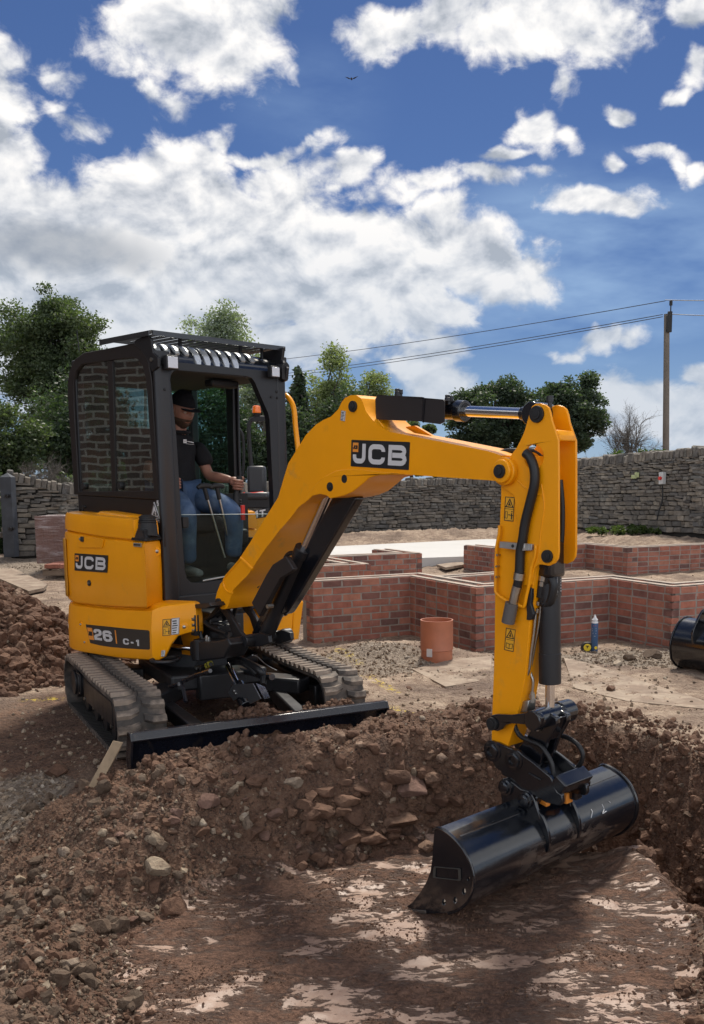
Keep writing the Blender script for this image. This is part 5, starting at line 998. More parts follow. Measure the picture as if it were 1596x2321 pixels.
# quick hitch
HN, HF = -.125, .085
hq = [L('k', x, y, HN) for x, y in ((165, 1080), (185, 1035), (225, 1015), (290, 1022), (420, 1085), (560, 1132), (620, 1190), (760, 1290), (880, 1390), (965, 1460), (1000, 1530), (1022, 1600), (1050, 1650), (1110, 1690), (1120, 1790), (1090, 1830), (900, 1790), (760, 1700), (620, 1640), (520, 1560), (440, 1490), (345, 1440), (330, 1385), (260, 1345), (235, 1290), (190, 1215), (168, 1140))]
mb = MB(); mb.prism(hq, *side(HN, HN + .022)); hitch = spart(mb, 'quick_hitch', GLB, bevel=.005, seg=2)
mb = MB(); mb.prism(hq, *side(HF - .022, HF)); sub(mb, 'hitch_plate', GLB, hitch, bevel=.005)
mb = MB(); cb = L3('k', 1060, 1570, HN); mb.box((cb.x, (HN + HF) / 2 + .0, cb.z), (.07, HF - HN + .0, .06), Matrix.Rotation(.6, 3, 'Y')); mb.box((cb.x - .15, (HN + HF) / 2, cb.z + .015), (.2, HF - HN - .04, .014), Matrix.Rotation(.65, 3, 'Y')); sub(mb, 'cross_bar', GLB, hitch, bevel=.012, seg=3)
for (x, y, r) in ((225, 1130, .037), (500, 1245, .036)):
    p = L('k', x, y, HN); mb = MB(); mb.lathe((p[0], HN - .004, p[1]), (p[0], -9, p[1]), [(-.012, r * 1.35), (.0, r * 1.35), (.002, r * 1.0), (.010, r), (.013, r * .8), (.013, r * .55), (.004, r * .5)], 28); sub(mb, 'pin_collar', GLB, hitch)
q = [L('k', x, y, HN) for x, y in ((695, 1405), (850, 1490), (845, 1505), (690, 1420))]; mb = MB(); mb.prism(q, *side(HN - .008, HN)); sub(mb, 'weld_bead', BLK, hitch, bevel=.003)
# lifting eye at the front end of the hitch
eye = L3('k', 1385, 1545, HF + .03); mb = MB(); eo = [L('k', x, y, HF + .03) for x, y in ((1290, 1490), (1340, 1468), (1400, 1455), (1440, 1475), (1462, 1530), (1450, 1590), (1410, 1620), (1320, 1640), (1290, 1600))]
mb.prism(eo, *side(HF + .022, HF + .045), holes=[circ(eye.x, eye.z, .019, 14)]); sub(mb, 'lifting_eye', GLB, hitch, bevel=.004)
bb = L3('k', 1270, 1560, HF + .02); mb = MB(); mb.box((bb.x - .02, HF + .015, bb.z - .005), (.11, .06, .12)); sub(mb, 'hitch_nose', GLB, hitch, bevel=.012)
q = L3('k', 1175, 1720, HF - .01); mb = MB(); mb.box(q, (.035, .05, .05)); sub(mb, 'safety_flag', ORG, hitch, bevel=.004); q = L3('k', 865, 1775, -.05); mb = MB(); mb.box(q, (.07, .03, .02), Matrix.Rotation(.2, 3, 'Y')); sub(mb, 'safety_flag', ORG, hitch, bevel=.004)
# hitch hoses
mb = MB(); mb.tube([L3('k', x, y, -.09) for x, y in ((510, 780), (525, 850), (580, 940), (690, 1000), (830, 1060), (920, 1170), (980, 1290), (1000, 1400), (1010, 1470))], .0105, 12, 8, rib=.13); spart(mb, 'hitch_hose', RUB, smooth=80)
mb = MB(); mb.tube([L3('k', x, y, HF - .0) for x, y in ((990, 925), (1100, 935), (1230, 985), (1330, 1070), (1378, 1180), (1350, 1290), (1260, 1375), (1150, 1430), (1020, 1445))], .0105, 12, 10, rib=.13); spart(mb, 'hitch_hose', RUB, smooth=80)
# ---------------------------------------------------------------- bucket
def P4(X, Y): return (X, Y)      # points given on the zoom 'd'
BN, BF = -.615, .62
# profile on the near side plate
back = [(345, 1043), (372, 1030), (420, 1055), (470, 1098), (520, 1160), (556, 1230), (576, 1300), (580, 1350), (566, 1415), (530, 1475), (480, 1512), (430, 1528)]
lip = [(300, 1532), (145, 1522)]
mouth = [(170, 1500), (215, 1468), (262, 1410), (300, 1345), (322, 1285), (332, 1215), (338, 1120)]
bk = Lq('d', BN, *back); lp_ = Lq('d', BN, *lip); mo = Lq('d', BN, *mouth)
sp = bk + [lp_[0], lp_[1]] + mo
hole_px = ((543, 1328, 10), (517, 1402, 15), (467, 1453, 15), (400, 1465, 15))
hls = [Lq('d', BN, *[(x + r * .7 * math.cos(t * math.pi / 6), y + r * 1.25 * math.sin(t * math.pi / 6)) for t in range(12)]) for x, y, r in hole_px]
mb = MB(); mb.prism(sp, *side(BN, BN + .014), holes=hls); buck = spart(mb, 'bucket', GLB, bevel=.002)
mb = MB(); mb.prism(sp, *side(BF - .014, BF)); sub(mb, 'side_plate', GLB, buck, bevel=.003)
# rim around the side plates, standing a little proud
def sheet(prof, l0, l1, t, name, parent, mt, sm=50, bv=0):
    n = len(prof); P = [Vector(p) for p in prof]; O = []
    for i in range(n):
        d = (P[min(i + 1, n - 1)] - P[max(i - 1, 0)]).normalized(); O.append(P[i] + Vector((-d.y, d.x)) * t)
    mb = MB(); V = []
    for p in P: V += [(p.x, l0, p.y), (p.x, l1, p.y)]
    for p in O: V += [(p.x, l0, p.y), (p.x, l1, p.y)]
    F = []
    for i in range(n - 1):
        a, b = 2 * i, 2 * i + 2; F += [(a, a + 1, b + 1, b), (2 * n + a, 2 * n + b, 2 * n + b + 1, 2 * n + a + 1), (a, b, 2 * n + b, 2 * n + a), (a + 1, 2 * n + a + 1, 2 * n + b + 1, b + 1)]
    F += [(0, 2 * n, 2 * n + 1, 1), (2 * n - 2, 2 * n - 1, 4 * n - 1, 4 * n - 2)]
    mb.add(V, F); return sub(mb, name, mt, parent, sm, bv)
def smoothp(P, k=4):
    Q = [];P = [Vector(p) for p in P]
    for i in range(len(P) - 1):
        p0, p1, p2, p3 = P[max(i - 1, 0)], P[i], P[i + 1], P[min(i + 2, len(P) - 1)]
        for j in range(k):
            t = j / k; Q.append(tuple(.5 * ((2 * p1) + (-p0 + p2) * t + (2 * p0 - 5 * p1 + 4 * p2 - p3) * t * t + (-p0 + 3 * p1 - 3 * p2 + p3) * t ** 3)))
    return Q + [tuple(P[-1])]
BKT = mat('bucket_black_paint', (.005, .0065, .010), .20, spec=.6, coat=.6, coat_r=.14, var=.3, rvar=.07, vscale=3)
# worn mud stain along the belly of the shell
mm = MATS['bucket_black_paint']; T = NT(mm.node_tree); b_ = T.n['Principled BSDF']; tc = T.new('ShaderNodeTexCoord').outputs['Object']; x_, y_, z_ = T.sep(tc)[:3]
old = b_.inputs['Base Color'].links[0].from_socket; zc_ = L('d', 900, 1230, 0)[1]
st_ = T.math('MULTIPLY', T.math('MULTIPLY', T.mapr(T.math('ABSOLUTE', T.math('SUBTRACT', z_, -.125)), .04, .10, 1, 0), T.mapr(T.math('ABSOLUTE', T.math('SUBTRACT', y_, .02)), .14, .36, 1, 0)), T.mapr(T.noise(T.mapping(tc, scale=(5, 4, 14)), 1.0, 8, .66, .4), .46, .56, 0, .8))
scr = T.mapr(T.noise(T.mapping(tc, rot=(.4, .2, .7), scale=(60, 4, 8)), 1.0, 4, .7), .72, .80, 0, .5)
T.put(b_.inputs['Base Color'], T.mix(st_, T.mix(scr, old, (.06, .06, .06)), (.17, .125, .095)))
ro_ = b_.inputs['Roughness'].links[0].from_socket; T.put(b_.inputs['Roughness'], T.mix(T.math('MAXIMUM', st_, scr), ro_, (.8,) * 3)); T.put(b_.inputs['Coat Weight'], T.math('MULTIPLY_ADD', st_, -.6, .6))
T.l.new(T.bump(T.noise(tc, 3.0, 3, .5), .25, .02), b_.inputs['Normal'])
shell = smoothp(bk[2:])
sheet([bk[1], bk[2]] + shell[1:] + [lp_[0]], BN + .001, BF - .001, -.010, 'shell', buck, BKT)
sheet([lp_[0], lp_[1]], BN - .004, BF + .004, -.016, 'cutting_edge', buck, mat('worn_steel_edge', (.12, .10, .085), .5, metal=.5, var=.3, vscale=8), bv=.003)
edge = [Vector((p[0], BN - .004, p[1])) for p in smoothp(bk, 3)]
mb = MB(); mb.tube(edge, .0065, 8, 1); sub(mb, 'rim_weld', GLB, buck); 
mb = MB(); mb.tube([Vector((p.x, BF + .004, p.z)) for p in edge], .011, 8, 1); sub(mb, 'rim_weld', GLB, buck)
# top lip bars: three thin ridges along the length
for (q, r) in (((430, 1075), .007), ((462, 1098), .006), ((470, 1112), .005)):
    p = L('d', *q, BN); 
    for (l0, l1) in ((BN + .03, -.15), (.14, BF - .03)):
        mb = MB(); mb.tube([(p[0] + .003, l0, p[1] + .001), (p[0] + .003, l1, p[1] + .001)], r, 6, 1); sub(mb, 'lip_bar', GLB, buck)
# mud-filled pocket plate on the side
mb = MB(); q = Lq('d', BN, (345, 1255), (500, 1268), (503, 1340), (340, 1322)); fr = roundpoly(q, .006, 2); c = Vector(((q[0][0] + q[2][0]) / 2, (q[0][1] + q[2][1]) / 2)); inn = [tuple(c + (Vector(p) - c) * .84) for p in fr]
mb.prism(fr, *side(BN - .006, BN), holes=[inn]); sub(mb, 'side_frame', mat('dusty_black', (.05, .045, .038), .7, var=.3), buck, bevel=.002)
# ears and the ribs that run down the back
ear = [(335, 1560), (345, 1510), (400, 1488), (455, 1500), (520, 1545), (600, 1612), (700, 1640), (745, 1690), (780, 1760), (800, 1830), (850, 2000), (700, 2060), (380, 1980), (370, 1850), (350, 1700)]
for l in (-.135, .10):
    e = [L('k', x, y, -.125) for x, y in ear]; mb = MB(); mb.prism(e, *side(l, l + .018)); er = sub(mb, 'hitch_ear', GLB, buck, bevel=.004)
for (x, y) in ((400, 1590), (655, 1755)):
    p = L('k', x, y, -.135); mb = MB(); mb.lathe((p[0], -.137, p[1]), (p[0], -9, p[1]), [(-.25, .022), (-.0, .040), (.0, .040), (.008, .038), (.010, .030), (.022, .028), (.026, .018), (.026, .008)], 28); sub(mb, 'ear_pin', GLB, buck)
bo_ = smoothp(bk[1:], 4); bo_ = [Vector(p) for p in bo_]
for l in (-.13, .105):
    k0, k1 = 2, int(len(bo_) * .64); V = []; hh = []
    n = k1 - k0; mb = MB(); outer = []
    for i in range(k0, k1):
        d = (bo_[min(i + 1, len(bo_) - 1)] - bo_[i - 1]).normalized(); nn = Vector((-d.y, d.x)); t = (i - k0) / (n - 1); outer.append(bo_[i] + nn * (.055 * (1 - t) ** .8 + .004) * (1 if True else 1))
    inner_ = [p for p in bo_[k0:k1]]
    mb.prism([tuple(p) for p in outer] + [tuple(p) for p in reversed(inner_)], *side(l, l + .016)); sub(mb, 'back_rib', GLB, buck, bevel=.003)
p = L3('d', 687, 1368, -.45); mb = MB(); mb.cyl(p + Vector((.004, 0, 0)), p + Vector((-.01, 0, 0)), .012, 12); sub(mb, 'polished_disc', STL, buck)  # small polished disc on the shell
# chalk scribble on the back
mb = MB(); CH = mat('chalk_mark', (.55, .56, .58), .8)
fr_ = lambda a, b: (a, b)
cp = [[(1290, 905), (1300, 930), (1285, 960)], [(1318, 895), (1330, 925), (1322, 950), (1345, 935)], [(1360, 880), (1375, 900), (1372, 920), (1360, 922)], [(1250, 920), (1262, 940), (1255, 975)]]
for s_ in cp:
    pts = []
    for (x, y) in s_:
        # find the shell surface under the point
        best = None
        for i in range(len(bo_) - 1):
            pl2 = bo_[i].lerp(bo_[i + 1], .5); cnd = onp(*dpx('d', x, y), 2, pl2.y, S0, THE); e_ = abs(cnd.x - pl2.x)
            if best is None or e_ < best[0]: best = (e_, cnd, i)
        d = (bo_[best[2] + 1] - bo_[best[2]]).normalized(); nn = Vector((-d.y, 0, d.x)); pts.append(best[1] + nn * .0)
    mb.tube(pts, .002, 5, 3)
sub(mb, 'chalk_mark', CH, buck, smooth=0)['kind'] = 'stuff'
# ================================================================ undercarriage (coordinates of the root)
def upart(mb, name, mats, parent=None, smooth=40, bevel=0.0, seg=2): return mb.build(name, mats, parent or exc, smooth, bevel, seg)
TR_F, TR_R, RI, RR = (.775, .178), (-.585, .178), .158, .160
def loop_pts(n):
    """closed centre line of the track in (x, z), slightly sagging on top, evenly spaced; returns position and tangent angle"""
    P = []
    for i in range(25): t = math.pi / 2 - math.pi * i / 24; P.append((TR_F[0] + RI * math.cos(t), TR_F[1] + RI * math.sin(t)))
    for i in range(1, 24): u = i / 24; P.append((TR_F[0] + (TR_R[0] - TR_F[0]) * u, TR_F[1] - RI))
    for i in range(25): t = -math.pi / 2 - math.pi * i / 24; P.append((TR_R[0] + RR * math.cos(t), TR_R[1] + RR * math.sin(t)))
    for i in range(1, 24): u = i / 24; P.append((TR_R[0] + (TR_F[0] - TR_R[0]) * u, TR_R[1] + RR - .010 * math.sin(math.pi * u) + .012 * math.exp(-((u - .3) / .15) ** 2)))
    P = [Vector(p) for p in P]; P.append(P[0]); cum = [0]
    for a, b in zip(P, P[1:]): cum.append(cum[-1] + (b - a).length)
    T_ = cum[-1]; out = []; j = 0
    for k in range(n):
        s = T_ * k / n
        while cum[j + 1] < s: j += 1
        u = (s - cum[j]) / (cum[j + 1] - cum[j]); p = P[j].lerp(P[j + 1], u); d = (P[j + 1] - P[j]).normalized(); out.append((p, d))
    return out, T_
NL = 46; lp90, LEN = loop_pts(NL * 2)
def lug_mesh(sgn):
    """chevron bar: wide end at the belt edge, bent towards the middle"""
    mb = MB(); pts = [(.0, .133), (.0, .060), (-.018 * 1, .012)]; w0, w1 = .028, .024; h = .022
    V = []; 
    for (dx, y), ww in zip(pts, (w0, w0, w1)):
        V += [(dx - ww, y * sgn, -.002), (dx + ww, y * sgn, -.002), (dx + ww * .55, y * sgn, h), (dx - ww * .55, y * sgn, h)]
    V[0] = (V[0][0], V[0][1], -.002)
    F = [(0, 1, 2, 3), (11, 10, 9, 8)]
    for k in (0, 4): F += [(k + j, k + (j + 1) % 4, k + 4 + (j + 1) % 4, k + 4 + j) for j in range(4)]
    mb.add(V, F); return mb.mesh('lug', LUG, smooth=0)
LM = {1: lug_mesh(1), -1: lug_mesh(-1)}
for cy, sg in ((-.615, -1), (.615, 1)):
    mb = MB(); V, F = [], []; n = len(lp90); hw = .133
    prof = [(-hw, .011), (-hw + .006, .014), (-.03, .014), (0, .012), (.03, .014), (hw - .006, .014), (hw, .011), (hw, -.009), (.03, -.011), (.028, -.011), (-.028, -.011), (-hw, -.009)]
    for (p, d) in lp90:
        nn = Vector((-d.y, d.x))
        for (y, h) in prof: q = p + nn * h; V.append((q.x, cy + y, q.y))
    m = len(prof)
    for i in range(n): F += [(i * m + j, i * m + (j + 1) % m, ((i + 1) % n) * m + (j + 1) % m, ((i + 1) % n) * m + j) for j in range(m)]
    mb.add(V, F); track = upart(mb, 'rubber_track', TRK, smooth=50)
    for side_ in (-1, 1):
        for k in range(NL):
            p, d = lp90[2 * k + (1 if side_ == 1 else 0)]; nn = Vector((-d.y, d.x)); q = p + nn * .013
            o = bpy.data.objects.new('lug', LM[side_]); COL.objects.link(o); o.parent = track
            M = Matrix(((d.x, 0, nn.x, q.x), (0, 1, 0, cy), (d.y, 0, nn.y, q.y), (0, 0, 0, 1)))
            # keep right-handed
            if M.to_3x3().determinant() < 0: M = Matrix(((-d.x, 0, nn.x, q.x), (0, 1, 0, cy), (-d.y, 0, nn.y, q.y), (0, 0, 0, 1)))
            o.matrix_local = M
    # ribs moulded on the inside of the belt
    mb = MB()
    for k in range(0, n):
        p, d = lp90[k]
        if abs(d.y) > .3: continue
        nn = Vector((-d.y, d.x)); q = p - nn * .014
        for yy in (-.09, .09): mb.box((q.x, cy + yy, q.y), (.014, .075, .008))
    o = sub(mb, 'inner_ribs', mat('track_rib_%d' % (1 if sg > 0 else 0), (.020, .019, .018), .6), track, smooth=0); o['kind'] = 'stuff'; o.data.materials[0].name = 'track_rib'
    # frame with its folded cover, sprocket, idler and rollers
    yo = cy + sg * .118; yi = cy - sg * .02
    mb = MB(); mb.box((.09, cy, .165), (1.05, .13, .15)); fr = upart(mb, 'track_frame', BLK, bevel=.01)
    mb = MB(); cvr = [(-.24, .115), (.58, .125), (.60, .25), (.56, .275), (-.18, .258), (-.22, .24)]; mb.prism(cvr, lambda a, z: (a, yo - sg * .03, z), lambda a, z: (a, cy, z)); sub(mb, 'frame_cover', BLK, fr, bevel=.012)
    mb = MB(); mb.prism([(.612, .12), (.66, .12), (.66, .25), (.612, .27)], lambda a, z: (a, yo - sg * .03, z), lambda a, z: (a, cy, z)); sub(mb, 'tensioner_cover', BLK, fr, bevel=.004)
    mb = MB(); mb.cyl((TR_R[0], yo - sg * .03, TR_R[1]), (TR_R[0], cy, TR_R[1]), .105, 32); mb.cyl((TR_R[0], yo - sg * .015, TR_R[1]), (TR_R[0], cy, TR_R[1]), .085, 32); sub(mb, 'drive_motor', BLK, fr, bevel=.006)
    mb = MB(); mb.lathe((TR_R[0], cy - .02, TR_R[1]), (TR_R[0], cy + 1, TR_R[1]), [(0, .135), (.04, .135)], 22); sub(mb, 'drive_sprocket', BLK, fr, smooth=0)
    mb = MB(); mb.lathe((TR_F[0], cy - .05, TR_F[1]), (TR_F[0], cy + 1, TR_F[1]), [(0, .12), (.02, .145), (.08, .145), (.10, .12)], 30); sub(mb, 'idler_wheel', BLK, fr)
    for x in (-.30, 0, .28, .52):
        mb = MB(); mb.lathe((x, cy - .07, .085), (x, cy + 1, .085), [(0, .055), (.03, .055), (.032, .04), (.108, .04), (.11, .055), (.14, .055)], 20); sub(mb, 'track_roller', BLK, fr)
        mb = MB(); mb.cyl((x, yo - sg * .03, .115), (x, cy, .115), .014, 6); sub(mb, 'roller_bolt', STL, fr)
    mb = MB(); mb.tube([(-.40, yo - sg * .01, .28), (-.29, yo - sg * .01, .285), (-.275, yo - sg * .01, .27), (-.275, yo - sg * .01, .17), (-.29, yo - sg * .01, .155), (-.33, yo - sg * .01, .155)], .006, 8, 2); sub(mb, 'tie_down_loop', BLK, fr)
# centre frame, slew ring, hoses
mb = MB(); mb.box((-.02, 0, .30), (.86, .62, .10)); 
for (x0, y0, x1, y1) in ((.30, -.28, .55, -.50), (.30, .28, .55, .50), (-.32, -.28, -.50, -.50), (-.32, .28, -.50, .50)):
    a, b = Vector((x0, y0, .30)), Vector((x1, y1, .18)); d = (b - a); mb.box((a + b) / 2, (.16, d.length, .10), Matrix.Rotation(math.atan2(d.y, d.x) - math.pi / 2, 3, 'Z'))
cf = upart(mb, 'centre_frame', BLK, bevel=.015)
mb = MB(); mb.cyl((-.08, .0, .34), (-.08, .0, .46), .27, 40); sub(mb, 'slew_ring', BLK, cf, bevel=.006)
mb = MB(); mb.box((.42, .0, .27), (.10, .30, .16)); sub(mb, 'ram_mount', BLK, cf, bevel=.01)
# blade
arm_y = .27
bl = [(1.176, .236), (1.196, .240), (1.240, .243), (1.262, .208), (1.258, .198), (1.205, .190), (1.180, .14), (1.176, .06), (1.20, -.03), (1.235, -.075), (1.222, -.082), (1.185, -.04), (1.160, .05), (1.162, .15)]
mb = MB(); mb.prism(bl, lambda a, z: (a, -.75, z), lambda a, z: (a, .75, z)); bla = upart(mb, 'dozer_blade', BLU, bevel=.003)
for y in (-.75, .738):
    mb = MB(); mb.prism([(1.176, .236), (1.243, .244), (1.266, .208), (1.24, .10), (1.235, -.07), (1.15, -.06), (1.13, .1)], lambda a, z: (a, y, z), lambda a, z: (a, y + .012, z)); sub(mb, 'end_plate', BLU, bla, bevel=.002)
for s in (-1, 1):
    mb = MB(); mb.hexa([(.40, s * .36 - .035, .14), (1.17, s * .30 - .045, .06), (1.17, s * .30 + .045, .06), (.40, s * .36 + .035, .14), (.40, s * .36 - .035, .22), (1.17, s * .30 - .045, .16), (1.17, s * .30 + .045, .16), (.40, s * .36 + .035, .22)]); sub(mb, 'blade_arm', BLK, bla, bevel=.01)
# blade ram; its folded cover has lit top and shaded side painted in
p0, p1 = UL3('i', 1075, 990, .05), UL3('i', 1110, 1085, .05); d = (p1 - p0).normalized()
p0, p1 = UL3('i', 1060, 975, .02), UL3('i', 1340, 1290, .02) ; 
a, b = UL3('i', 1075, 1000, .0), UL3('i', 1250, 1370, .0); 
mb = MB(); mb.cyl(a + (a - b).normalized() * .12, a + (b - a) * .3, .020, 20); ra = upart(mb, 'blade_ram', CHR)
mb = MB(); mb.cyl(a + (b - a) * .25, b, .044, 24); sub(mb, 'ram_barrel', GLB, ra, bevel=.004)
cq = [UL3('i', x, y, -.03) for x, y in ((1105, 1075), (1355, 1062), (1460, 1255), (1320, 1325), (1290, 1265), (1230, 1240), (1165, 1240), (1105, 1285), (1040, 1180))]
mb = MB(); W_ = .15
mb.prism([(p.x, p.z) for p in cq], lambda a, z: (a, -.05, z), lambda a, z: (a, -.043, z)); 
cov = sub(mb, 'ram_cover', mat('ram_cover_shaded_side', (.30, .31, .33), .30, metal=.85, spec=.8), ra, bevel=.002)
tl_, tr_, br_, bl_ = [UL3('i', x, y, .0) for x, y in ((1355, 1060), (1470, 1108), (1532, 1240), (1455, 1262))]
mb = MB(); A0 = UL3('i', 1355, 1062, -.045); A1 = UL3('i', 1460, 1258, -.045); B0 = UL3('i', 1468, 1108, .045); B1 = UL3('i', 1532, 1238, .045); C0 = UL3('i', 1110, 1075, -.045)
th_ = Vector((0, 0, -.005)); mb.hexa([A0 + th_, A1 + th_, B1 + th_, B0 + th_, A0, A1, B1, B0]); sub(mb, 'cover_top', mat('ram_cover_lit_top', (.42, .48, .60), .26, metal=.9), ra)
for (x, y) in ((1070, 1165), (1088, 1198)):
    p = UL3('i', x, y, -.052); mb = MB(); mb.cyl(p + Vector((0, -.004, 0)), p + Vector((0, .006, 0)), .009, 10); sub(mb, 'bolt', STL, ra)
def uh(pts, r, l, nm='hose', mt=RUB, sm=5):
    mb = MB(); mb.tube([UL3(z, x, y, l_) for (z, x, y, l_) in pts], r, 10, sm); return upart(mb, nm, mt)
uh([('i', 1020, 770, .05), ('i', 1130, 755, .05), ('i', 1280, 820, .08), ('i', 1400, 900, .10), ('i', 1450, 980, .12), ('i', 1445, 1090, .1)], .020, 0); uh([('i', 1030, 800, .05), ('i', 1160, 800, .05), ('i', 1290, 870, .08), ('i', 1370, 950, .10)], .018, 0)
uh([('i', 1310, 705, .1), ('i', 1370, 725, .15), ('i', 1450, 800, .2), ('i', 1520, 850, .25), ('i', 1620, 900, .3)], .003, 0, 'wire', STL); uh([('i', 500, 860, -.1), ('i', 540, 905, -.1), ('i', 600, 900, -.1), ('i', 680, 860, -.1), ('i', 780, 820, -.1)], .013, 0)
for (x, y, m_) in ((545, 885, STL), (605, 870, STL), (660, 868, STL), (735, 835, mat('yellow_tag', (.42, .36, .04), .6)), (768, 815, MATS['yellow_tag'])):
    p = UL3('i', x, y, -.1); mb = MB(); mb.cyl(p - Vector((0, .014, .004)), p + Vector((0, .014, .004)), .017, 10); upart(mb, 'hose_fitting', m_)
mb = MB(); mb.tube([UL3('i', x, y, .15) for x, y in ((1150, 905), (1300, 930), (1420, 970), (1560, 985))], .020, 8, 1); upart(mb, 'cross_tube', GLB)
for pts in (((205, 1130), (370, 1075)), ((215, 1130), (265, 1350)), ((400, 1020), (460, 1300)), ((410, 1045), (600, 960), (770, 905))):
    mb = MB(); mb.tube([UL3('i', x, y, -.32) for x, y in pts], .012, 6, 1); upart(mb, 'frame_rib', BLU)
# two headlight-like marker: bright rim of the tail light on the corner
mb = MB(); p = Vector((-.975, -.352, .52)); mb.box(p, (.05, .03, .045), Matrix.Rotation(-.9, 3, 'Z')); spart(mb, 'tail_reflector', mat('tail_reflector', (.8, .8, .78), .15), bevel=.01)
# ================================================================ masonry
def rnd_mat(name, stops, rough=.9, var=.35, vscale=9, bump=.5, bscale=40, bdist=.006, stain=None, stain_lo=.6, stain_hi=.75, sscale=6):
    """material whose colour is picked per object along a ramp"""
    m = bpy.data.materials.new(name); m.use_nodes = True; T = NT(m.node_tree); b = T.n['Principled BSDF']
    tc = T.new('ShaderNodeTexCoord').outputs['Object']; g = T.new('ShaderNodeNewGeometry'); oi = T.new('ShaderNodeObjectInfo')
    ps = g.outputs['Position']; wn = T.new('ShaderNodeTexWhiteNoise', noise_dimensions='3D')
    r = T.math('FRACT', T.math('ADD', oi.outputs['Random'], T.math('MULTIPLY', T.new('ShaderNodeAttribute', attribute_name='rnd').outputs['Fac'], 1.0)))
    c = T.ramp(r, stops); c = T.mix(1.0, c, T.ramp(T.noise(ps, vscale, 7, .65), [(.25, (1 - var,) * 3), (.75, (1 + var,) * 3)]), 'MULTIPLY')
    if stain: c = T.mix(T.mapr(T.noise(ps, sscale, 8, .7, .4), stain_lo, stain_hi), c, stain)
    T.put(b.inputs['Base Color'], c); b.inputs['Roughness'].default_value = rough; b.inputs['Specular IOR Level'].default_value = .3
    T.l.new(T.bump(T.noise(ps, bscale, 6, .65), bump, bdist), b.inputs['Normal']); MATS[name] = m; return m
BRK = rnd_mat('fired_brick', [(0, (.36, .140, .095)), (.3, (.28, .110, .080)), (.55, (.38, .17, .115)), (.75, (.22, .095, .075)), (.9, (.14, .080, .070)), (1, (.31, .13, .10))], stain=(.42, .34, .29), stain_lo=.62, stain_hi=.80, sscale=14)
MOR = mat('mortar', (.27, .235, .205), .95, var=.25, vscale=8, bump=.5, bscale=60); MORT = mat('sunlit_top_mortar', (.42, .35, .29), .95, var=.3, vscale=9, bump=.6, bscale=50)  # top strip is real mortar, its paler tone paints in sunlight
STN = rnd_mat('weathered_sandstone', [(0, (.16, .145, .125)), (.25, (.21, .185, .155)), (.5, (.125, .115, .105)), (.7, (.27, .235, .19)), (.85, (.10, .095, .09)), (1, (.20, .19, .17))], var=.45, vscale=7, stain=(.09, .085, .08), stain_lo=.52, stain_hi=.68, sscale=3.5, bump=.7, bscale=26, bdist=.012)
GAP = mat('wall_core_earth', (.028, .025, .022), 1.0)
def block_variants(name, m, n, jit, seed, chip=.0):
    rr_ = random.Random(seed); out = []
    for k in range(n):
        mb = MB(); mb.box((0, 0, 0), (1, 1, 1)); mb.v = [tuple(c + rr_.uniform(-jit[i], jit[i]) for i, c in enumerate(v)) for v in mb.v]
        bm = bmesh.new(); me = mb.mesh(name, m, smooth=0); bm.from_mesh(me)
        if chip: bmesh.ops.bevel(bm, geom=bm.edges[:], offset=chip, segments=1, affect='EDGES', clamp_overlap=True)
        bm.to_mesh(me); bm.free(); out.append(me)
    return out
BV = block_variants('brick', BRK, 6, (.012, .03, .02), 3, .045); SV = block_variants('stone', STN, 12, (.07, .10, .10), 5, .10)
def place_blocks(parent, items, variants, nm, limit=300):
    """items: (matrix, size on the picture). The largest become parts, the others are joined"""
    rr_ = random.Random(len(items)); items = sorted(items, key=lambda t: -t[1])
    for M, _ in items[:limit]:
        o = bpy.data.objects.new(nm, variants[rr_.randrange(len(variants))]); COL.objects.link(o); o.parent = parent; o.matrix_local = M
    rest = items[limit:]
    if rest:
        Vs, Fs, Rn = [], [], []; k = 0
        for M, _ in rest:
            me = variants[rr_.randrange(len(variants))]; v = np.empty(len(me.vertices) * 3); me.vertices.foreach_get('co', v); v = v.reshape(-1, 3)
            A_ = np.array(M); v = v @ A_[:3, :3].T + A_[:3, 3]; q = rr_.random()
            for p in me.polygons:
                ix = list(p.vertices)
                for j in range(1, len(ix) - 1): Fs.append((k + ix[0], k + ix[j], k + ix[j + 1]))
            Vs.append(v); Rn += [q] * len(v); k += len(v)
        me = rawmesh(nm, np.concatenate(Vs), np.array(Fs), variants[0].materials[0]); at = me.attributes.new('rnd', 'FLOAT', 'POINT'); at.data.foreach_set('value', np.array(Rn, np.float32))
        o = link(nm + 's_beyond', me, parent); o['kind'] = 'stuff'
def screen(p): # rough size weight and visibility of a world point
    d = max(p.y, .5); u = PPX + FPX * p.x / d; return (1.0 / d) * (1.0 if -60 < u < 1660 else .01), u
def frameM(o, ex, sx, sy, sz):
    """block centred at o with length axis ex (in plan)"""
    ex = Vector((ex[0], ex[1], 0)).normalized(); ey = Vector((-ex.y, ex.x, 0))
    return Matrix(((ex.x * sx, ey.x * sy, 0, o[0]), (ex.y * sx, ey.y * sy, 0, o[1]), (0, 0, sz, o[2]), (0, 0, 0, 1)))
def offset_path(P, d):
    out = []; P = [Vector(p) for p in P]; n = len(P)
    for i in range(n):
        d1 = (P[i] - P[i - 1]).normalized() if i > 0 else None; d2 = (P[i + 1] - P[i]).normalized() if i < n - 1 else None
        if d1 is None: nn = Vector((-d2.y, d2.x)); k = 1
        elif d2 is None: nn = Vector((-d1.y, d1.x)); k = 1
        else: n1 = Vector((-d1.y, d1.x)); n2 = Vector((-d2.y, d2.x)); nn = (n1 + n2).normalized(); k = 1 / nn.dot(n1)
        out.append(P[i] + nn * d * k)
    return out
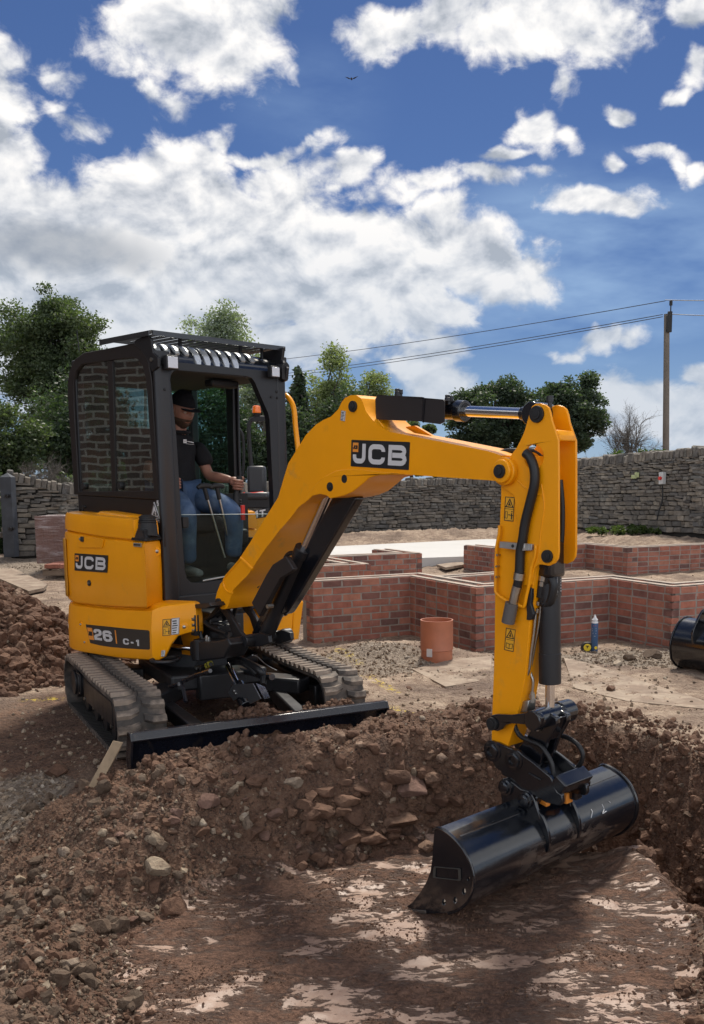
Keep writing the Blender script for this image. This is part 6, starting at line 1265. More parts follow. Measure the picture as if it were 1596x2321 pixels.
def brick_wall(name, label, P, ztop, courses, group='low brick footing walls', thick=.29, ends=(True, True), sink=0):
    root = empty(name, (P[0][0], P[0][1], 0)); tag(root, label, 'brick wall', group); off = Vector((P[0][0], P[0][1], 0)); items = []; CH = .075; z0 = ztop - courses * CH
    rr_ = random.Random(len(P) * 7 + courses)
    core = MB(); topm = MB()
    leaves = [(offset_path(P, .05), courses, 0), (offset_path(P, thick - .05), min(3, courses), 1)]
    for path, nc, inner in leaves:
        full = list(path)
        for i in range(len(full) - 1):
            a, b = full[i], full[i + 1]; d = (b - a).normalized(); Ls_ = (b - a).length
            # mortar body a little behind the brick faces
            nx_ = Vector((-d.y, d.x)); zc = (ztop - .006 + z0) / 2; core.box(((a.x + b.x) / 2 - off.x, (a.y + b.y) / 2 - off.y, zc), (Ls_ + .097, .097, ztop - .006 - z0), Matrix.Rotation(math.atan2(d.y, d.x), 3, 'Z'))
            topm.box(((a.x + b.x) / 2 - off.x, (a.y + b.y) / 2 - off.y, ztop + .002 + .0007 * i), (Ls_ + .05, .07, .008), Matrix.Rotation(math.atan2(d.y, d.x), 3, 'Z'))
            for c in range(courses - nc, courses):
                z = z0 + (c + .5) * CH; s0 = -.05 if (c + i) % 2 == 0 else .055; s1 = Ls_ + .05 if (c + i) % 2 == 0 else Ls_ - .055
                if i == 0: s0 = -.05
                if i == len(full) - 2: s1 = Ls_ + .05
                s = s0; first = rr_.choice((.215, .215, .10)) if (c % 2) else .10
                if i == 0 or True: first = .215 if c % 2 else .1025
                while s < s1 - .03:
                    ln = min(first, s1 - s); first = .215
                    if s1 - (s + ln + .01) < .05: ln = s1 - s
                    m_ = a + d * (s + ln / 2); o = Vector((m_.x - off.x, m_.y - off.y, z + rr_.uniform(-.002, .002)))
                    w_, u = screen(Vector((m_.x, m_.y, z))); items.append((frameM(o, d, ln, .1025 + rr_.uniform(-.002, .004), .065 + rr_.uniform(-.002, .001)), w_ * (1 if not inner else .2)))
                    s += ln + .0105
    # closed ends
    for e, (on, p_out, p_in) in enumerate(((ends[0], leaves[0][0][0], leaves[1][0][0]), (ends[1], leaves[0][0][-1], leaves[1][0][-1]))):
        if not on: continue
        d = (p_in - p_out).normalized(); core.box(((p_out.x + p_in.x) / 2 - off.x, (p_out.y + p_in.y) / 2 - off.y, (ztop - .008 + z0) / 2), ((p_in - p_out).length, .082, ztop - .008 - z0), Matrix.Rotation(math.atan2(d.y, d.x), 3, 'Z'))
        for c in range(courses):
            z = z0 + (c + .5) * CH; L_ = (p_in - p_out).length
            m_ = (p_out + p_in) / 2; items.append((frameM(Vector((m_.x - off.x, m_.y - off.y, z)), d, max(.05, L_ - .115), .100, .065), screen(Vector((m_.x, m_.y, z)))[0]))
    core.build('mortar', MOR, root, smooth=0); topm.build('top_mortar', MORT, root, smooth=0); place_blocks(root, items, BV, 'brick')
    return root
e1 = Vector((math.cos(math.radians(30)), math.sin(math.radians(30)))); e2 = Vector((.5, -.866))
A_ = Vector((-1.16, 9.9)); B_ = A_ + e1 * 1.10; C_ = B_ + e2 * 1.33; D_ = C_ + e1 * 1.70; E_ = D_ + e2 * .92; F_ = E_ + e1 * 1.9
brick_wall('brick_footing_wall', 'nearest low red brick footing wall, stepping behind the clay pipe and the spray can', [A_, B_, C_, D_, E_, F_], .507, 9, ends=(True, False))
G_ = Vector((-.73, 12.02)); brick_wall('brick_footing_wall', 'low brick wall in the middle of the footings, left of the gap, partly hidden by the boom', [G_ - e1 * 2.6, G_, G_ - e2 * 1.55 ], .507, 9, ends=(True, False))
H_ = Vector((-.10, 13.89)); brick_wall('brick_footing_wall', 'left rear brick footing wall in front of the white concrete slab', [H_ - e1 * 2.4, H_, H_ - e2 * 1.0], .507, 8, ends=(True, True))
I_ = Vector((.59, 15.59)); J0 = I_ + e2 * .79; J_ = J0 + e1 * 1.85; K_ = J_ + e2 * 1.02
brick_wall('brick_footing_wall', 'right rear brick footing wall seen on both sides of the dipper arm', [I_, J0, J_, K_, K_ + e1 * 3.2], .507, 9, ends=(True, False))
brick_wall('brick_footing_wall', 'short low length of brick wall behind the nearest footing wall, beside the dipper', [at_z(985, 1312, .40).xy, at_z(1125, 1300, .40).xy + Vector((.3, .1))], .40, 6, ends=(True, True))
# ---------------------------------------------------------------- dry-stone walls
def stone_wall(name, label, pts, hs, zb, seed, group='dry-stone boundary walls', courses=13, cope=.20, thick=.42, big=1.0, slope_in=None):
    """pts: plan polyline (front face), hs: height without cope at each point, zb: base height at each point"""
    rr_ = random.Random(seed); root = empty(name, (pts[0][0], pts[0][1], 0)); tag(root, label, 'stone wall', group); off = Vector((pts[0][0], pts[0][1], 0)); items = []; core = MB(); copes = []
    for i in range(len(pts) - 1):
        a, b = Vector(pts[i]), Vector(pts[i + 1]); d = (b - a).normalized(); Ln = (b - a).length; nb = Vector((-d.y, d.x))
        if nb.y < 0: nb = -nb
        def P(s, back, z): q = a + d * s + nb * back; return (q.x - off.x, q.y - off.y, z)
        f = lambda arr, s: arr[i] + (arr[i + 1] - arr[i]) * s / Ln
        core.hexa([P(0, .05, zb[i] - .3), P(Ln, .05, zb[i + 1] - .3), P(Ln, thick, zb[i + 1] - .3), P(0, thick, zb[i] - .3), P(0, .05, zb[i] + hs[i] - .01), P(Ln, .05, zb[i + 1] + hs[i + 1] - .01), P(Ln, thick, zb[i + 1] + hs[i + 1] - .01), P(0, thick, zb[i] + hs[i] - .01)])
        # courses get thinner towards the top
        ch = [rr_.uniform(.85, 1.15) * (1.55 - .95 * (k / courses)) for k in range(courses)]; tot = sum(ch); ch = [c / tot for c in ch]; acc = 0
        for k in range(courses):
            s = -rr_.uniform(0, .2); t0, t1 = acc, acc + ch[k]; acc = t1
            while s < Ln:
                base_h = ch[k] * hs[i]; ln = max(.10, rr_.gauss(.26, .09)) * big * (1.0 if k > 2 else 1.2); ln = min(ln, .55 * big); s1 = s + ln
                if s1 > Ln + .12: s1 = Ln + .06
                sm = (s + s1) / 2
                if s1 - s > .07:
                    smc = min(max(sm, 0), Ln); h0 = f(zb, smc) + f(hs, smc) * t0; h1 = f(zb, smc) + f(hs, smc) * t1; split = rr_.random() < .16 and (h1 - h0) > .085
                    rows = ((h0, (h0 + h1) / 2), ((h0 + h1) / 2, h1)) if split else ((h0, h1),)
                    for (q0, q1) in rows:
                        o = P(sm, .10 + rr_.uniform(-.022, .018), (q0 + q1) / 2 + rr_.uniform(-.006, .006)); w_, u = screen(Vector((o[0] + off.x, o[1] + off.y, 0)))
                        tilt = Matrix.Rotation(rr_.gauss(0, .022), 4, 'Y')
                        items.append((frameM(o, d, s1 - s - .008, .22, (q1 - q0) * rr_.uniform(.88, .99)) @ tilt, w_ * (s1 - s)))
                s = s1 + .004
        # upright cope stones
        s = 0.0
        while s < Ln:
            wd = rr_.uniform(.055, .12); hh = cope * rr_.uniform(.75, 1.12); smc = min(s + wd / 2, Ln); z = f(zb, smc) + f(hs, smc); lean = Matrix.Rotation(rr_.gauss(.12, .09), 4, 'Y')
            o = P(s + wd / 2, thick * .46, z + hh / 2 - .015); w_, u = screen(Vector((o[0] + off.x, o[1] + off.y, 0)))
            T_ = Matrix.Translation(o) @ Matrix.Rotation(math.atan2(d.y, d.x), 4, 'Z') @ lean @ Matrix.Diagonal((wd * .96, thick * .92, hh, 1)); copes.append((T_, w_ * .3)); s += wd
    core.build('wall_core', GAP, root, smooth=0); place_blocks(root, items, SV, 'stone', 250); place_blocks(root, copes, SV, 'cope_stone', 50); return root
# long wall behind the machine, its left end stepping up to the gate post
w0 = at_y(25, 1255, 17.6); w1 = at_y(180, 1250, 18.4)
stone_wall('dry_stone_wall', 'long grey dry-stone wall with upright cope stones, running from the gate post behind the excavator to the dipper arm', [(w0.x, 17.6), (w0.x + .9, 17.95), (-5.2, 19.9), (-1.7, 24.2), (.8, 25.4), (2.6, 26.0)], [1.42, 1.15, 1.12, 1.26, 1.28, 1.26], [.16, .16, .16, .13, .18, .20], 21, courses=17, big=.85)
stone_wall('dry_stone_wall', 'taller grey dry-stone wall at the right, with a switch box fixed to it', [(2.35, 22.6), (3.2, 20.9), (4.95, 17.7), (7.6, 15.6)], [1.32, 1.30, 1.42, 1.5], [.50, .54, .58, .6], 22, courses=19, big=.78)
# gate post
GP = mat('blue_grey_painted_timber', (.055, .062, .075), .75, var=.35, vscale=5, bump=.5, bscale=30)
p = at_y(4, 1075, 17.3); q = at_y(14, 1262, 17.3)
mb = MB(); t_ = Vector((.10, 0, 0)); wv_ = .20
mb.hexa([(q.x, 17.2, q.z), (q.x + wv_, 17.2, q.z), (q.x + wv_, 17.4, q.z), (q.x, 17.4, q.z), (p.x, 17.2, p.z - .05), (p.x + wv_, 17.2, p.z - .05), (p.x + wv_, 17.4, p.z - .05), (p.x, 17.4, p.z - .05)])
mb.add([(p.x, 17.2, p.z - .05), (p.x + wv_, 17.2, p.z - .05), (p.x + wv_, 17.4, p.z - .05), (p.x, 17.4, p.z - .05), (p.x + .1, 17.3, p.z + .03)], [(0, 1, 4), (1, 2, 4), (2, 3, 4), (3, 0, 4)])
root = empty('gate_post', (q.x + .1, 17.3, q.z)); tag(root, 'dark blue-grey timber gate post at the left end of the stone wall', 'gate post')
o = mb.build('post', GP, root, smooth=0, bevel=.006); o.location = -root.location
for (x, y) in ((18, 1124), (26, 1198)):
    c = at_y(x, y, 17.19); mb = MB(); mb.box(c, (.10, .05, .05)); mb.cyl(c + Vector((.0, -.03, 0)), c + Vector((0, -.07, 0)), .03, 10); o = mb.build('gate_hinge', BLK, root, bevel=.004); o.location = -root.location
# concrete slab
sp_ = [at_z(*c, .27) for c in ((560, 1262), (700, 1252), (957, 1263), (1054, 1258), (1200, 1262), (1420, 1240), (1300, 1221), (1180, 1219), (1054, 1224), (900, 1232), (700, 1243))]
sp_ = [at_z(x, y, .27) for x, y in ((500, 1265), (940, 1265), (1060, 1261), (1250, 1258), (1445, 1235), (1300, 1223), (1100, 1222), (655, 1243), (500, 1250))]
mb = MB(); mb.prism([(p.x, p.y) for p in sp_], lambda x, y: (x, y, .27), lambda x, y: (x, y, .05)); o = mb.build('concrete_slab', mat('pale_concrete', (.50, .49, .47), .85, var=.1, vscale=.6, bump=.1), smooth=0); tag(o, kind='structure')
# brick building standing beside the machine on the left: it shows in the cab's side window
m = bpy.data.materials.new('house_brickwork'); m.use_nodes = True; T = NT(m.node_tree); b = T.n['Principled BSDF']; tc = T.new('ShaderNodeTexCoord').outputs['Object']
bt = T.new('ShaderNodeTexBrick'); T.l.new(T.mapping(tc, rot=(0, 0, 0), scale=(1, 1, 1)), bt.inputs['Vector']); 
x_, y_, z_ = T.sep(tc)[:3]; T.put(bt.inputs['Vector'], T.vmath('ADD', T.comb(y_, z_, 0.0), T.vmath('SCALE', T.noise(tc, 3.0, 3, .6, out='Color'), s=.09)))
bt.inputs['Color1'].default_value = (.115, .070, .055, 1); bt.inputs['Color2'].default_value = (.065, .05, .045, 1); bt.inputs['Mortar'].default_value = (.25, .235, .215, 1); bt.inputs['Scale'].default_value = 1.0
bt.inputs['Brick Width'].default_value = .25; bt.inputs['Row Height'].default_value = .085; bt.inputs['Mortar Size'].default_value = .014; bt.inputs['Mortar Smooth'].default_value = .3
T.put(b.inputs['Base Color'], T.mix(1.0, bt.outputs['Color'], T.ramp(T.noise(tc, 1.5, 6, .6), [(.3, (.75,) * 3), (.7, (1.3,) * 3)]), 'MULTIPLY')); b.inputs['Roughness'].default_value = .95; MATS['house_brickwork'] = m
mb = MB(); mb.box((0, 0, 2.3), (.6, 12, 5.0)); hs_ = empty('brick_house', (-7.2, 8.2, -.1)); tag(hs_, 'old brick house beyond the left edge, mirrored in the side window of the cab', 'house')
mb.build('wall', m, hs_, smooth=0); mb = MB(); mb.hexa([(.5, -6.2, 4.8), (.5, 6.2, 4.8), (-4, 6.2, 4.8), (-4, -6.2, 4.8), (-1.4, -6.2, 6.6), (-1.4, 6.2, 6.6), (-1.9, 6.2, 6.6), (-1.9, -6.2, 6.6)]); mb.build('roof', mat('slate_roof', (.06, .065, .075), .6, var=.2), hs_, smooth=0)
mb = MB(); mb.box((-2.1, 0, 2.3), (3.6, 11.9, 5.0)); mb.build('house_body', m, hs_, smooth=0)
# ================================================================ trees
def leaf_mat(name, c0, c1, c2):
    m = bpy.data.materials.new(name); m.use_nodes = True; T = NT(m.node_tree); b = T.n['Principled BSDF']; g = T.new('ShaderNodeAttribute', attribute_name='rnd').outputs['Fac']
    ps = T.new('ShaderNodeNewGeometry').outputs['Position']
    c = T.ramp(T.math('ADD', T.math('MULTIPLY', g, .6), T.math('MULTIPLY', T.noise(ps, .9, 4, .6), .45)), [(.15, c0), (.5, c1), (.85, c2)])
    T.put(b.inputs['Base Color'], c); b.inputs['Roughness'].default_value = .55; b.inputs['Specular IOR Level'].default_value = .4
    tr = T.new('ShaderNodeBsdfTranslucent'); T.put(tr.inputs[0], T.mix(1.0, c, (1.3, 1.5, .6), 'MULTIPLY')); mx = T.new('ShaderNodeMixShader'); mx.inputs[0].default_value = .40
    T.l.new(b.outputs[0], mx.inputs[1]); T.l.new(tr.outputs[0], mx.inputs[2]); T.l.new(mx.outputs[0], T.n['Material Output'].inputs[0]); MATS[name] = m; return m
LV1 = leaf_mat('ash_leaves', (.035, .052, .026), (.070, .098, .048), (.14, .175, .092)); LV2 = leaf_mat('dark_leaves', (.026, .042, .028), (.054, .080, .050), (.10, .135, .082)); LV3 = leaf_mat('silver_leaves', (.11, .14, .10), (.20, .24, .18), (.36, .40, .34)); LV4 = leaf_mat('yew_needles', (.020, .036, .020), (.040, .066, .036), (.08, .115, .06)); LV5 = leaf_mat('larch_needles', (.11, .135, .06), (.19, .225, .11), (.30, .33, .17))
BARK = mat('bark', (.055, .045, .037), .95, var=.35, vscale=4, bump=.8, bscale=12, bdist=.03); BARKP = mat('pale_bark', (.13, .115, .10), .95, var=.3)
GRS = leaf_mat('bank_grass', (.03, .05, .015), (.06, .095, .025), (.13, .16, .05))
def leaves(centres, radii, n, size, seed, flat=.6, hang=0.0):
    """n leaf-sized faces spread in clumps; every clump is filled, denser near its surface"""
    rs = np.random.RandomState(seed); C = np.asarray(centres); Rr = np.asarray(radii); w_ = (Rr ** 2).prod(1) if Rr.ndim > 1 else Rr ** 2; w_ = w_ ** .5 if Rr.ndim > 1 else w_; w_ = w_ / w_.sum()
    k = rs.choice(len(C), n, p=w_); d = rs.normal(size=(n, 3)); d /= np.linalg.norm(d, axis=1)[:, None]; r = rs.rand(n) ** .42
    r = r * (1 + .22 * np.sin(d[:, 0] * 7 + k) * np.cos(d[:, 1] * 9 + 2 * k) + .18 * np.sin(d[:, 2] * 11 + 3 * k))
    P = C[k] + d * r[:, None] * (Rr[k] if Rr.ndim > 1 else Rr[k][:, None]); P[:, 2] -= hang * r * rs.rand(n)
    a = rs.normal(size=(n, 3)) * np.array([1, 1, flat]); a /= np.linalg.norm(a, axis=1)[:, None]; u = rs.normal(size=(n, 3)); b = np.cross(a, u); b /= np.linalg.norm(b, axis=1)[:, None]
    s = size * (.55 + .9 * rs.rand(n))[:, None]; A = a * s * .5; Bv = b * s * .28
    V = np.stack([P - A, P + Bv, P + A, P - Bv], 1).reshape(-1, 3); F = np.arange(4 * n).reshape(n, 4); return V, F, np.repeat((rs.rand(n) * .7 + .3 * (k % 7) / 7.0), 4)
def crown_clumps(rs, c, R, n, rmin=.25, rmax=.5, shell=.55):
    out, rad = [], []
    for i in range(n):
        d = rs.normal(size=3); d /= np.linalg.norm(d); r = (shell + (1 - shell) * rs.rand() if rs.rand() < .8 else rs.rand() * shell) * (.82 + .30 * rs.rand())
        p = np.array(c) + d * np.array(R) * r * .93; out.append(p); q = (rmin + (rmax - rmin) * rs.rand()) * min(R[0], R[2]) ; rad.append((q * 1.15, q * 1.15, q * .8))
    return out, rad
def limb(mb, a, b, r0, r1, rs, bend=.1, n=5):
    a = Vector(a); b = Vector(b); L_ = (b - a).length; pts = [a.lerp(b, i / n) + Vector(rs.normal(size=3)) * L_ * bend * (0 if i in (0, n) else .4) for i in range(n + 1)]
    mb.tube(pts, [r0 + (r1 - r0) * i / 10 for i in range(11)], 6, 2); return pts
def tree(name, label, cat, base, c, R, nclump, nleaf, size, lm, seed, trunk_r=.16, group=None, rmin=.22, rmax=.42, shell=.5, bark=BARK, extra=None, flat=.6, hang=0, z_ground=None):
    rs = np.random.RandomState(seed); root = empty(name, base); tag(root, label, cat, group); b0 = np.array(base)
    cl, rad = crown_clumps(rs, np.array(c) - b0, R, nclump, rmin, rmax, shell)
    if extra: 
        for (e, q) in extra: cl.append(np.array(e) - b0); rad.append(q)
    mb = MB(); top = Vector(np.array(c) - b0) ; mid = Vector((top.x * .5, top.y * .5, max(.3, top.z - R[2] * .7))); limb(mb, (0, 0, -.3), mid, trunk_r, trunk_r * .75, rs, .05); limb(mb, mid, top + Vector((0, 0, R[2] * .55)), trunk_r * .75, trunk_r * .15, rs, .08)
    for p in cl[:26]:
        t = rs.rand() * .6; s = mid.lerp(top, t); limb(mb, s, Vector(p), trunk_r * .32, trunk_r * .06, rs, .12)
    mb.build('trunk', bark, root, weld=False)
    V, F, rn = leaves(cl, rad, nleaf, size, seed + 50, flat, hang); me = rawmesh('crown', V, F, lm); at = me.attributes.new('rnd', 'FLOAT', 'POINT'); at.data.foreach_set('value', rn.astype(np.float32)); link('crown', me, root); return root
def px_tree(name, label, cat, Y, box, nclump, nleaf, size, lm, seed, base_z=.2, **kw):
    """box: left, top, right, bottom of the crown in the photograph, Y distance"""
    x0, y0, x1, y1 = box; c = at_y((x0 + x1) / 2, (y0 + y1) / 2, Y); rx = (x1 - x0) / 2 / FPX * Y; rz = (y1 - y0) / 2 / FPX * Y
    return tree(name, label, cat, (c.x, Y, base_z), (c.x, Y, c.z), (rx, max(rx * .8, .6), rz), nclump, nleaf, size, lm, seed, **kw)
px_tree('ash_tree', 'tall leafy ash tree at the left, rising above the rear corner of the cab', 'tree', 30, (-45, 640, 275, 1030), 150, 80000, .090, LV1, 1, trunk_r=.28, rmin=.10, rmax=.23, shell=.42, flat=.8, group='leafy trees behind the stone walls')
px_tree('thorn_tree', 'dark elder bush with white flower heads behind the gate post', 'bush', 22, (-60, 920, 95, 1110), 26, 14000, .085, LV1, 2, trunk_r=.06, rmin=.3, rmax=.5)
px_tree('evergreen_tree', 'dark evergreen mass filling the gap under the ash tree behind the wall', 'tree', 26, (60, 860, 330, 1120), 44, 26000, .10, LV4, 3, trunk_r=.14, rmin=.3, rmax=.45)
px_tree('birch_tree', 'silvery airy birch tree standing above the cab roof', 'tree', 32, (385, 668, 620, 960), 75, 26000, .085, LV3, 4, trunk_r=.12, rmin=.16, rmax=.30, shell=.3, bark=BARKP, hang=.3)
px_tree('birch_tree', 'small pale treetop just left of the cab roof guard', 'tree', 40, (290, 748, 365, 900), 14, 3500, .16, LV3, 5, trunk_r=.08, rmin=.2, rmax=.35, shell=.3, bark=BARKP)
px_tree('birch_tree', 'silver birch seen through and right of the far cab pillar', 'tree', 30, (520, 790, 672, 1010), 50, 15000, .10, LV3, 6, trunk_r=.10, rmin=.15, rmax=.3, shell=.3, bark=BARKP, hang=.3)
for k, (bx, sd_, lb) in enumerate((((330, 860, 480, 1150), 11, 'dark broad tree seen through the windscreen behind the driver'), ((430, 880, 600, 1130), 12, 'dark green tree seen through the cab beside the door pillar'), ((560, 930, 720, 1130), 13, 'dark round tree between the cab and the boom'))):
    px_tree('dark_tree', lb, 'tree', 25 + k * .7, bx, 34, 19000, .088, LV2 if k != 1 else LV4, sd_, trunk_r=.12, rmin=.3, rmax=.45)
px_tree('dark_tree', 'dark tree right of the grab rail, low behind the boom', 'tree', 28, (690, 880, 890, 1110), 44, 26000, .085, LV2, 14, trunk_r=.14, rmin=.3, rmax=.45)
def conifer(name, label, Y, cx, top, bottom, hw, n, lm, seed, size=.13, drop=.35, base_z=.2):
    rs = np.random.RandomState(seed); t = at_y(cx, top, Y); b = at_y(cx, bottom, Y); root = empty(name, (t.x, Y, base_z)); tag(root, label, 'tree'); W = hw / FPX * Y; H = t.z - b.z; cl, rad = [], []
    mb = MB(); mb.tube([(0, 0, -.3), (0, 0, t.z - base_z)], [.13, .02], 7, 1)
    k = 0; z = t.z - base_z - .05
    while z > b.z - base_z:
        f = (t.z - base_z - z) / H; r = W * (.10 + .9 * f ** .85); m_ = 3 + int(5 * f) 
        for j in range(m_):
            a = rs.rand() * 6.283; q = r * (.55 + .5 * rs.rand())
            mb.tube([(0, 0, z), (q * .5 * math.cos(a), q * .5 * math.sin(a), z + .03), (q * math.cos(a), q * math.sin(a), z - drop * q * .4)], [.025, .006], 4, 2)
            for s in (.35, .7, 1.0): cl.append((q * s * math.cos(a), q * s * math.sin(a), z - drop * q * s * .4)); rad.append((.09 + .12 * r * (1.2 - s), .09 + .12 * r * (1.2 - s), .06 + .05 * r))
        z -= .12 + .22 * f * (H / 6)
    mb.build('trunk', BARK, root, weld=False); V, F, rn = leaves(cl, rad, n, size, seed, .5, drop); me = rawmesh('crown', V, F, lm); at = me.attributes.new('rnd', 'FLOAT', 'POINT'); at.data.foreach_set('value', rn.astype(np.float32)); link('crown', me, root)
conifer('cedar_tree', 'dark drooping conifer with a pointed top right of the cab', 27, 676, 828, 1060, 75, 16000, LV2, 31, .12, .8)
px_tree('larch_tree', 'tall yellow-green larch behind the boom, left of the black cylinder guard', 'tree', 29, (692, 765, 812, 1090), 90, 26000, .085, LV5, 32, trunk_r=.12, rmin=.26, rmax=.50, shell=.15, hang=.25)
px_tree('larch_tree', 'second pale green larch just right of the tall larch', 'tree', 30, (772, 805, 892, 1090), 80, 22000, .085, LV5, 33, trunk_r=.12, rmin=.26, rmax=.48, shell=.15, hang=.25)
px_tree('round_tree', 'small leafy tree seen under the dipper cylinder above the boom', 'tree', 27, (880, 955, 990, 1010), 14, 5000, .13, LV1, 15, trunk_r=.06, rmin=.3, rmax=.5)
px_tree('round_tree', 'low foliage showing above the stone wall under the boom', 'bush', 26.6, (860, 1050, 1130, 1085), 20, 6000, .12, LV1, 18, trunk_r=.04, rmin=.5, rmax=.9)
px_tree('sycamore_tree', 'big dark round-headed tree left of the dipper top', 'tree', 28, (1000, 858, 1245, 1055), 110, 42000, .080, LV2, 16, trunk_r=.18, rmin=.11, rmax=.25, shell=.5, extra=[(tuple(at_y(1150, 880, 28)), (.5, .5, .35))])
px_tree('sycamore_tree', 'big dark tree just right of the dipper top, left of the bare tree', 'tree', 26, (1195, 856, 1392, 1050), 100, 42000, .078, LV2, 17, trunk_r=.18, rmin=.11, rmax=.25, shell=.5)
# bare tree
def bare(name, label, Y, base, top, spread, seed):
    rs = np.random.RandomState(seed); b = at_y(*base, Y); t = at_y(base[0], top, Y); root = empty(name, (b.x, Y, b.z - .6)); tag(root, label, 'tree'); mb = MB(); H = t.z - b.z; S = spread / FPX * Y
    def grow(p, d, L_, r, lev):
        n = 4; pts = [p]; q = p.copy(); dd = d.copy()
        for i in range(n): dd = (dd + Vector(rs.normal(size=3)) * .10 + Vector((0, 0, .04))).normalized(); q = q + dd * L_ / n; pts.append(q.copy())
        mb.tube(pts, [r, r * .8, r * .62, r * .5], 5 if lev < 2 else 3, 1)
        if lev >= 4: return
        for k in range(4 if lev else 7):
            f = .25 + .75 * rs.rand(); i = min(n - 1, int(f * n)); a = pts[i].lerp(pts[i + 1], f * n - i); e = (dd + Vector(rs.normal(size=3)) * (.55 if lev else .50)).normalized(); grow(a, e, L_ * (.55 + .2 * rs.rand()), r * .5, lev + 1)
    for s in range(5): grow(Vector((rs.normal() * .12, rs.normal() * .1, .2)), Vector((rs.uniform(-.75, .75), rs.uniform(-.3, .3), 1)).normalized(), H * .55, .028, 0)
    mb.build('branches', BARKP, root, weld=False)
bare('bare_tree', 'leafless grey bush-like tree between the dark tree and the utility pole', 24, (1450, 1035), 905, 60, 41)
bare('bare_sapling', 'thin leafless sapling behind the wall left of the cab', 19.5, (98, 1115), 1000, 16, 42)
# hedge and bank grass on the right
def hedge(name, label, cat, Y, x0, x1, y0, y1, n, size, lm, seed, depth=.5):
    rs = np.random.RandomState(seed); cl, rad = [], []; a = at_y(x0, y1, Y); b = at_y(x1, y1, Y); h = (y1 - y0) / FPX * Y; k = max(3, int((b.x - a.x) / (h * .8)))
    for i in range(k): cl.append((a.x + (b.x - a.x) * (i + rs.rand()) / k, Y + rs.rand() * depth, a.z + h * .45 * rs.rand())); rad.append((h * .6, depth * .6, h * (.35 + .4 * rs.rand())))
    V, F, rn = leaves(cl, rad, n, size, seed, 1.0); me = rawmesh(name, V, F, lm); at = me.attributes.new('rnd', 'FLOAT', 'POINT'); at.data.foreach_set('value', rn.astype(np.float32)); o = link(name, me); tag(o, label, cat); return o
hedge('hedge', 'pale green scrub growing over the top of the right-hand stone wall', 'hedge', 19.5, 1470, 1640, 1012, 1045, 6000, .08, GRS, 51)['kind'] = 'stuff'
hedge('hedge', 'sparse brown and green scrub behind the wall under the bare tree', 'hedge', 22.0, 1370, 1500, 1015, 1050, 2500, .08, GRS, 52)['kind'] = 'stuff'
hedge('grass', 'thin green weeds along the foot of the right-hand stone wall', 'grass', 18.6, 1330, 1500, 1190, 1206, 2200, .06, GRS, 53, .3)['kind'] = 'stuff'
hedge('hedge', 'dark ivy and leaves low behind the gate post', 'hedge', 19, -60, 20, 1090, 1245, 6000, .10, LV2, 54)['kind'] = 'stuff'
hedge('hedge', 'leafy scrub behind the stepped end of the stone wall', 'hedge', 21, 20, 330, 1060, 1150, 9000, .10, LV1, 55)['kind'] = 'stuff'
# ================================================================ the operator (given in superstructure coordinates)
SKN = mat('skin', (.29, .14, .098), .5, spec=.35, var=.12, vscale=14); SHIRT = mat('black_polo_shirt', (.012, .012, .014), .85, spec=.25, var=.3, vscale=12, bump=.5, bscale=14, bdist=.02)
JEAN = mat('blue_denim', (.055, .095, .18), .85, spec=.2, var=.35, vscale=7, bump=.5, bscale=18, bdist=.015, col2=(.12, .17, .25), c2scale=5, c2lo=.5, c2hi=.7); HAIR = mat('beard_hair', (.055, .028, .016), .8, bump=.8, bscale=160, bdist=.006); CAPM = mat('black_cap_cloth', (.008, .008, .010), .8, spec=.2)
def skinned(name, nodes, edges, m, parent, sub_=2, root_i=0):
    me = bpy.data.meshes.new(name); me.from_pydata([n[:3] for n in nodes], edges, []); me.materials.append(m); o = link(name, me, parent); sk = o.modifiers.new('skin', 'SKIN'); sk.use_smooth_shade = True; sk.branch_smoothing = .6
    if not me.skin_vertices: me.attributes.new('skin_vertices', 'FLOAT2', 'POINT') if False else None
    for i, n in enumerate(nodes):
        sv = me.skin_vertices[0].data[i]; r = n[3]; sv.radius = (r, n[4] if len(n) > 4 else r); sv.use_root = (i == root_i)
    s = o.modifiers.new('sub', 'SUBSURF'); s.levels = sub_; s.render_levels = sub_; return o
per = empty('person'); W_S = Matrix.Translation((S0.x, S0.y, 0)) @ Matrix.Rotation(THE - math.pi / 2, 4, 'Z')
tag(per, 'man in black cap, black polo shirt and jeans in the cab, hand on the joystick', 'person')
per.matrix_world = W_S @ Matrix.Translation((-.45, .22, 1.30)); OFF = Vector((-.45, .22, 1.30))
def S_(*n): return (n[0] - OFF.x, n[1] - OFF.y, n[2] - OFF.z) + tuple(n[3:])
bn = [S_(-.46, .22, 1.42, .11), S_(-.47, .22, 1.56, .10, .08), S_(-.455, .225, 1.70, .11, .08), S_(-.44, .23, 1.79, .06, .05), S_(-.425, .232, 1.88, .055), S_(-.40, .235, 1.97, .055),
      S_(-.45, .35, 1.77, .030), S_(-.41, .415, 1.67, .042), S_(-.35, .42, 1.575, .040), S_(-.24, .435, 1.560, .038), S_(-.135, .468, 1.545, .024),
      S_(-.45, .11, 1.77, .030), S_(-.42, .00, 1.67, .042), S_(-.36, -.05, 1.57, .040), S_(-.24, -.06, 1.55, .036), S_(-.13, -.04, 1.54, .024),
      S_(-.42, .30, 1.40, .095), S_(-.22, .34, 1.385, .080), S_(-.02, .375, 1.335, .062), S_(-.04, .385, 1.20, .055), S_(-.045, .39, 1.04, .035),
      S_(-.42, .14, 1.40, .095), S_(-.20, .07, 1.375, .080), S_(.0, .01, 1.31, .062), S_(-.02, .02, 1.18, .055), S_(-.03, .03, 1.02, .035)]
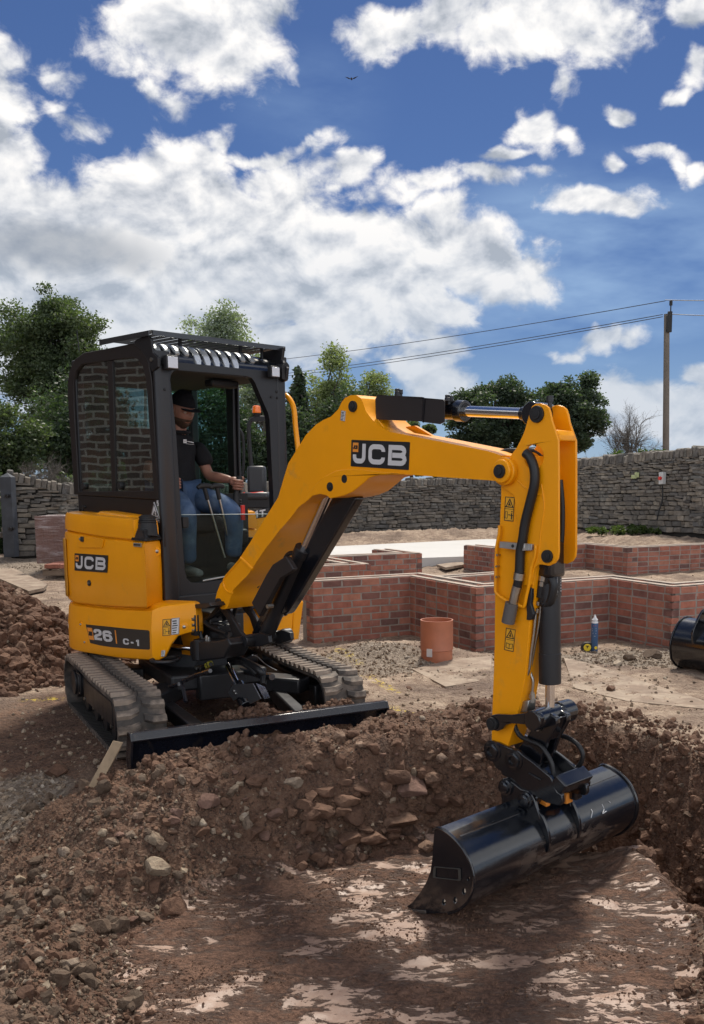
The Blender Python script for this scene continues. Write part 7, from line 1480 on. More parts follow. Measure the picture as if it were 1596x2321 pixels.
be = [(0, 1), (1, 2), (2, 3), (3, 4), (4, 5), (3, 6), (6, 7), (7, 8), (8, 9), (9, 10), (3, 11), (11, 12), (12, 13), (13, 14), (14, 15), (0, 16), (16, 17), (17, 18), (18, 19), (19, 20), (0, 21), (21, 22), (22, 23), (23, 24), (24, 25)]
skinned('body', bn, be, SKN, per)
sh = [S_(-.455, .22, 1.46, .165, .15), S_(-.465, .22, 1.58, .155, .13), S_(-.455, .225, 1.71, .165, .13), S_(-.44, .23, 1.81, .14, .115), S_(-.425, .232, 1.885, .078, .072), S_(-.45, .365, 1.80, .080), S_(-.41, .415, 1.71, .066), S_(-.372, .430, 1.635, .064), S_(-.45, .095, 1.80, .080), S_(-.41, .01, 1.70, .066), S_(-.385, -.01, 1.66, .064)]
skinned('polo_shirt', sh, [(0, 1), (1, 2), (2, 3), (3, 4), (3, 5), (5, 6), (6, 7), (3, 8), (8, 9), (9, 10)], SHIRT, per)
je = [S_(-.46, .22, 1.41, .150), S_(-.42, .30, 1.405, .105), S_(-.30, .325, 1.41, .100), S_(-.15, .35, 1.385, .088), S_(-.02, .375, 1.345, .076), S_(-.005, .385, 1.27, .070), S_(-.03, .392, 1.15, .064), S_(-.04, .395, 1.01, .060), S_(-.42, .14, 1.405, .105), S_(-.28, .09, 1.40, .098), S_(-.14, .05, 1.37, .088), S_(-.01, .012, 1.325, .076), S_(.0, .012, 1.25, .068), S_(-.02, .02, 1.13, .060), S_(-.03, .03, .99, .058)]
skinned('jeans', je, [(0, 1), (1, 2), (2, 3), (3, 4), (4, 5), (5, 6), (6, 7), (0, 8), (8, 9), (9, 10), (10, 11), (11, 12), (12, 13), (13, 14)], JEAN, per)
SHOE = mat('grey_trainer', (.20, .20, .20), .7, var=.3)
for (l, a) in ((.39, -.04), (.035, -.03)):
    skinned('shoe', [S_(a - .05, l, .945, .038), S_(a + .03, l, .945, .042, .035), S_(a + .13, l + .01, .930, .035, .025)], [(0, 1), (1, 2)], SHOE, per, 1)
# head: a shaped ellipsoid, looking slightly down and to its right
NU, NVv = 40, 30; V = []
for j in range(NVv + 1):
    t = math.pi * j / NVv
    for i in range(NU):
        u = 2 * math.pi * i / NU; x, y, z = math.sin(t) * math.cos(u), math.sin(t) * math.sin(u), math.cos(t)     # +x is the face
        X, Y, Z = x * .098, y * .076, z * .120
        if z < 0: X *= 1 - .10 * (-z); Y *= 1 - .28 * (-z) ** 1.5
        if z < -.1 and x > 0: X += .012 * x * (-z)                                             # jaw forward
        g = lambda cy, cz, sy, sz: math.exp(-((y - cy) / sy) ** 2 - ((z - cz) / sz) ** 2) if x > 0 else 0
        X += .024 * g(0, -.18, .16, .17) + .010 * g(0, -.02, .12, .2)                           # nose
        X -= .012 * (g(.36, .02, .2, .12) + g(-.36, .02, .2, .12))                              # eye sockets
        X += .007 * g(0, .20, .6, .12)                                                          # brow
        X += .006 * g(0, -.46, .3, .06) + .006 * g(0, -.56, .26, .05) - .006 * g(0, -.51, .3, .02) + .010 * g(0, -.82, .35, .14)   # lips and chin
        V.append((X, Y, Z))
F = [(j * NU + i, j * NU + (i + 1) % NU, (j + 1) * NU + (i + 1) % NU, (j + 1) * NU + i) for j in range(NVv) for i in range(NU)]
mb = MB(); mb.add(V, F); head = mb.build('head', SKN, per, smooth=80); hm = Matrix.Translation(Vector((-.375, .235, 2.022)) - OFF) @ Matrix.Rotation(.05, 4, 'Z') @ Matrix.Rotation(.30, 4, 'Y'); head.matrix_local = hm
mb = MB()
for s in (-1, 1): mb.add([(v[0] * .30 - .010, v[1] * .16 + s * .078, v[2] * .30 - .008) for v in V], F)
for s in (-1, 1): 
    mb2 = MB(); mb2.add([(v[0] * .22 - .008, v[1] * .14 + s * .080, v[2] * .30 - .006) for v in V], F); mb2.build('ear', SKN, head, smooth=80)
for s in (-1, 1):
    mb2 = MB(); mb2.add([(v[0] * .11 + .079, v[1] * .17 + s * .028, v[2] * .075 + .004) for v in V], F); mb2.build('eye', mat('eye', (.5, .45, .42), .3) if s == -1 else MATS['eye'], head, smooth=80)
    mb2 = MB(); mb2.box((.094, s * .030, .022), (.010, .034, .007)); mb2.build('eyebrow', HAIR, head, bevel=.003)
# beard: a shell over the lower face
Vb = []
for j in range(NVv + 1):
    for i in range(NU):
        x, y, z = V[j * NU + i]; k = 1.075 if (z < -.038 and x > -.03 and not (abs(y) < .022 and -.066 < z < -.050 and x > 0)) else .96; Vb.append((x * k, y * k, z * (1.05 if z < -.04 else 1)))
mb = MB(); mb.add(Vb, F); mb.build('beard', HAIR, head, smooth=80)
# cap: crown and bill
Vc = []
for (x, y, z) in V: zz = max(z, .034); Vc.append((x * 1.12 - .004 if z > .02 else x * 1.02, y * 1.14 if z > .02 else y * 1.02, zz * 1.16 + .004))
mb = MB(); mb.add(Vc, F); cap = mb.build('cap', CAPM, head, smooth=60, weld=True)
mb = MB(); bill = [( .085 + .075 * math.cos(t), .070 * math.sin(t)) for t in [math.pi * (k / 12 - .5) for k in range(13)]]; mb.prism(bill, lambda x, y: (x, y, .044 - 2.2 * y * y - .18 * (x - .085)), lambda x, y: (x, y, .038 - 2.2 * y * y - .18 * (x - .085))); mb.build('cap_bill', CAPM, head, smooth=60)
# left hand closed round the joystick: palm, four fingers and the thumb
js = jt.lerp(jb, .30) - OFF; wr = Vector(S_(-.135, .468, 1.545)[:3])
palm = (wr + js) / 2 + Vector((.005, -.012, 0)); mb = MB(); mb.tube([wr, palm.lerp(wr, .4), palm, js + Vector((-.03, -.012, .004))], [.024, .028, .034, .034, .026], 12, 3); hand = mb.build('hand', SKN, per, smooth=80)
for k, (dz, ln, r) in enumerate(((.024, 1.0, .0100), (.006, 1.08, .0105), (-.012, 1.0, .0100), (-.029, .82, .0088))):
    pts = []
    for q in range(6):
        a = math.radians(165 - 46 * q * ln); rr2 = .036 - .001 * q; pts.append(js + Vector((rr2 * math.cos(a), -rr2 * math.sin(a), dz - .002 * q)))
    mb = MB(); mb.tube(pts, [r, r, r * .98, r * .95, r * .9, r * .7], 8, 3); mb.build('finger', SKN, hand, smooth=80)
mb = MB(); mb.tube([palm + Vector((.0, .015, .018)), js + Vector((-.028, .022, .030)), js + Vector((-.002, .034, .038)), js + Vector((.022, .026, .036))], [.013, .012, .011, .009], 8, 3); mb.build('thumb', SKN, hand, smooth=80)
wr2 = Vector(S_(-.13, -.04, 1.54)[:3]); mb = MB(); j2 = wr2 + Vector((.075, .0, -.01)); mb.tube([wr2, wr2.lerp(j2, .5), j2], [.024, .032, .026], 10, 3); hd2 = mb.build('hand', SKN, per, smooth=80)
for k in range(4):
    pts = [j2 + Vector((.034 * math.cos(math.radians(160 - 44 * q)), .034 * math.sin(math.radians(160 - 44 * q)), .02 - .018 * k)) for q in range(6)]; mb = MB(); mb.tube(pts, .0095, 8, 3); mb.build('finger', SKN, hd2, smooth=80)
mb = MB(); mb.tube([j2 + Vector((-.03, -.02, .02)), j2 + Vector((0, -.034, .034)), j2 + Vector((.024, -.026, .034))], .011, 8, 3); mb.build('thumb', SKN, hd2, smooth=80)
mb = MB(); mb.cyl(j2 + OFF + Vector((0, 0, .06)), j2 + OFF + Vector((0, 0, -.30)), .018, 12); spart(mb, 'joystick', PLA)
# collar and the small white print on the chest
mb = MB(); c = Vector(S_(-.418, .232, 1.885)[:3]); mb.tube([c + Vector((.065 * math.cos(t), .070 * math.sin(t), -.014 * math.cos(t))) for t in [math.pi * 2 * k / 14 for k in range(15)]], .013, 6, 1); mb.build('collar', SHIRT, per)
def chest(u, v): return (-.335 - .0 * u + .0, .17 + u, 1.795 + v)
mb = MB(); x0 = .075
cp_ = A3('o', 530, 1145, -.315); base = cp_ - OFF
def f_(a, b, h): return (base.x + .012 * 0 + h, base.y + a, base.z + b)
stroke(mb, [(-.034, -.006), (-.034, .010), (-.018, .010), (-.018, -.006)], .009, lambda a, b: (a, b), lambda a, b: f_(a, b, .004), lambda a, b: f_(a, b, 0), True); stroke(mb, [(-.006, 0.002), (.042, -.006)], .005, lambda a, b: (a, b), lambda a, b: f_(a, b, .004), lambda a, b: f_(a, b, 0)); stroke(mb, [(-.020, -.014), (.044, -.018)], .002, lambda a, b: (a, b), lambda a, b: f_(a, b, .004), lambda a, b: f_(a, b, 0))
mb.build('shirt_print', WHT, per, smooth=0)['kind'] = 'stuff'
# ================================================================ smaller things on the site
def ground_pt(px, py, z0=0.0):
    d = ray(px, py); ts = 1.7 * (34 / 1.7) ** (np.arange(420) / 419.0) / d.y; X_, Y_, Z_ = d.x * ts, d.y * ts, CAM_H + d.z * ts; g_ = Z_ - height(X_, Y_); k = int(np.argmax(g_ < 0))
    if g_[k] >= 0 or k == 0: return at_z(px, py, z0)
    t = ts[k - 1] + (ts[k] - ts[k - 1]) * g_[k - 1] / (g_[k - 1] - g_[k]); return Vector((d.x * t, d.y * t, CAM_H + d.z * t))
def thing1(mb, name, mats, label, cat, loc, group=None, smooth=40, bevel=0.0, kind=None):
    o = mb.build(name, mats, None, smooth, bevel); o.location = loc; tag(o, label, cat, group, kind); return o
# clay pipe
CLAY = mat('terracotta_plastic', (.42, .155, .085), .45, spec=.4, var=.12, vscale=10)
b = ground_pt(990, 1492); H = (1492 - 1410) / FPX * b.y + .03
mb = MB(); R0 = 37.5 / FPX * b.y; mb.lathe((0, 0, -.08), (0, 0, 1), [(0, R0 * .96), (H * .46, R0 * .96), (H * .48, R0 * 1.02), (H * .5, R0), (H + .07, R0), (H + .08, R0 * 1.01), (H + .08, R0 * .93), (H * .3, R0 * .92), (.10, R0 * .9)], 40)
o = thing1(mb, 'drain_pipe', CLAY, 'short upright orange-brown drain pipe standing by the nearest brick wall', 'pipe', b)
mb = MB(); mb.box((-R0 * .45, -R0 * .90, .07), (.05, .006, .07), Matrix.Rotation(-.45, 3, 'Z')); mb.build('pipe_label', WHT, o, smooth=0)
# spray can and tape measure
c = ground_pt(1347, 1477); r = 8.0 / FPX * c.y; Hc = 86 / FPX * c.y
can = empty('spray_can', c); tag(can, 'blue aerosol can with white lettering and a silver nozzle, standing by the brick wall', 'spray can')
mb = MB(); mb.lathe((0, 0, 0), (0, 0, 1), [(0, r * .94), (.005, r), (Hc * .76, r), (Hc * .775, r * .97)], 24); mb.build('can_body', mat('blue_can', (.025, .085, .20), .3, coat=.5), can)
mb = MB(); mb.lathe((0, 0, Hc * .775), (0, 0, 9), [(0, r * .98), (.008, r), (.02, r * .75), (Hc * .07, r * .45), (Hc * .075, r * .9), (Hc * .085, r * .92), (Hc * .10, r * .8), (Hc * .15, r * .40), (Hc * .19, r * .32), (Hc * .20, r * .18), (Hc * .225, r * .14)], 24); mb.build('nozzle', mat('white_cap', (.72, .72, .72), .35, metal=.2), can)
mb = MB(); ff_ = lambda a, b_: (r * math.sin(a / r) , -r * math.cos(a / r) - .001, b_)
for k, (z, L_, t) in enumerate(((.70, .026, .008), (.62, .040, .010), (.56, .044, .012), (.49, .034, .010), (.43, .02, .003))):
    mb.add([ff_(-L_ * .7, Hc * z), ff_(L_ * .2, Hc * z), ff_(L_ * .2, Hc * z + t), ff_(-L_ * .7, Hc * z + t)], [(0, 1, 2, 3)], 1 if k == 0 else 0)
mb.build('can_lettering', [WHT, RED], can, smooth=0)['kind'] = 'stuff'
mb = MB(); mb.lathe((.25 * r, -r * 1.02, Hc * .12), (.25 * r, -9, Hc * .12), [(0, .015), (.002, .015)], 16); mb.build('yellow_dot', mat('yellow_dot', (.75, .55, .03), .5), can)
c2 = ground_pt(1330, 1477); tp = empty('tape_measure', c2); tag(tp, 'black tape measure with a round yellow centre lying beside the blue can', 'tape measure')
mb = MB(); mb.prism(roundpoly([(-.052, 0), (.052, 0), (.055, .07), (.03, .092), (-.03, .09), (-.055, .06)], .02), lambda x, z: (x, -.028, z), lambda x, z: (x, .028, z)); mb.build('case', PLA, tp, bevel=.006)
mb = MB(); mb.cyl((0, -.034, .045), (0, -.02, .045), .036, 24); mb.build('yellow_cover', MATS['yellow_dot'], tp, bevel=.003); mb = MB(); mb.box((0, -.036, .052), (.008, .004, .024)); mb.box((0, -.036, .060), (.028, .004, .007)); mb.build('emblem', DBK, tp, smooth=0)
# spare bucket at the right edge
sb = ground_pt(1592, 1524); bk2 = empty('spare_bucket', (sb.x, sb.y, sb.z)); tag(bk2, 'glossy black spare digger bucket lying at the right edge of the picture', 'bucket')
R2 = .215; prof = [(R2 * math.cos(t) * .95 , R2 + R2 * math.sin(t)) for t in [math.radians(a) for a in range(-60, 215, 12)]]
ang_ = Matrix.Rotation(math.radians(-52), 3, 'Z')
def rb_(a, l, z): v = ang_ @ Vector((l, a, 0)); return (v.x * .9 + .03, v.y * .9 + .10, z * .9)
po = [(-.19, .10), (-.21, .20), (-.19, .30), (-.10, .42), (.02, .46), (.16, .42), (.24, .36), (.26, .24), (.22, .12), (.12, .02), (0, -.01), (-.12, .03)]
PO = smoothp(po + [po[0]], 3)[:-1]
mb = MB(); mb.prism(PO, lambda a, z: rb_(a, -.20, z), lambda a, z: rb_(a, .55, z)); mb.build('shell', BKT, bk2, smooth=50, bevel=.004)
for l in (-.215, .55):
    mb = MB(); mb.prism([(a * 1.05, (z - .22) * 1.05 + .22) for a, z in PO], lambda a, z: rb_(a, l, z), lambda a, z: rb_(a, l + .014, z)); mb.build('side_plate', GLB, bk2, bevel=.003)
for l in (.02, .16):
    mb = MB(); mb.prism(smoothp([(-.20, .25), (-.22, .36), (-.16, .47), (-.08, .56), (.0, .58), (.05, .52), (.02, .44), (-.08, .40), (-.16, .32), (-.185, .25)], 3), lambda a, z: rb_(a, l, z), lambda a, z: rb_(a, l + .022, z)); mb.build('hitch_ear', GLB, bk2, smooth=50, bevel=.004)
mb = MB(); mb.cyl(rb_(0, -.0, .53), rb_(0, .20, .53), .02, 14); mb.build('ear_pin', STL, bk2)
# wrapped brick pallet
WRAP = bpy.data.materials.new('shrink_wrap'); WRAP.use_nodes = True; T = NT(WRAP.node_tree); bs = T.n['Principled BSDF']; tc = T.new('ShaderNodeTexCoord').outputs['Object']
nz = T.noise(T.mapping(tc, scale=(1.5, 1.5, 9)), 1.6, 6, .6, .6); fold = T.noise(T.mapping(tc, scale=(5, 5, 1.2)), 2.2, 6, .65, 1.2)
x_, y_, z_ = T.sep(tc)[:3]; topw = T.mapr(z_, .78, .84)
T.put(bs.inputs['Base Color'], T.mix(T.math('MAXIMUM', T.mapr(nz, .5, .68, 0, .6), topw), (.20, .115, .10), (.62, .58, .60))); bs.inputs['Roughness'].default_value = .28; bs.inputs['Coat Weight'].default_value = .5; T.l.new(T.bump(T.math('ADD', fold, nz), .9, .05), bs.inputs['Normal'])
pc = at_y(84, 1280, 15.6); pal = empty('wrapped_brick_stack', (pc.x, 15.6, pc.z)); tag(pal, 'pallet of bricks wrapped in clear plastic film in front of the stone wall', 'brick stack')
zt0 = at_y(90, 1170, 15.6).z - pc.z; rs_ = random.Random(4)
mb = MB(); nx2, nz2 = 10, 8
def skin_box(x0, x1, y0, y1, z0, z1, jit):
    mbx = MB(); pts = {}
    def add(f):
        V = [[f(i / 9, j / 7) for i in range(10)] for j in range(8)]; V = [[Vector(p) + Vector((rs_.uniform(-jit, jit), rs_.uniform(-jit, jit), rs_.uniform(-jit, jit) * (0 if 0 < 1 and False else 1))) if 0 < i < 9 and 0 < j < 7 else Vector(p) for i, p in enumerate(r)] for j, r in enumerate(V)]
        mbx.add([p for r in V for p in r], [(j * 10 + i, j * 10 + i + 1, (j + 1) * 10 + i + 1, (j + 1) * 10 + i) for j in range(7) for i in range(9)])
    add(lambda u, v: (x0 + (x1 - x0) * u, y0, z0 + (z1 - z0) * v)); add(lambda u, v: (x0 + (x1 - x0) * u, y1, z0 + (z1 - z0) * v)); add(lambda u, v: (x0, y0 + (y1 - y0) * u, z0 + (z1 - z0) * v)); add(lambda u, v: (x1, y0 + (y1 - y0) * u, z0 + (z1 - z0) * v)); add(lambda u, v: (x0 + (x1 - x0) * u, y0 + (y1 - y0) * v, z1)); add(lambda u, v: (x0 + (x1 - x0) * u, y0 + (y1 - y0) * v, z0)); return mbx
mbx = skin_box(0, 1.0, 0, .75, .02, zt0, .012); mbx.build('plastic_film', WRAP, pal, smooth=60)
# loose bricks on a pallet beneath it, nearer
lo_ = at_y(92, 1300, 14.9); pl2 = empty('brick_pallet', (lo_.x + .55, 14.9, lo_.z - .03)); tag(pl2, 'small timber pallet with one layer of loose red bricks, in front of the wrapped stack', 'pallet')
TIM = mat('grey_pallet_timber', (.20, .15, .11), .85, var=.3, vscale=9, bump=.4)
for y in (0, .3, .6): mb = MB(); mb.box((0, y, .04), (1.0, .09, .08)); mb.build('bearer', TIM, pl2, bevel=.004)
for x in (-.45, -.3, -.15, 0, .15, .3, .45): mb = MB(); mb.box((x, .3, .092), (.10, .72, .02)); mb.build('slat', TIM, pl2, bevel=.003)
for i in range(4):
    for j in range(6):
        o = bpy.data.objects.new('brick', BV[rs_.randrange(6)]); COL.objects.link(o); o.parent = pl2; o.matrix_local = Matrix.Translation((-.36 + i * .235, .0 + j * .115, .145 + .0)) @ Matrix.Rotation(rs_.uniform(-.08, .08), 4, 'Z') @ Matrix.Diagonal((.215, .1025, .065, 1))
# flat boards on the ground
PLY = mat('dusty_board', (.38, .30, .225), .9, var=.3, vscale=4, bump=.6, bscale=16, bdist=.008, col2=(.20, .145, .105), c2scale=4, c2lo=.38, c2hi=.56)
def board(pts, label, z=.02, nm='board', m=PLY, cat='board'):
    P = [ground_pt(*p) for p in pts]; c = sum(P, Vector()) / len(P); mb = MB(); mb.prism([(p.x - c.x, p.y - c.y) for p in P], lambda x, y: (x, y, .012), lambda x, y: (x, y, -.03)); return thing1(mb, nm, m, label, cat, (c.x, c.y, c.z + z), smooth=0)
board(((-30, 1282), (22, 1282), (108, 1335), (100, 1345), (66, 1352), (-10, 1318), (-40, 1300)), 'pale dusty board lying on the ground at the left edge, behind the dark heap', .03)
board(((935, 1520), (1030, 1498), (1115, 1494), (1112, 1530), (1080, 1545), (1010, 1560)), 'flat dusty sheet lying on the earth left of the dipper', .0)
board(((1278, 1500), (1340, 1508), (1450, 1545), (1600, 1590), (1600, 1608), (1420, 1590), (1300, 1560)), 'flat dusty sheet on the ground right of the bucket cylinder', .0)
board(((990, 1290), (1045, 1277), (1055, 1284), (1010, 1299)), 'small pale board lying behind the footing walls, under the slab', .05)
# timber offcut leaning at the left end of the blade
WD = mat('old_timber', (.30, .22, .14), .85, var=.35, vscale=12, bump=.5, bscale=40, bdist=.003)
t0, t1 = ground_pt(222, 1768), at_y(264, 1690, ground_pt(222, 1768).y + .10); mb = MB(); a = Vector((0, 0, -.03)); d = (t1 - t0); Lw = d.length; d = d.normalized(); u = Vector((.9, .35, 0)).normalized(); u = (u - d * u.dot(d)).normalized(); v = d.cross(u); w2, h2_ = .024, .040
mb.hexa([tuple(-d * .05 + u * x + v * y) for x, y in ((-w2, -h2_), (w2, -h2_), (w2, h2_), (-w2, h2_))] + [tuple(d * (Lw + .01) + u * x + v * y + d * q) for x, y, q in ((-w2, -h2_, .0), (w2, -h2_, .012), (w2, h2_, .0), (-w2, h2_, -.01))]); o = thing1(mb, 'timber_offcut', WD, 'splintered square timber offcut leaning at the left end of the dozer blade', 'timber', t0, bevel=.003)
# utility pole and its wires
PO_ = mat('weathered_pole', (.16, .135, .11), .9, var=.3, vscale=2, bump=.3); YP = 27.0; pb, pt = at_y(1511, 1035, YP), at_y(1511.5, 712, YP); pole = empty('utility_pole', (pb.x, YP, pb.z - .8)); tag(pole, 'brown wooden utility pole behind the right-hand wall carrying three wires', 'utility pole')
mb = MB(); mb.cyl((0, 0, 0), (pt.x - pb.x, 0, pt.z - pb.z + .8), .095, 14, .075); mb.build('pole', PO_, pole)
zt = pt.z - pb.z + .8; mb = MB(); mb.cyl((-.03, -.05, zt - .1), (-.03, -.05, zt + .33), .018, 8); mb.cyl((-.03, -.05, zt + .22), (-.03, -.05, zt + .34), .045, 8); mb.build('top_insulator', PLA, pole)
mb = MB(); mb.box((-.06, -.10, zt - .22), (.12, .08, .55)); mb.cyl((-.13, -.12, zt - .05), (-.13, -.12, zt - .5), .03, 8); mb.build('cable_bracket', PLA, pole, bevel=.01)
WI = mat('wire', (.03, .03, .035), .5)
def wire(a, Ya, b, Yb, sag, label, r=.011):
    A0, B0 = at_y(*a, Ya), at_y(*b, Yb); pts = [A0.lerp(B0, i / 16) - Vector((0, 0, sag * 4 * (i / 16) * (1 - i / 16))) for i in range(17)]; mb = MB(); mb.tube([p - A0 for p in pts], r, 5, 1); thing1(mb, 'overhead_wire', WI, label, 'wire', A0, 'overhead wires')
wire((1508, 682), YP, (380, 838), 52, .25, 'uppermost overhead wire running left from the pole top'); wire((1502, 713), YP, (380, 872), 52, .25, 'middle overhead wire running left from the pole'); wire((1502, 718), YP, (380, 876), 52, .28, 'lowest overhead wire running left from the pole')
wire((1508, 680), YP, (1720, 679), 24, .02, 'upper overhead wire running right from the pole out of the picture'); wire((1520, 712), YP, (1720, 716), 24, .02, 'lower overhead wire running right from the pole out of the picture')
# bird
bp_ = at_y(797, 179, 60); mb = MB(); s = .40; mb.add([(-s, 0, .12), (-s * .45, .05, .02), (0, .07, .0), (s * .45, .05, .03), (s, 0, .16), (s * .5, -.1, .06), (.05, -.12, -.03), (-.05, -.12, -.03), (-s * .5, -.1, .05), (0, .0, -.06)], [(0, 1, 8), (1, 2, 7, 8), (2, 3, 5, 6), (3, 4, 5), (2, 6, 7), (7, 6, 9), (2, 9, 6), (2, 7, 9)]); mb.tube([(0, .16, .0), (0, .0, -.02), (0, -.22, -.01)], [.02, .05, .02], 6, 2); thing1(mb, 'bird', mat('bird_dark', (.01, .01, .012), .8), 'small dark bird gliding high in the blue sky', 'bird', bp_, smooth=0)
# switch box and tap on the right wall
wallY = lambda px: (lambda d: (lambda A, B: (lambda t: d.y * t)(((A[0] * (B[1] - A[1]) - A[1] * (B[0] - A[0])) / (d.x * (B[1] - A[1]) - d.y * (B[0] - A[0])))))((3.2, 20.9), (4.95, 17.7)))(ray(px, 1100))
def on_wall(px, py): Y = wallY(px); return at_y(px, py, Y)
dw = Vector((4.95 - 3.2, 17.7 - 20.9, 0)).normalized(); ndw = Vector((dw.y, -dw.x, 0)); ndw = ndw if ndw.y < 0 else -ndw; RW = Matrix.Rotation(math.atan2(dw.y, dw.x), 3, 'Z')
p = on_wall(1507, 1084) + ndw * .06; sw = empty('switch_box', p); tag(sw, 'small grey switch box with a red knob on the stone wall below the pole', 'switch box')
mb = MB(); mb.box((0, 0, 0), (.115, .09, .23), RW); mb.build('box', mat('pale_grey_plastic', (.5, .51, .5), .5), sw, bevel=.01); mb = MB(); mb.cyl(tuple(ndw * .04 + Vector((0, 0, .0))), tuple(ndw * .08), .035, 14); mb.build('red_knob', RED, sw); mb = MB(); mb.tube([(0, 0, -.1), (.01, -.01, -.4), (-.05, -.01, -.62), (-.08, -.01, -.8)], .015, 8, 4); mb.build('cable', PLA, sw)
p = on_wall(1448, 1081) + ndw * .05; mb = MB(); mb.box((0, 0, .04), (.08, .07, .10)); mb.box((-.06, 0, 0), (.10, .07, .07)); thing1(mb, 'wall_tap', mat('pale_green_plastic', (.42, .46, .22), .5), 'small pale green fitting on the right-hand stone wall left of the switch box', 'tap', p, bevel=.01)
# small site dumper behind the excavator
YD = 12.6; dg = at_z(575, 1350, -.05); dum = empty('site_dumper', at_y(578, 1352, YD)); tag(dum, 'small yellow site dumper with an empty black seat and orange beacon, behind the boom', 'dumper'); O_ = Vector(dum.location)
def dp(x, y, dy=0): return at_y(x, y, YD + dy) - O_
mb = MB(); c = [dp(*q, -.25) for q in ((548, 1158), (604, 1158), (640, 1150), (640, 1215), (575, 1215), (548, 1205))]
mb.prism([(p.x, p.z) for p in c], lambda x, z: (x, c[0].y, z), lambda x, z: (x, c[0].y + .7, z)); cowl = mb.build('cowl', YEL, dum, bevel=.012)
q = [dp(*k, -.26) for k in ((556, 1180), (612, 1170), (612, 1150), (556, 1160))]; fm_ = quadmap([(p.x, p.z) for p in q]); y0 = q[0].y
mb = MB(); mb.prism([(0, 0), (1, 0), (1, 1), (0, 1)], lambda x, y: (fm_(x, y)[0], y0, fm_(x, y)[1]), lambda x, y: (fm_(x, y)[0], y0 + .02, fm_(x, y)[1])); mb.build('dumper_decal', DBK, cowl, smooth=0)
mb = MB(); g2_ = lambda x, y: fm_(x / 2.8, y); text(mb, '1T', [(1.05, .1, 1.55, .9), (1.62, .1, 2.3, .9)], g2_, lambda a, b_: (a, y0 - .004, b_), lambda a, b_: (a, y0, b_), wd=.24); mb.prism([(.35, .1), (.85, .1), (.85, .9), (.35, .9)], lambda x, y: (g2_(x, y)[0], y0 - .004, g2_(x, y)[1]), lambda x, y: (g2_(x, y)[0], y0, g2_(x, y)[1]), mi=1); mb.build('decal_letters', [WHT, ORG], cowl, smooth=0)['kind'] = 'stuff'
q = [dp(*k, -.255) for k in ((563, 1196), (572, 1196), (572, 1174), (563, 1174))]; mb = MB(); mb.prism([(p.x, p.z) for p in q], lambda x, z: (x, q[0].y - .004, z), lambda x, z: (x, q[0].y + .02, z)); mb.build('warning_decal', mat('yellow_sticker', (.75, .6, .04), .5), cowl, smooth=0)
mb = MB(); mb.tube([dp(562, 1158, -.2), dp(562, 1138, -.2), dp(567, 1131, -.2), dp(592, 1131, -.2), dp(597, 1138, -.2), dp(597, 1158, -.2)], .016, 10, 2); mb.build('hand_rail', YEL, dum)
mb = MB(); a_, b_ = dp(556, 1115), dp(596, 1060); cx_ = (a_.x + b_.x) / 2; mb.box((cx_ + .02, .10, (a_.z + b_.z) / 2), (.24, .16, .36)); mb.box((cx_ + .06, -.08, dp(0, 1124).z), (.34, .40, .10)); mb.build('seat', mat('seat_vinyl', (.03, .031, .034), .45), dum, bevel=.04)
mb = MB(); mb.tube([dp(552, 1118, -.2), dp(575, 1118, -.25), dp(597, 1116, -.2)], .014, 6, 3); mb.build('red_belt', RED, dum)
mb = MB(); mb.box((.10, .15, dp(0, 1138).z), (.9, .8, .16)); mb.box((.15, .2, .45), (1.1, .7, .5)); mb.build('chassis', PLA, dum, bevel=.02)
mb = MB(); mb.tube([dp(577, 1115, .15), dp(568, 1040, .15), dp(564, 975, .15), dp(568, 955, .15), dp(580, 947, .15), dp(600, 947, .15), dp(640, 947, .15)], .026, 10, 4); mb.tube([dp(541, 1100, .5), dp(552, 1060, .5), dp(551, 990, .5), dp(538, 968, .5)], .018, 8, 4); mb.box(dp(590, 951, .15), (.22, .06, .05)); mb.build('roll_bar', PLA, dum)
bc = dp(582, 945, .15); mb = MB(); mb.lathe(bc, bc + Vector((0, 0, 1)), [(0, .03), (.03, .045), (.05, .05)], 16); mb.build('beacon_base', PLA, dum); mb = MB(); mb.lathe(bc + Vector((0, 0, .05)), bc + Vector((0, 0, 1)), [(0, .055), (.015, .058), (.085, .050), (.095, .03)], 20); mb.build('beacon', AMB, dum)
for (x, y) in ((-.3, -.1), (.6, -.1), (-.3, .6), (.6, .6)): mb = MB(); mb.cyl((x, y - .1, .25), (x, y + .1, .25), .26, 24); mb.build('wheel', RUB, dum, bevel=.03)
mb = MB(); mb.box(dp(560, 1214, -.28), (.16, .06, .06)); mb.build('white_step', ALU, dum)
# ================================================================ stones
def rock_mesh(name, m, seed, sub_=3, rough=.35, flat=(1, .8, .65), cuts=5, smooth=False):
    rs = np.random.RandomState(seed); bm = bmesh.new(); bmesh.ops.create_icosphere(bm, subdivisions=sub_, radius=.5); ns = [(Vector(rs.normal(size=3)).normalized(), .20 + .18 * rs.rand()) for _ in range(cuts)]
    ph = rs.rand(9) * 6.28
    for v in bm.verts:
        p = v.co; n_ = 1 + rough * .22 * (math.sin(5 * p.x + ph[0]) * math.cos(6 * p.y + ph[1]) + .6 * math.sin(11 * p.z + ph[2]) * math.sin(10 * p.x + ph[3]) + .45 * math.sin(21 * p.y + ph[4]) * math.cos(19 * p.z + ph[5])) + rough * .07 * rs.normal()
        q = p * n_
        for d, h in ns:
            k = q.dot(d)
            if k > h: q = q - d * (k - h) * .96
        v.co = Vector((q.x * flat[0], q.y * flat[1], q.z * flat[2]))
    me = bpy.data.meshes.new(name); bm.to_mesh(me); bm.free(); me.materials.append(m)
    if smooth: me.shade_smooth(); me.set_sharp_from_angle(angle=math.radians(38))
    return me
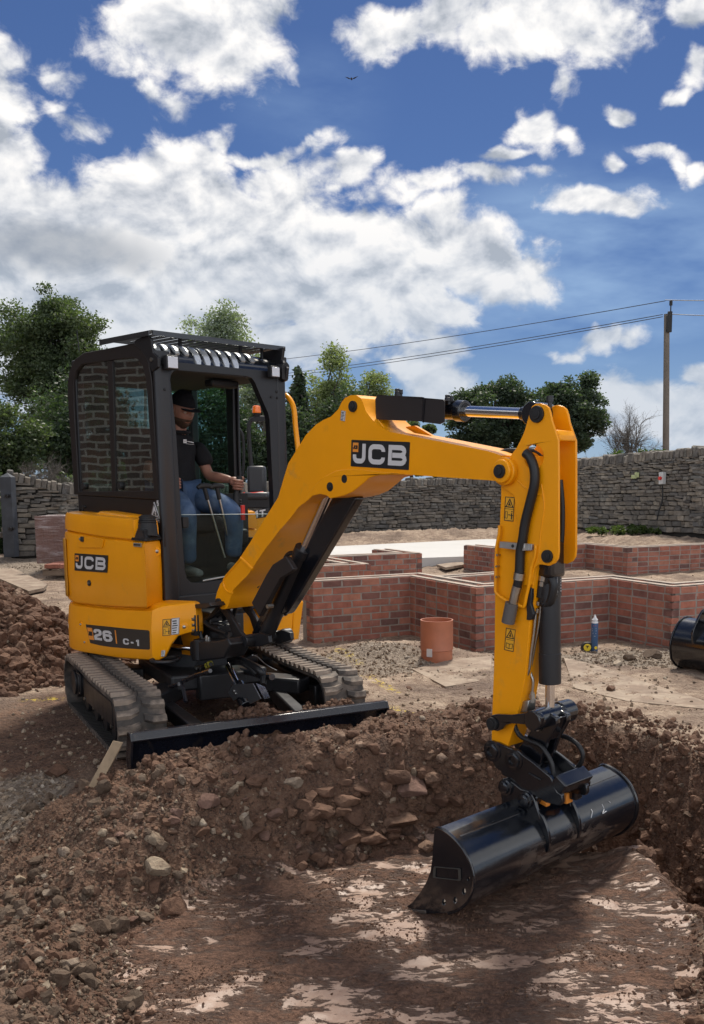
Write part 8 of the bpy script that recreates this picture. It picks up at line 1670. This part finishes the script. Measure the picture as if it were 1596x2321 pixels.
def rockmat(name, stops, dirt=(.10, .062, .042), lo=.46, hi=.62): return rnd_mat(name, stops, var=.4, vscale=22, bump=.8, bscale=70, bdist=.012, stain=dirt, stain_lo=lo, stain_hi=hi, sscale=16)
RKB = rockmat('brown_clod', [(0, (.128, .070, .045)), (.5, (.170, .098, .064)), (.8, (.095, .052, .034)), (.95, (.20, .125, .084)), (1, (.28, .20, .145))], dirt=(.105, .057, .037)); RKT = rockmat('tan_stone', [(0, (.26, .20, .14)), (.4, (.33, .26, .185)), (.7, (.20, .145, .105)), (1, (.40, .33, .25))], lo=.48, hi=.66)
RKG = rockmat('grey_clod', [(0, (.115, .078, .054)), (.5, (.155, .112, .080)), (.8, (.085, .058, .040)), (.94, (.17, .125, .09)), (1, (.27, .21, .16))], dirt=(.090, .058, .039)); RKR = rockmat('red_stone', [(0, (.15, .085, .062)), (1, (.19, .115, .088))], dirt=(.12, .07, .05), lo=.6, hi=.75)
RM = {k: [rock_mesh('stone', m, s + 10 * i, 3, .40 if k != 't' else .22, (1, .82, .62 if k != 't' else .66), 9 if k in 'tr' else 5) for i in range(5)] for k, m, s in (('b', RKB, 100), ('t', RKT, 200), ('g', RKG, 300), ('r', RKR, 400))}
def stone(px, py, w_px, kind, label, group=None, squash=1.0, rot=None, cat='stone', up=.32, name=None):
    p = ground_pt(px, py); s = w_px / FPX * p.y; o = bpy.data.objects.new(name or {'b': 'earth_clod', 'g': 'earth_clod', 't': 'stone', 'r': 'stone'}[kind], R.choice(RM[kind])); COL.objects.link(o)
    o.location = (p.x, p.y, p.z + s * .33 * up); o.rotation_euler = rot or (R.uniform(-.35, .35), R.uniform(-.35, .35), R.uniform(0, 6.28)); o.scale = (s, s * R.uniform(.85, 1.1), s * squash * R.uniform(.85, 1.15)); tag(o, label, cat, group); return o
# the ones that stand out
stone(478, 1822, 66, 'r', 'large reddish flat stone in the middle of the heap below the blade', rot=(.5, .2, .3)); stone(355, 1975, 78, 't', 'big square tan block at the foot of the heap, lower left', rot=(.55, -.35, .5), squash=1.15)
stone(345, 1905, 66, 't', 'grey-brown wedge stone above the big square block', rot=(.1, .3, .1), squash=.8); stone(418, 1976, 34, 't', 'small pale flat stone right of the big square block', squash=.6)
stone(398, 2068, 68, 'b', 'dark brown clod at the edge of the scraped floor, lower left', squash=1.3); stone(293, 2092, 48, 'r', 'brownish-red angular stone left of the dark clod'); stone(232, 2105, 72, 'g', 'large grey earth lump at the lower left of the heap'); stone(283, 2053, 24, 't', 'small white chipped stone above the grey lump')
stone(940, 1795, 96, 'r', 'long purplish slab of stone on the right of the heap, left of the hitch', rot=(.3, .6, -.6), squash=.6); stone(905, 1770, 80, 'b', 'large dark clod above the purplish slab'); stone(800, 1850, 92, 'b', 'broad dark clod in the centre right of the heap', squash=.8); stone(905, 1870, 100, 'b', 'wide flat clod just left of the bucket', squash=.6)
stone(845, 1905, 84, 'b', 'low brown clod at the edge of the scraped floor left of the bucket', squash=.6); stone(790, 1912, 70, 'b', 'dark clod at the foot of the heap, centre'); stone(690, 1830, 56, 'b', 'rounded brown clod in the middle of the heap', squash=.9); stone(575, 1892, 60, 'b', 'brown clod beside the pale stones'); stone(622, 1850, 52, 'r', 'pinkish brown stone on the heap'); stone(700, 1880, 66, 'b', 'squat clod near the foot of the heap')
stone(560, 1700, 22, 't', 'small upright tan stone just under the blade'); stone(665, 1778, 48, 't', 'pale cream stone on the right half of the heap'); stone(532, 1790, 30, 't', 'cream splinter of stone near the middle of the heap'); stone(545, 1778, 26, 't', 'small cream chip beside the splinter'); stone(228, 1742, 28, 't', 'pale rounded stone beside the timber offcut'); stone(190, 1720, 20, 't', 'small pale stone left of the timber offcut')
stone(480, 1885, 26, 't', 'first pale stone of the row below the heap centre'); stone(505, 1893, 28, 't', 'second pale stone of the row below the heap centre'); stone(455, 1870, 34, 't', 'cream angular stone at the left end of the pale row'); stone(300, 1895, 36, 't', 'tan lump left of the wedge stone'); stone(255, 1912, 40, 't', 'tan lump with dirt left of the big square block'); stone(235, 1890, 30, 't', 'small tan stone at the left of the heap')
stone(125, 1755, 62, 'b', 'dark reddish clod at the left edge of the heap'); stone(330, 1700, 74, 'b', 'large dark clod just right of the timber offcut'); stone(1430, 1497, 40, 'g', 'grey cement-like lump right of the spray can', up=.2); stone(1475, 1490, 52, 'g', 'bigger grey cement-like lump left of the spare bucket', up=.2); stone(1400, 1508, 30, 't', 'small tan stone on the ground below the spray can'); stone(1355, 1505, 26, 't', 'flat tan stone left of the small grey lumps', squash=.5)
stone(965, 1925, 50, 'b', 'clod tucked against the left end plate of the bucket'); stone(90, 2180, 34, 't', 'whitish stone at the lower left corner'); stone(60, 2195, 40, 'r', 'reddish stone at the lower left corner'); stone(105, 2235, 40, 't', 'tan stone near the bottom left edge'); stone(1385, 1565, 28, 'b', 'brown lump on the sunlit ground right of the bucket cylinder'); stone(1180, 1588, 30, 'b', 'round dark lump beside the dipper')
# the many alike ones: singly built within the heap, same label and group
def scatter(n, region, kinds, wmin, wmax, label, group, seed, cat='stone'):
    rr_ = random.Random(seed); st = R.getstate(); R.seed(seed); k = 0
    while k < n:
        x = rr_.uniform(region[0], region[2]); y = rr_.uniform(region[1], region[3])
        if not region[4](x, y): continue
        w_ = wmin + (wmax - wmin) * rr_.random() ** 2.2; kd = rr_.choice(kinds); stone(x, y, w_, kd, label, group, squash=rr_.uniform(.7, 1.2), up=rr_.uniform(.1, .5), cat=cat, name='stone' if cat == 'stone' else 'earth_clod'); k += 1
    R.setstate(st)
heap = lambda x, y: y > 1715 - (x - 230) * .10 and y < 2060 - max(0, x - 250) * .22 and not (x > 940 and y > 1830) and not (x < 330 and y < 1760)
scatter(110, (150, 1640, 1110, 2040, heap), 'bbbbr', 16, 46, 'brown lump of earth among many alike on the heap in front of the blade', 'earth clods on the heap', 61, 'earth clod')
scatter(34, (640, 1740, 1110, 1960, lambda x, y: y < 2060 - (x - 250) * .20 and not (x > 960 and y > 1860)), 'bbb', 40, 84, 'big dark rough clod among several alike on the right half of the heap', 'big clods on the heap', 69, 'earth clod')
scatter(60, (150, 1700, 1000, 2000, heap), 'ttttr', 10, 28, 'small tan stone among many alike on the heap in front of the blade', 'tan stones on the heap', 62)
scatter(50, (-10, 1900, 260, 2330, lambda x, y: y > 1900 and x < 60 + (y - 1900) * .6), 'gggtb', 14, 40, 'grey-brown lump among many alike on the heap at the bottom left', 'lumps at the bottom left', 63, 'earth clod')
scatter(70, (-10, 1330, 175, 1560, lambda x, y: y > 1360 + x * .6 and x < 160), 'bbbb', 14, 42, 'dark brown lump among many alike on the heap at the left edge behind the tracks', 'lumps on the left heap', 64, 'earth clod')
scatter(45, (1130, 1640, 1600, 1960, lambda x, y: x > 1280 and y > 1640 + (x - 1280) * .1 and y < 1800 + (x - 1280) * .5), 'bbgb', 12, 34, 'brown lump among many alike on the bank of the trench', 'lumps on the trench bank', 65, 'earth clod')
scatter(26, (840, 1560, 1120, 1760, lambda x, y: x > 880), 'bbbt', 14, 34, 'brown lump among many alike between the blade and the dipper', 'lumps beside the blade', 66, 'earth clod')
scatter(14, (400, 1580, 740, 1640, lambda x, y: y < 1650 - (x - 400) * .1), 'bb', 12, 34, 'dark lump among several alike carried behind the blade', 'lumps behind the blade', 67, 'earth clod')
# rubble nobody could count: tens of thousands of crumbs in one object each
def crumbs(name, label, n, dens_fn, smin, smax, m, seed, sub_=1, box=(-3, 2.2, 2.6, 9), p=3.6, rn=.0):
    rs = np.random.RandomState(seed); bm = bmesh.new(); bmesh.ops.create_icosphere(bm, subdivisions=sub_, radius=.5); V0 = np.array([v.co[:] for v in bm.verts]); F0 = np.array([[v.index for v in f.verts] for f in bm.faces]); bm.free()
    # more of them near the camera: sample in picture space, then drop those outside the zone
    pts = []; need = n
    while need > 0:
        k = need * 4 + 500; y = box[1] * (box[3] / box[1]) ** rs.rand(k); x = (rs.rand(k) * 1.1 - .62) * y * .76; x = np.clip(x, box[0], box[2]); pr = dens_fn(x, y); ok = rs.rand(k) < pr; a = np.stack([x[ok], y[ok]], 1); pts.append(a[:need]); need -= len(a[:need])
    P = np.concatenate(pts); z = height(P[:, 0], P[:, 1]); s = smin + (smax - smin) * rs.rand(n) ** p
    q = rs.normal(size=(n, 4)); q /= np.linalg.norm(q, axis=1)[:, None]; w_, x, y, zq = q.T
    Rm = np.stack([np.stack([1 - 2 * (y * y + zq * zq), 2 * (x * y - w_ * zq), 2 * (x * zq + w_ * y)], -1), np.stack([2 * (x * y + w_ * zq), 1 - 2 * (x * x + zq * zq), 2 * (y * zq - w_ * x)], -1), np.stack([2 * (x * zq - w_ * y), 2 * (y * zq + w_ * x), 1 - 2 * (x * x + y * y)], -1)], 1)
    if sub_ > 1:
        ph = rs.rand(n, 6, 1) * 6.28; X0, Y0, Z0 = V0.T[:, None, :] * 2
        jit = (1 + .22 * np.sin(2.6 * X0 + ph[:, 0]) * np.cos(2.9 * Y0 + ph[:, 1]) + .20 * np.sin(3.4 * Z0 + ph[:, 2]) * np.cos(3.1 * X0 + ph[:, 3]) + .12 * np.sin(7 * Y0 + ph[:, 4]) * np.sin(6.5 * Z0 + ph[:, 5]))[:, :, None] + rn * rs.normal(size=(n, len(V0), 1)).clip(-1.5, 1.5)
    else: jit = 1 + .28 * rs.normal(size=(n, len(V0), 1)).clip(-1.4, 1.4)
    ax = np.stack([np.ones(n), .65 + .3 * rs.rand(n), .5 + .4 * rs.rand(n)], -1)
    V = (V0[None] * jit) * ax[:, None, :] * s[:, None, None]; V = np.einsum('nij,nkj->nki', Rm, V); V[:, :, 0] += P[:, 0, None]; V[:, :, 1] += P[:, 1, None]; V[:, :, 2] += (z + s * .12)[:, None]
    F = (F0[None] + (np.arange(n) * len(V0))[:, None, None]).reshape(-1, 3); me = rawmesh(name, V.reshape(-1, 3), F, m); at = me.attributes.new('rnd', 'FLOAT', 'POINT'); at.data.foreach_set('value', np.repeat(rs.rand(n), len(V0)).astype(np.float32)); o = link(name, me); tag(o, label, 'rubble', kind='stuff'); return o
def clus(x, y): return .12 + .88 * sstep(-.05, .25, N3.fbm(x * 2.2 + 5, y * 2.2, 3))
def zheap(x, y):
    au = (x - U0.x) * BLADE_A.x + (y - U0.y) * BLADE_A.y; lu = (x - U0.x) * BLADE_L.x + (y - U0.y) * BLADE_L.y; f = sstep(1.24, 1.32, au) * sstep(-1.9, -1.3, lu) * (1 - sstep(1.7, 2.5, lu)); md = poly_sd(x, y, MUD); return f * sstep(-.10, .06, md)
def zleft(x, y): md = poly_sd(x, y, MUD); return sstep(4.9, 4.2, y) * (x < 0) * sstep(-.06, .04, md)
def zbehind(x, y):
    au = (x - U0.x) * BLADE_A.x + (y - U0.y) * BLADE_A.y; lu = (x - U0.x) * BLADE_L.x + (y - U0.y) * BLADE_L.y; return sstep(.7, .95, au) * (1 - sstep(1.12, 1.17, au)) * sstep(-.5, -.3, lu) * (1 - sstep(.6, .74, lu))
def zdark(x, y): hx, hy = gz(-60, 1480, .1); return 1 - sstep(.7, 1.15, np.hypot((x - hx) / 1.3, (y - hy) / 1.4))
def ztrench(x, y): sd_ = poly_sd(x, y, TRENCH); return (1 - sstep(.0, .45, sd_)) * (poly_sd(x, y, MUD) > .05) * .9
def zyard(x, y): return .16 * (poly_sd(x, y, MUD) > .25) * (1 - zheap(x, y)) * (y > 2.2)
def zmud(x, y): q = N2.fbm(x * 3.1 + y * 1.2, y * 7.5 - x * 2.2, 5, .6); return (poly_sd(x, y, MUD) < .02) * (sstep(.05, .3, q) * .6 + .012)
def zgravel(x, y):
    g = np.zeros_like(x)
    for (cx, cy, rx, ry) in ((830, 1500, .9, .7), (60, 1290, 2.2, 1.6), (30, 1790, .25, .4), (1450, 1480, 1.2, .8), (1590, 2300, .14, .7)):
        a, b = gz(cx, cy, 0); g = np.maximum(g, 1 - sstep(.5, 1.2, np.hypot((x - a) / rx, (y - b) / ry)))
    return g * (poly_sd(x, y, MUD) > -.02)
crumbs('heap_rubble', 'crumbled brown earth and small stones covering the heap', 13000, lambda x, y: zheap(x, y), .004, .026, RKB, 71)
crumbs('heap_lumps', 'rough lumps of brown earth lying thick on the heap', 1700, lambda x, y: zheap(x, y) * clus(x, y), .018, .085, RKB, 81, sub_=2, p=2.6, rn=.10)
crumbs('heap_pebbles', 'small pale pebbles scattered over the heap', 2600, lambda x, y: zheap(x, y), .006, .030, RKT, 72)
crumbs('grey_rubble', 'grey crumbled earth at the bottom left', 12000, lambda x, y: zleft(x, y), .004, .024, RKG, 73, box=(-3, 1.9, 2.6, 6))
crumbs('grey_lumps', 'rough grey-brown lumps at the bottom left', 1300, lambda x, y: zleft(x, y) * clus(x, y), .016, .085, RKG, 82, sub_=2, box=(-3, 1.9, 2.6, 6), p=2.6, rn=.10)
crumbs('blade_rubble', 'crumbled earth carried behind the blade', 1500, lambda x, y: zbehind(x, y), .012, .06, RKB, 74)
crumbs('left_heap_rubble', 'crumbled dark earth on the heap at the left edge', 2600, lambda x, y: zdark(x, y), .02, .13, RKB, 75, sub_=2, box=(-6, 5, 2.6, 11), p=2.5, rn=.10)
crumbs('trench_rubble', 'crumbled earth on the sides of the trench', 6500, lambda x, y: ztrench(x, y), .006, .04, RKB, 76)
crumbs('trench_lumps', 'lumps of earth on the sides of the trench', 700, lambda x, y: ztrench(x, y), .02, .10, RKB, 83, sub_=2, p=2.6, rn=.10)
crumbs('yard_stones', 'small stones scattered over the yard', 7000, lambda x, y: zyard(x, y), .006, .04, RKT, 77, box=(-8, 2.2, 8, 17))
crumbs('clay_crumbs', 'dry crumbs of clay lying on the scraped floor', 11000, lambda x, y: zmud(x, y), .003, .015, RKB, 78, box=(-3, 1.9, 2.6, 6))
crumbs('gravel', 'grey gravel patches on the yard', 6500, lambda x, y: zgravel(x, y), .008, .036, rockmat('gravel_stone', [(0, (.18, .13, .092)), (.5, (.28, .215, .155)), (.85, (.34, .28, .215)), (1, (.50, .44, .37))], dirt=(.17, .12, .083)), 79, box=(-9, 1.9, 6, 17))
import OpenImageIO as oiio, numpy as np, sys
b=oiio.ImageBuf('/workdir/render_main.png'); a=b.get_pixels(oiio.FLOAT)
for n,(x,y) in dict(blue_top=(310,80),blue_mid=(600,160),hor=(600,380),cloud=(200,230),yellow_side=(130,560),yellow_boom=(400,440),mud=(400,960),yard=(640,700),wall=(640,470),brick=(360,610)).items():
    p=a[y-3:y+4,x-3:x+4,:3].mean((0,1)); print(n,(p*255).round().astype(int))
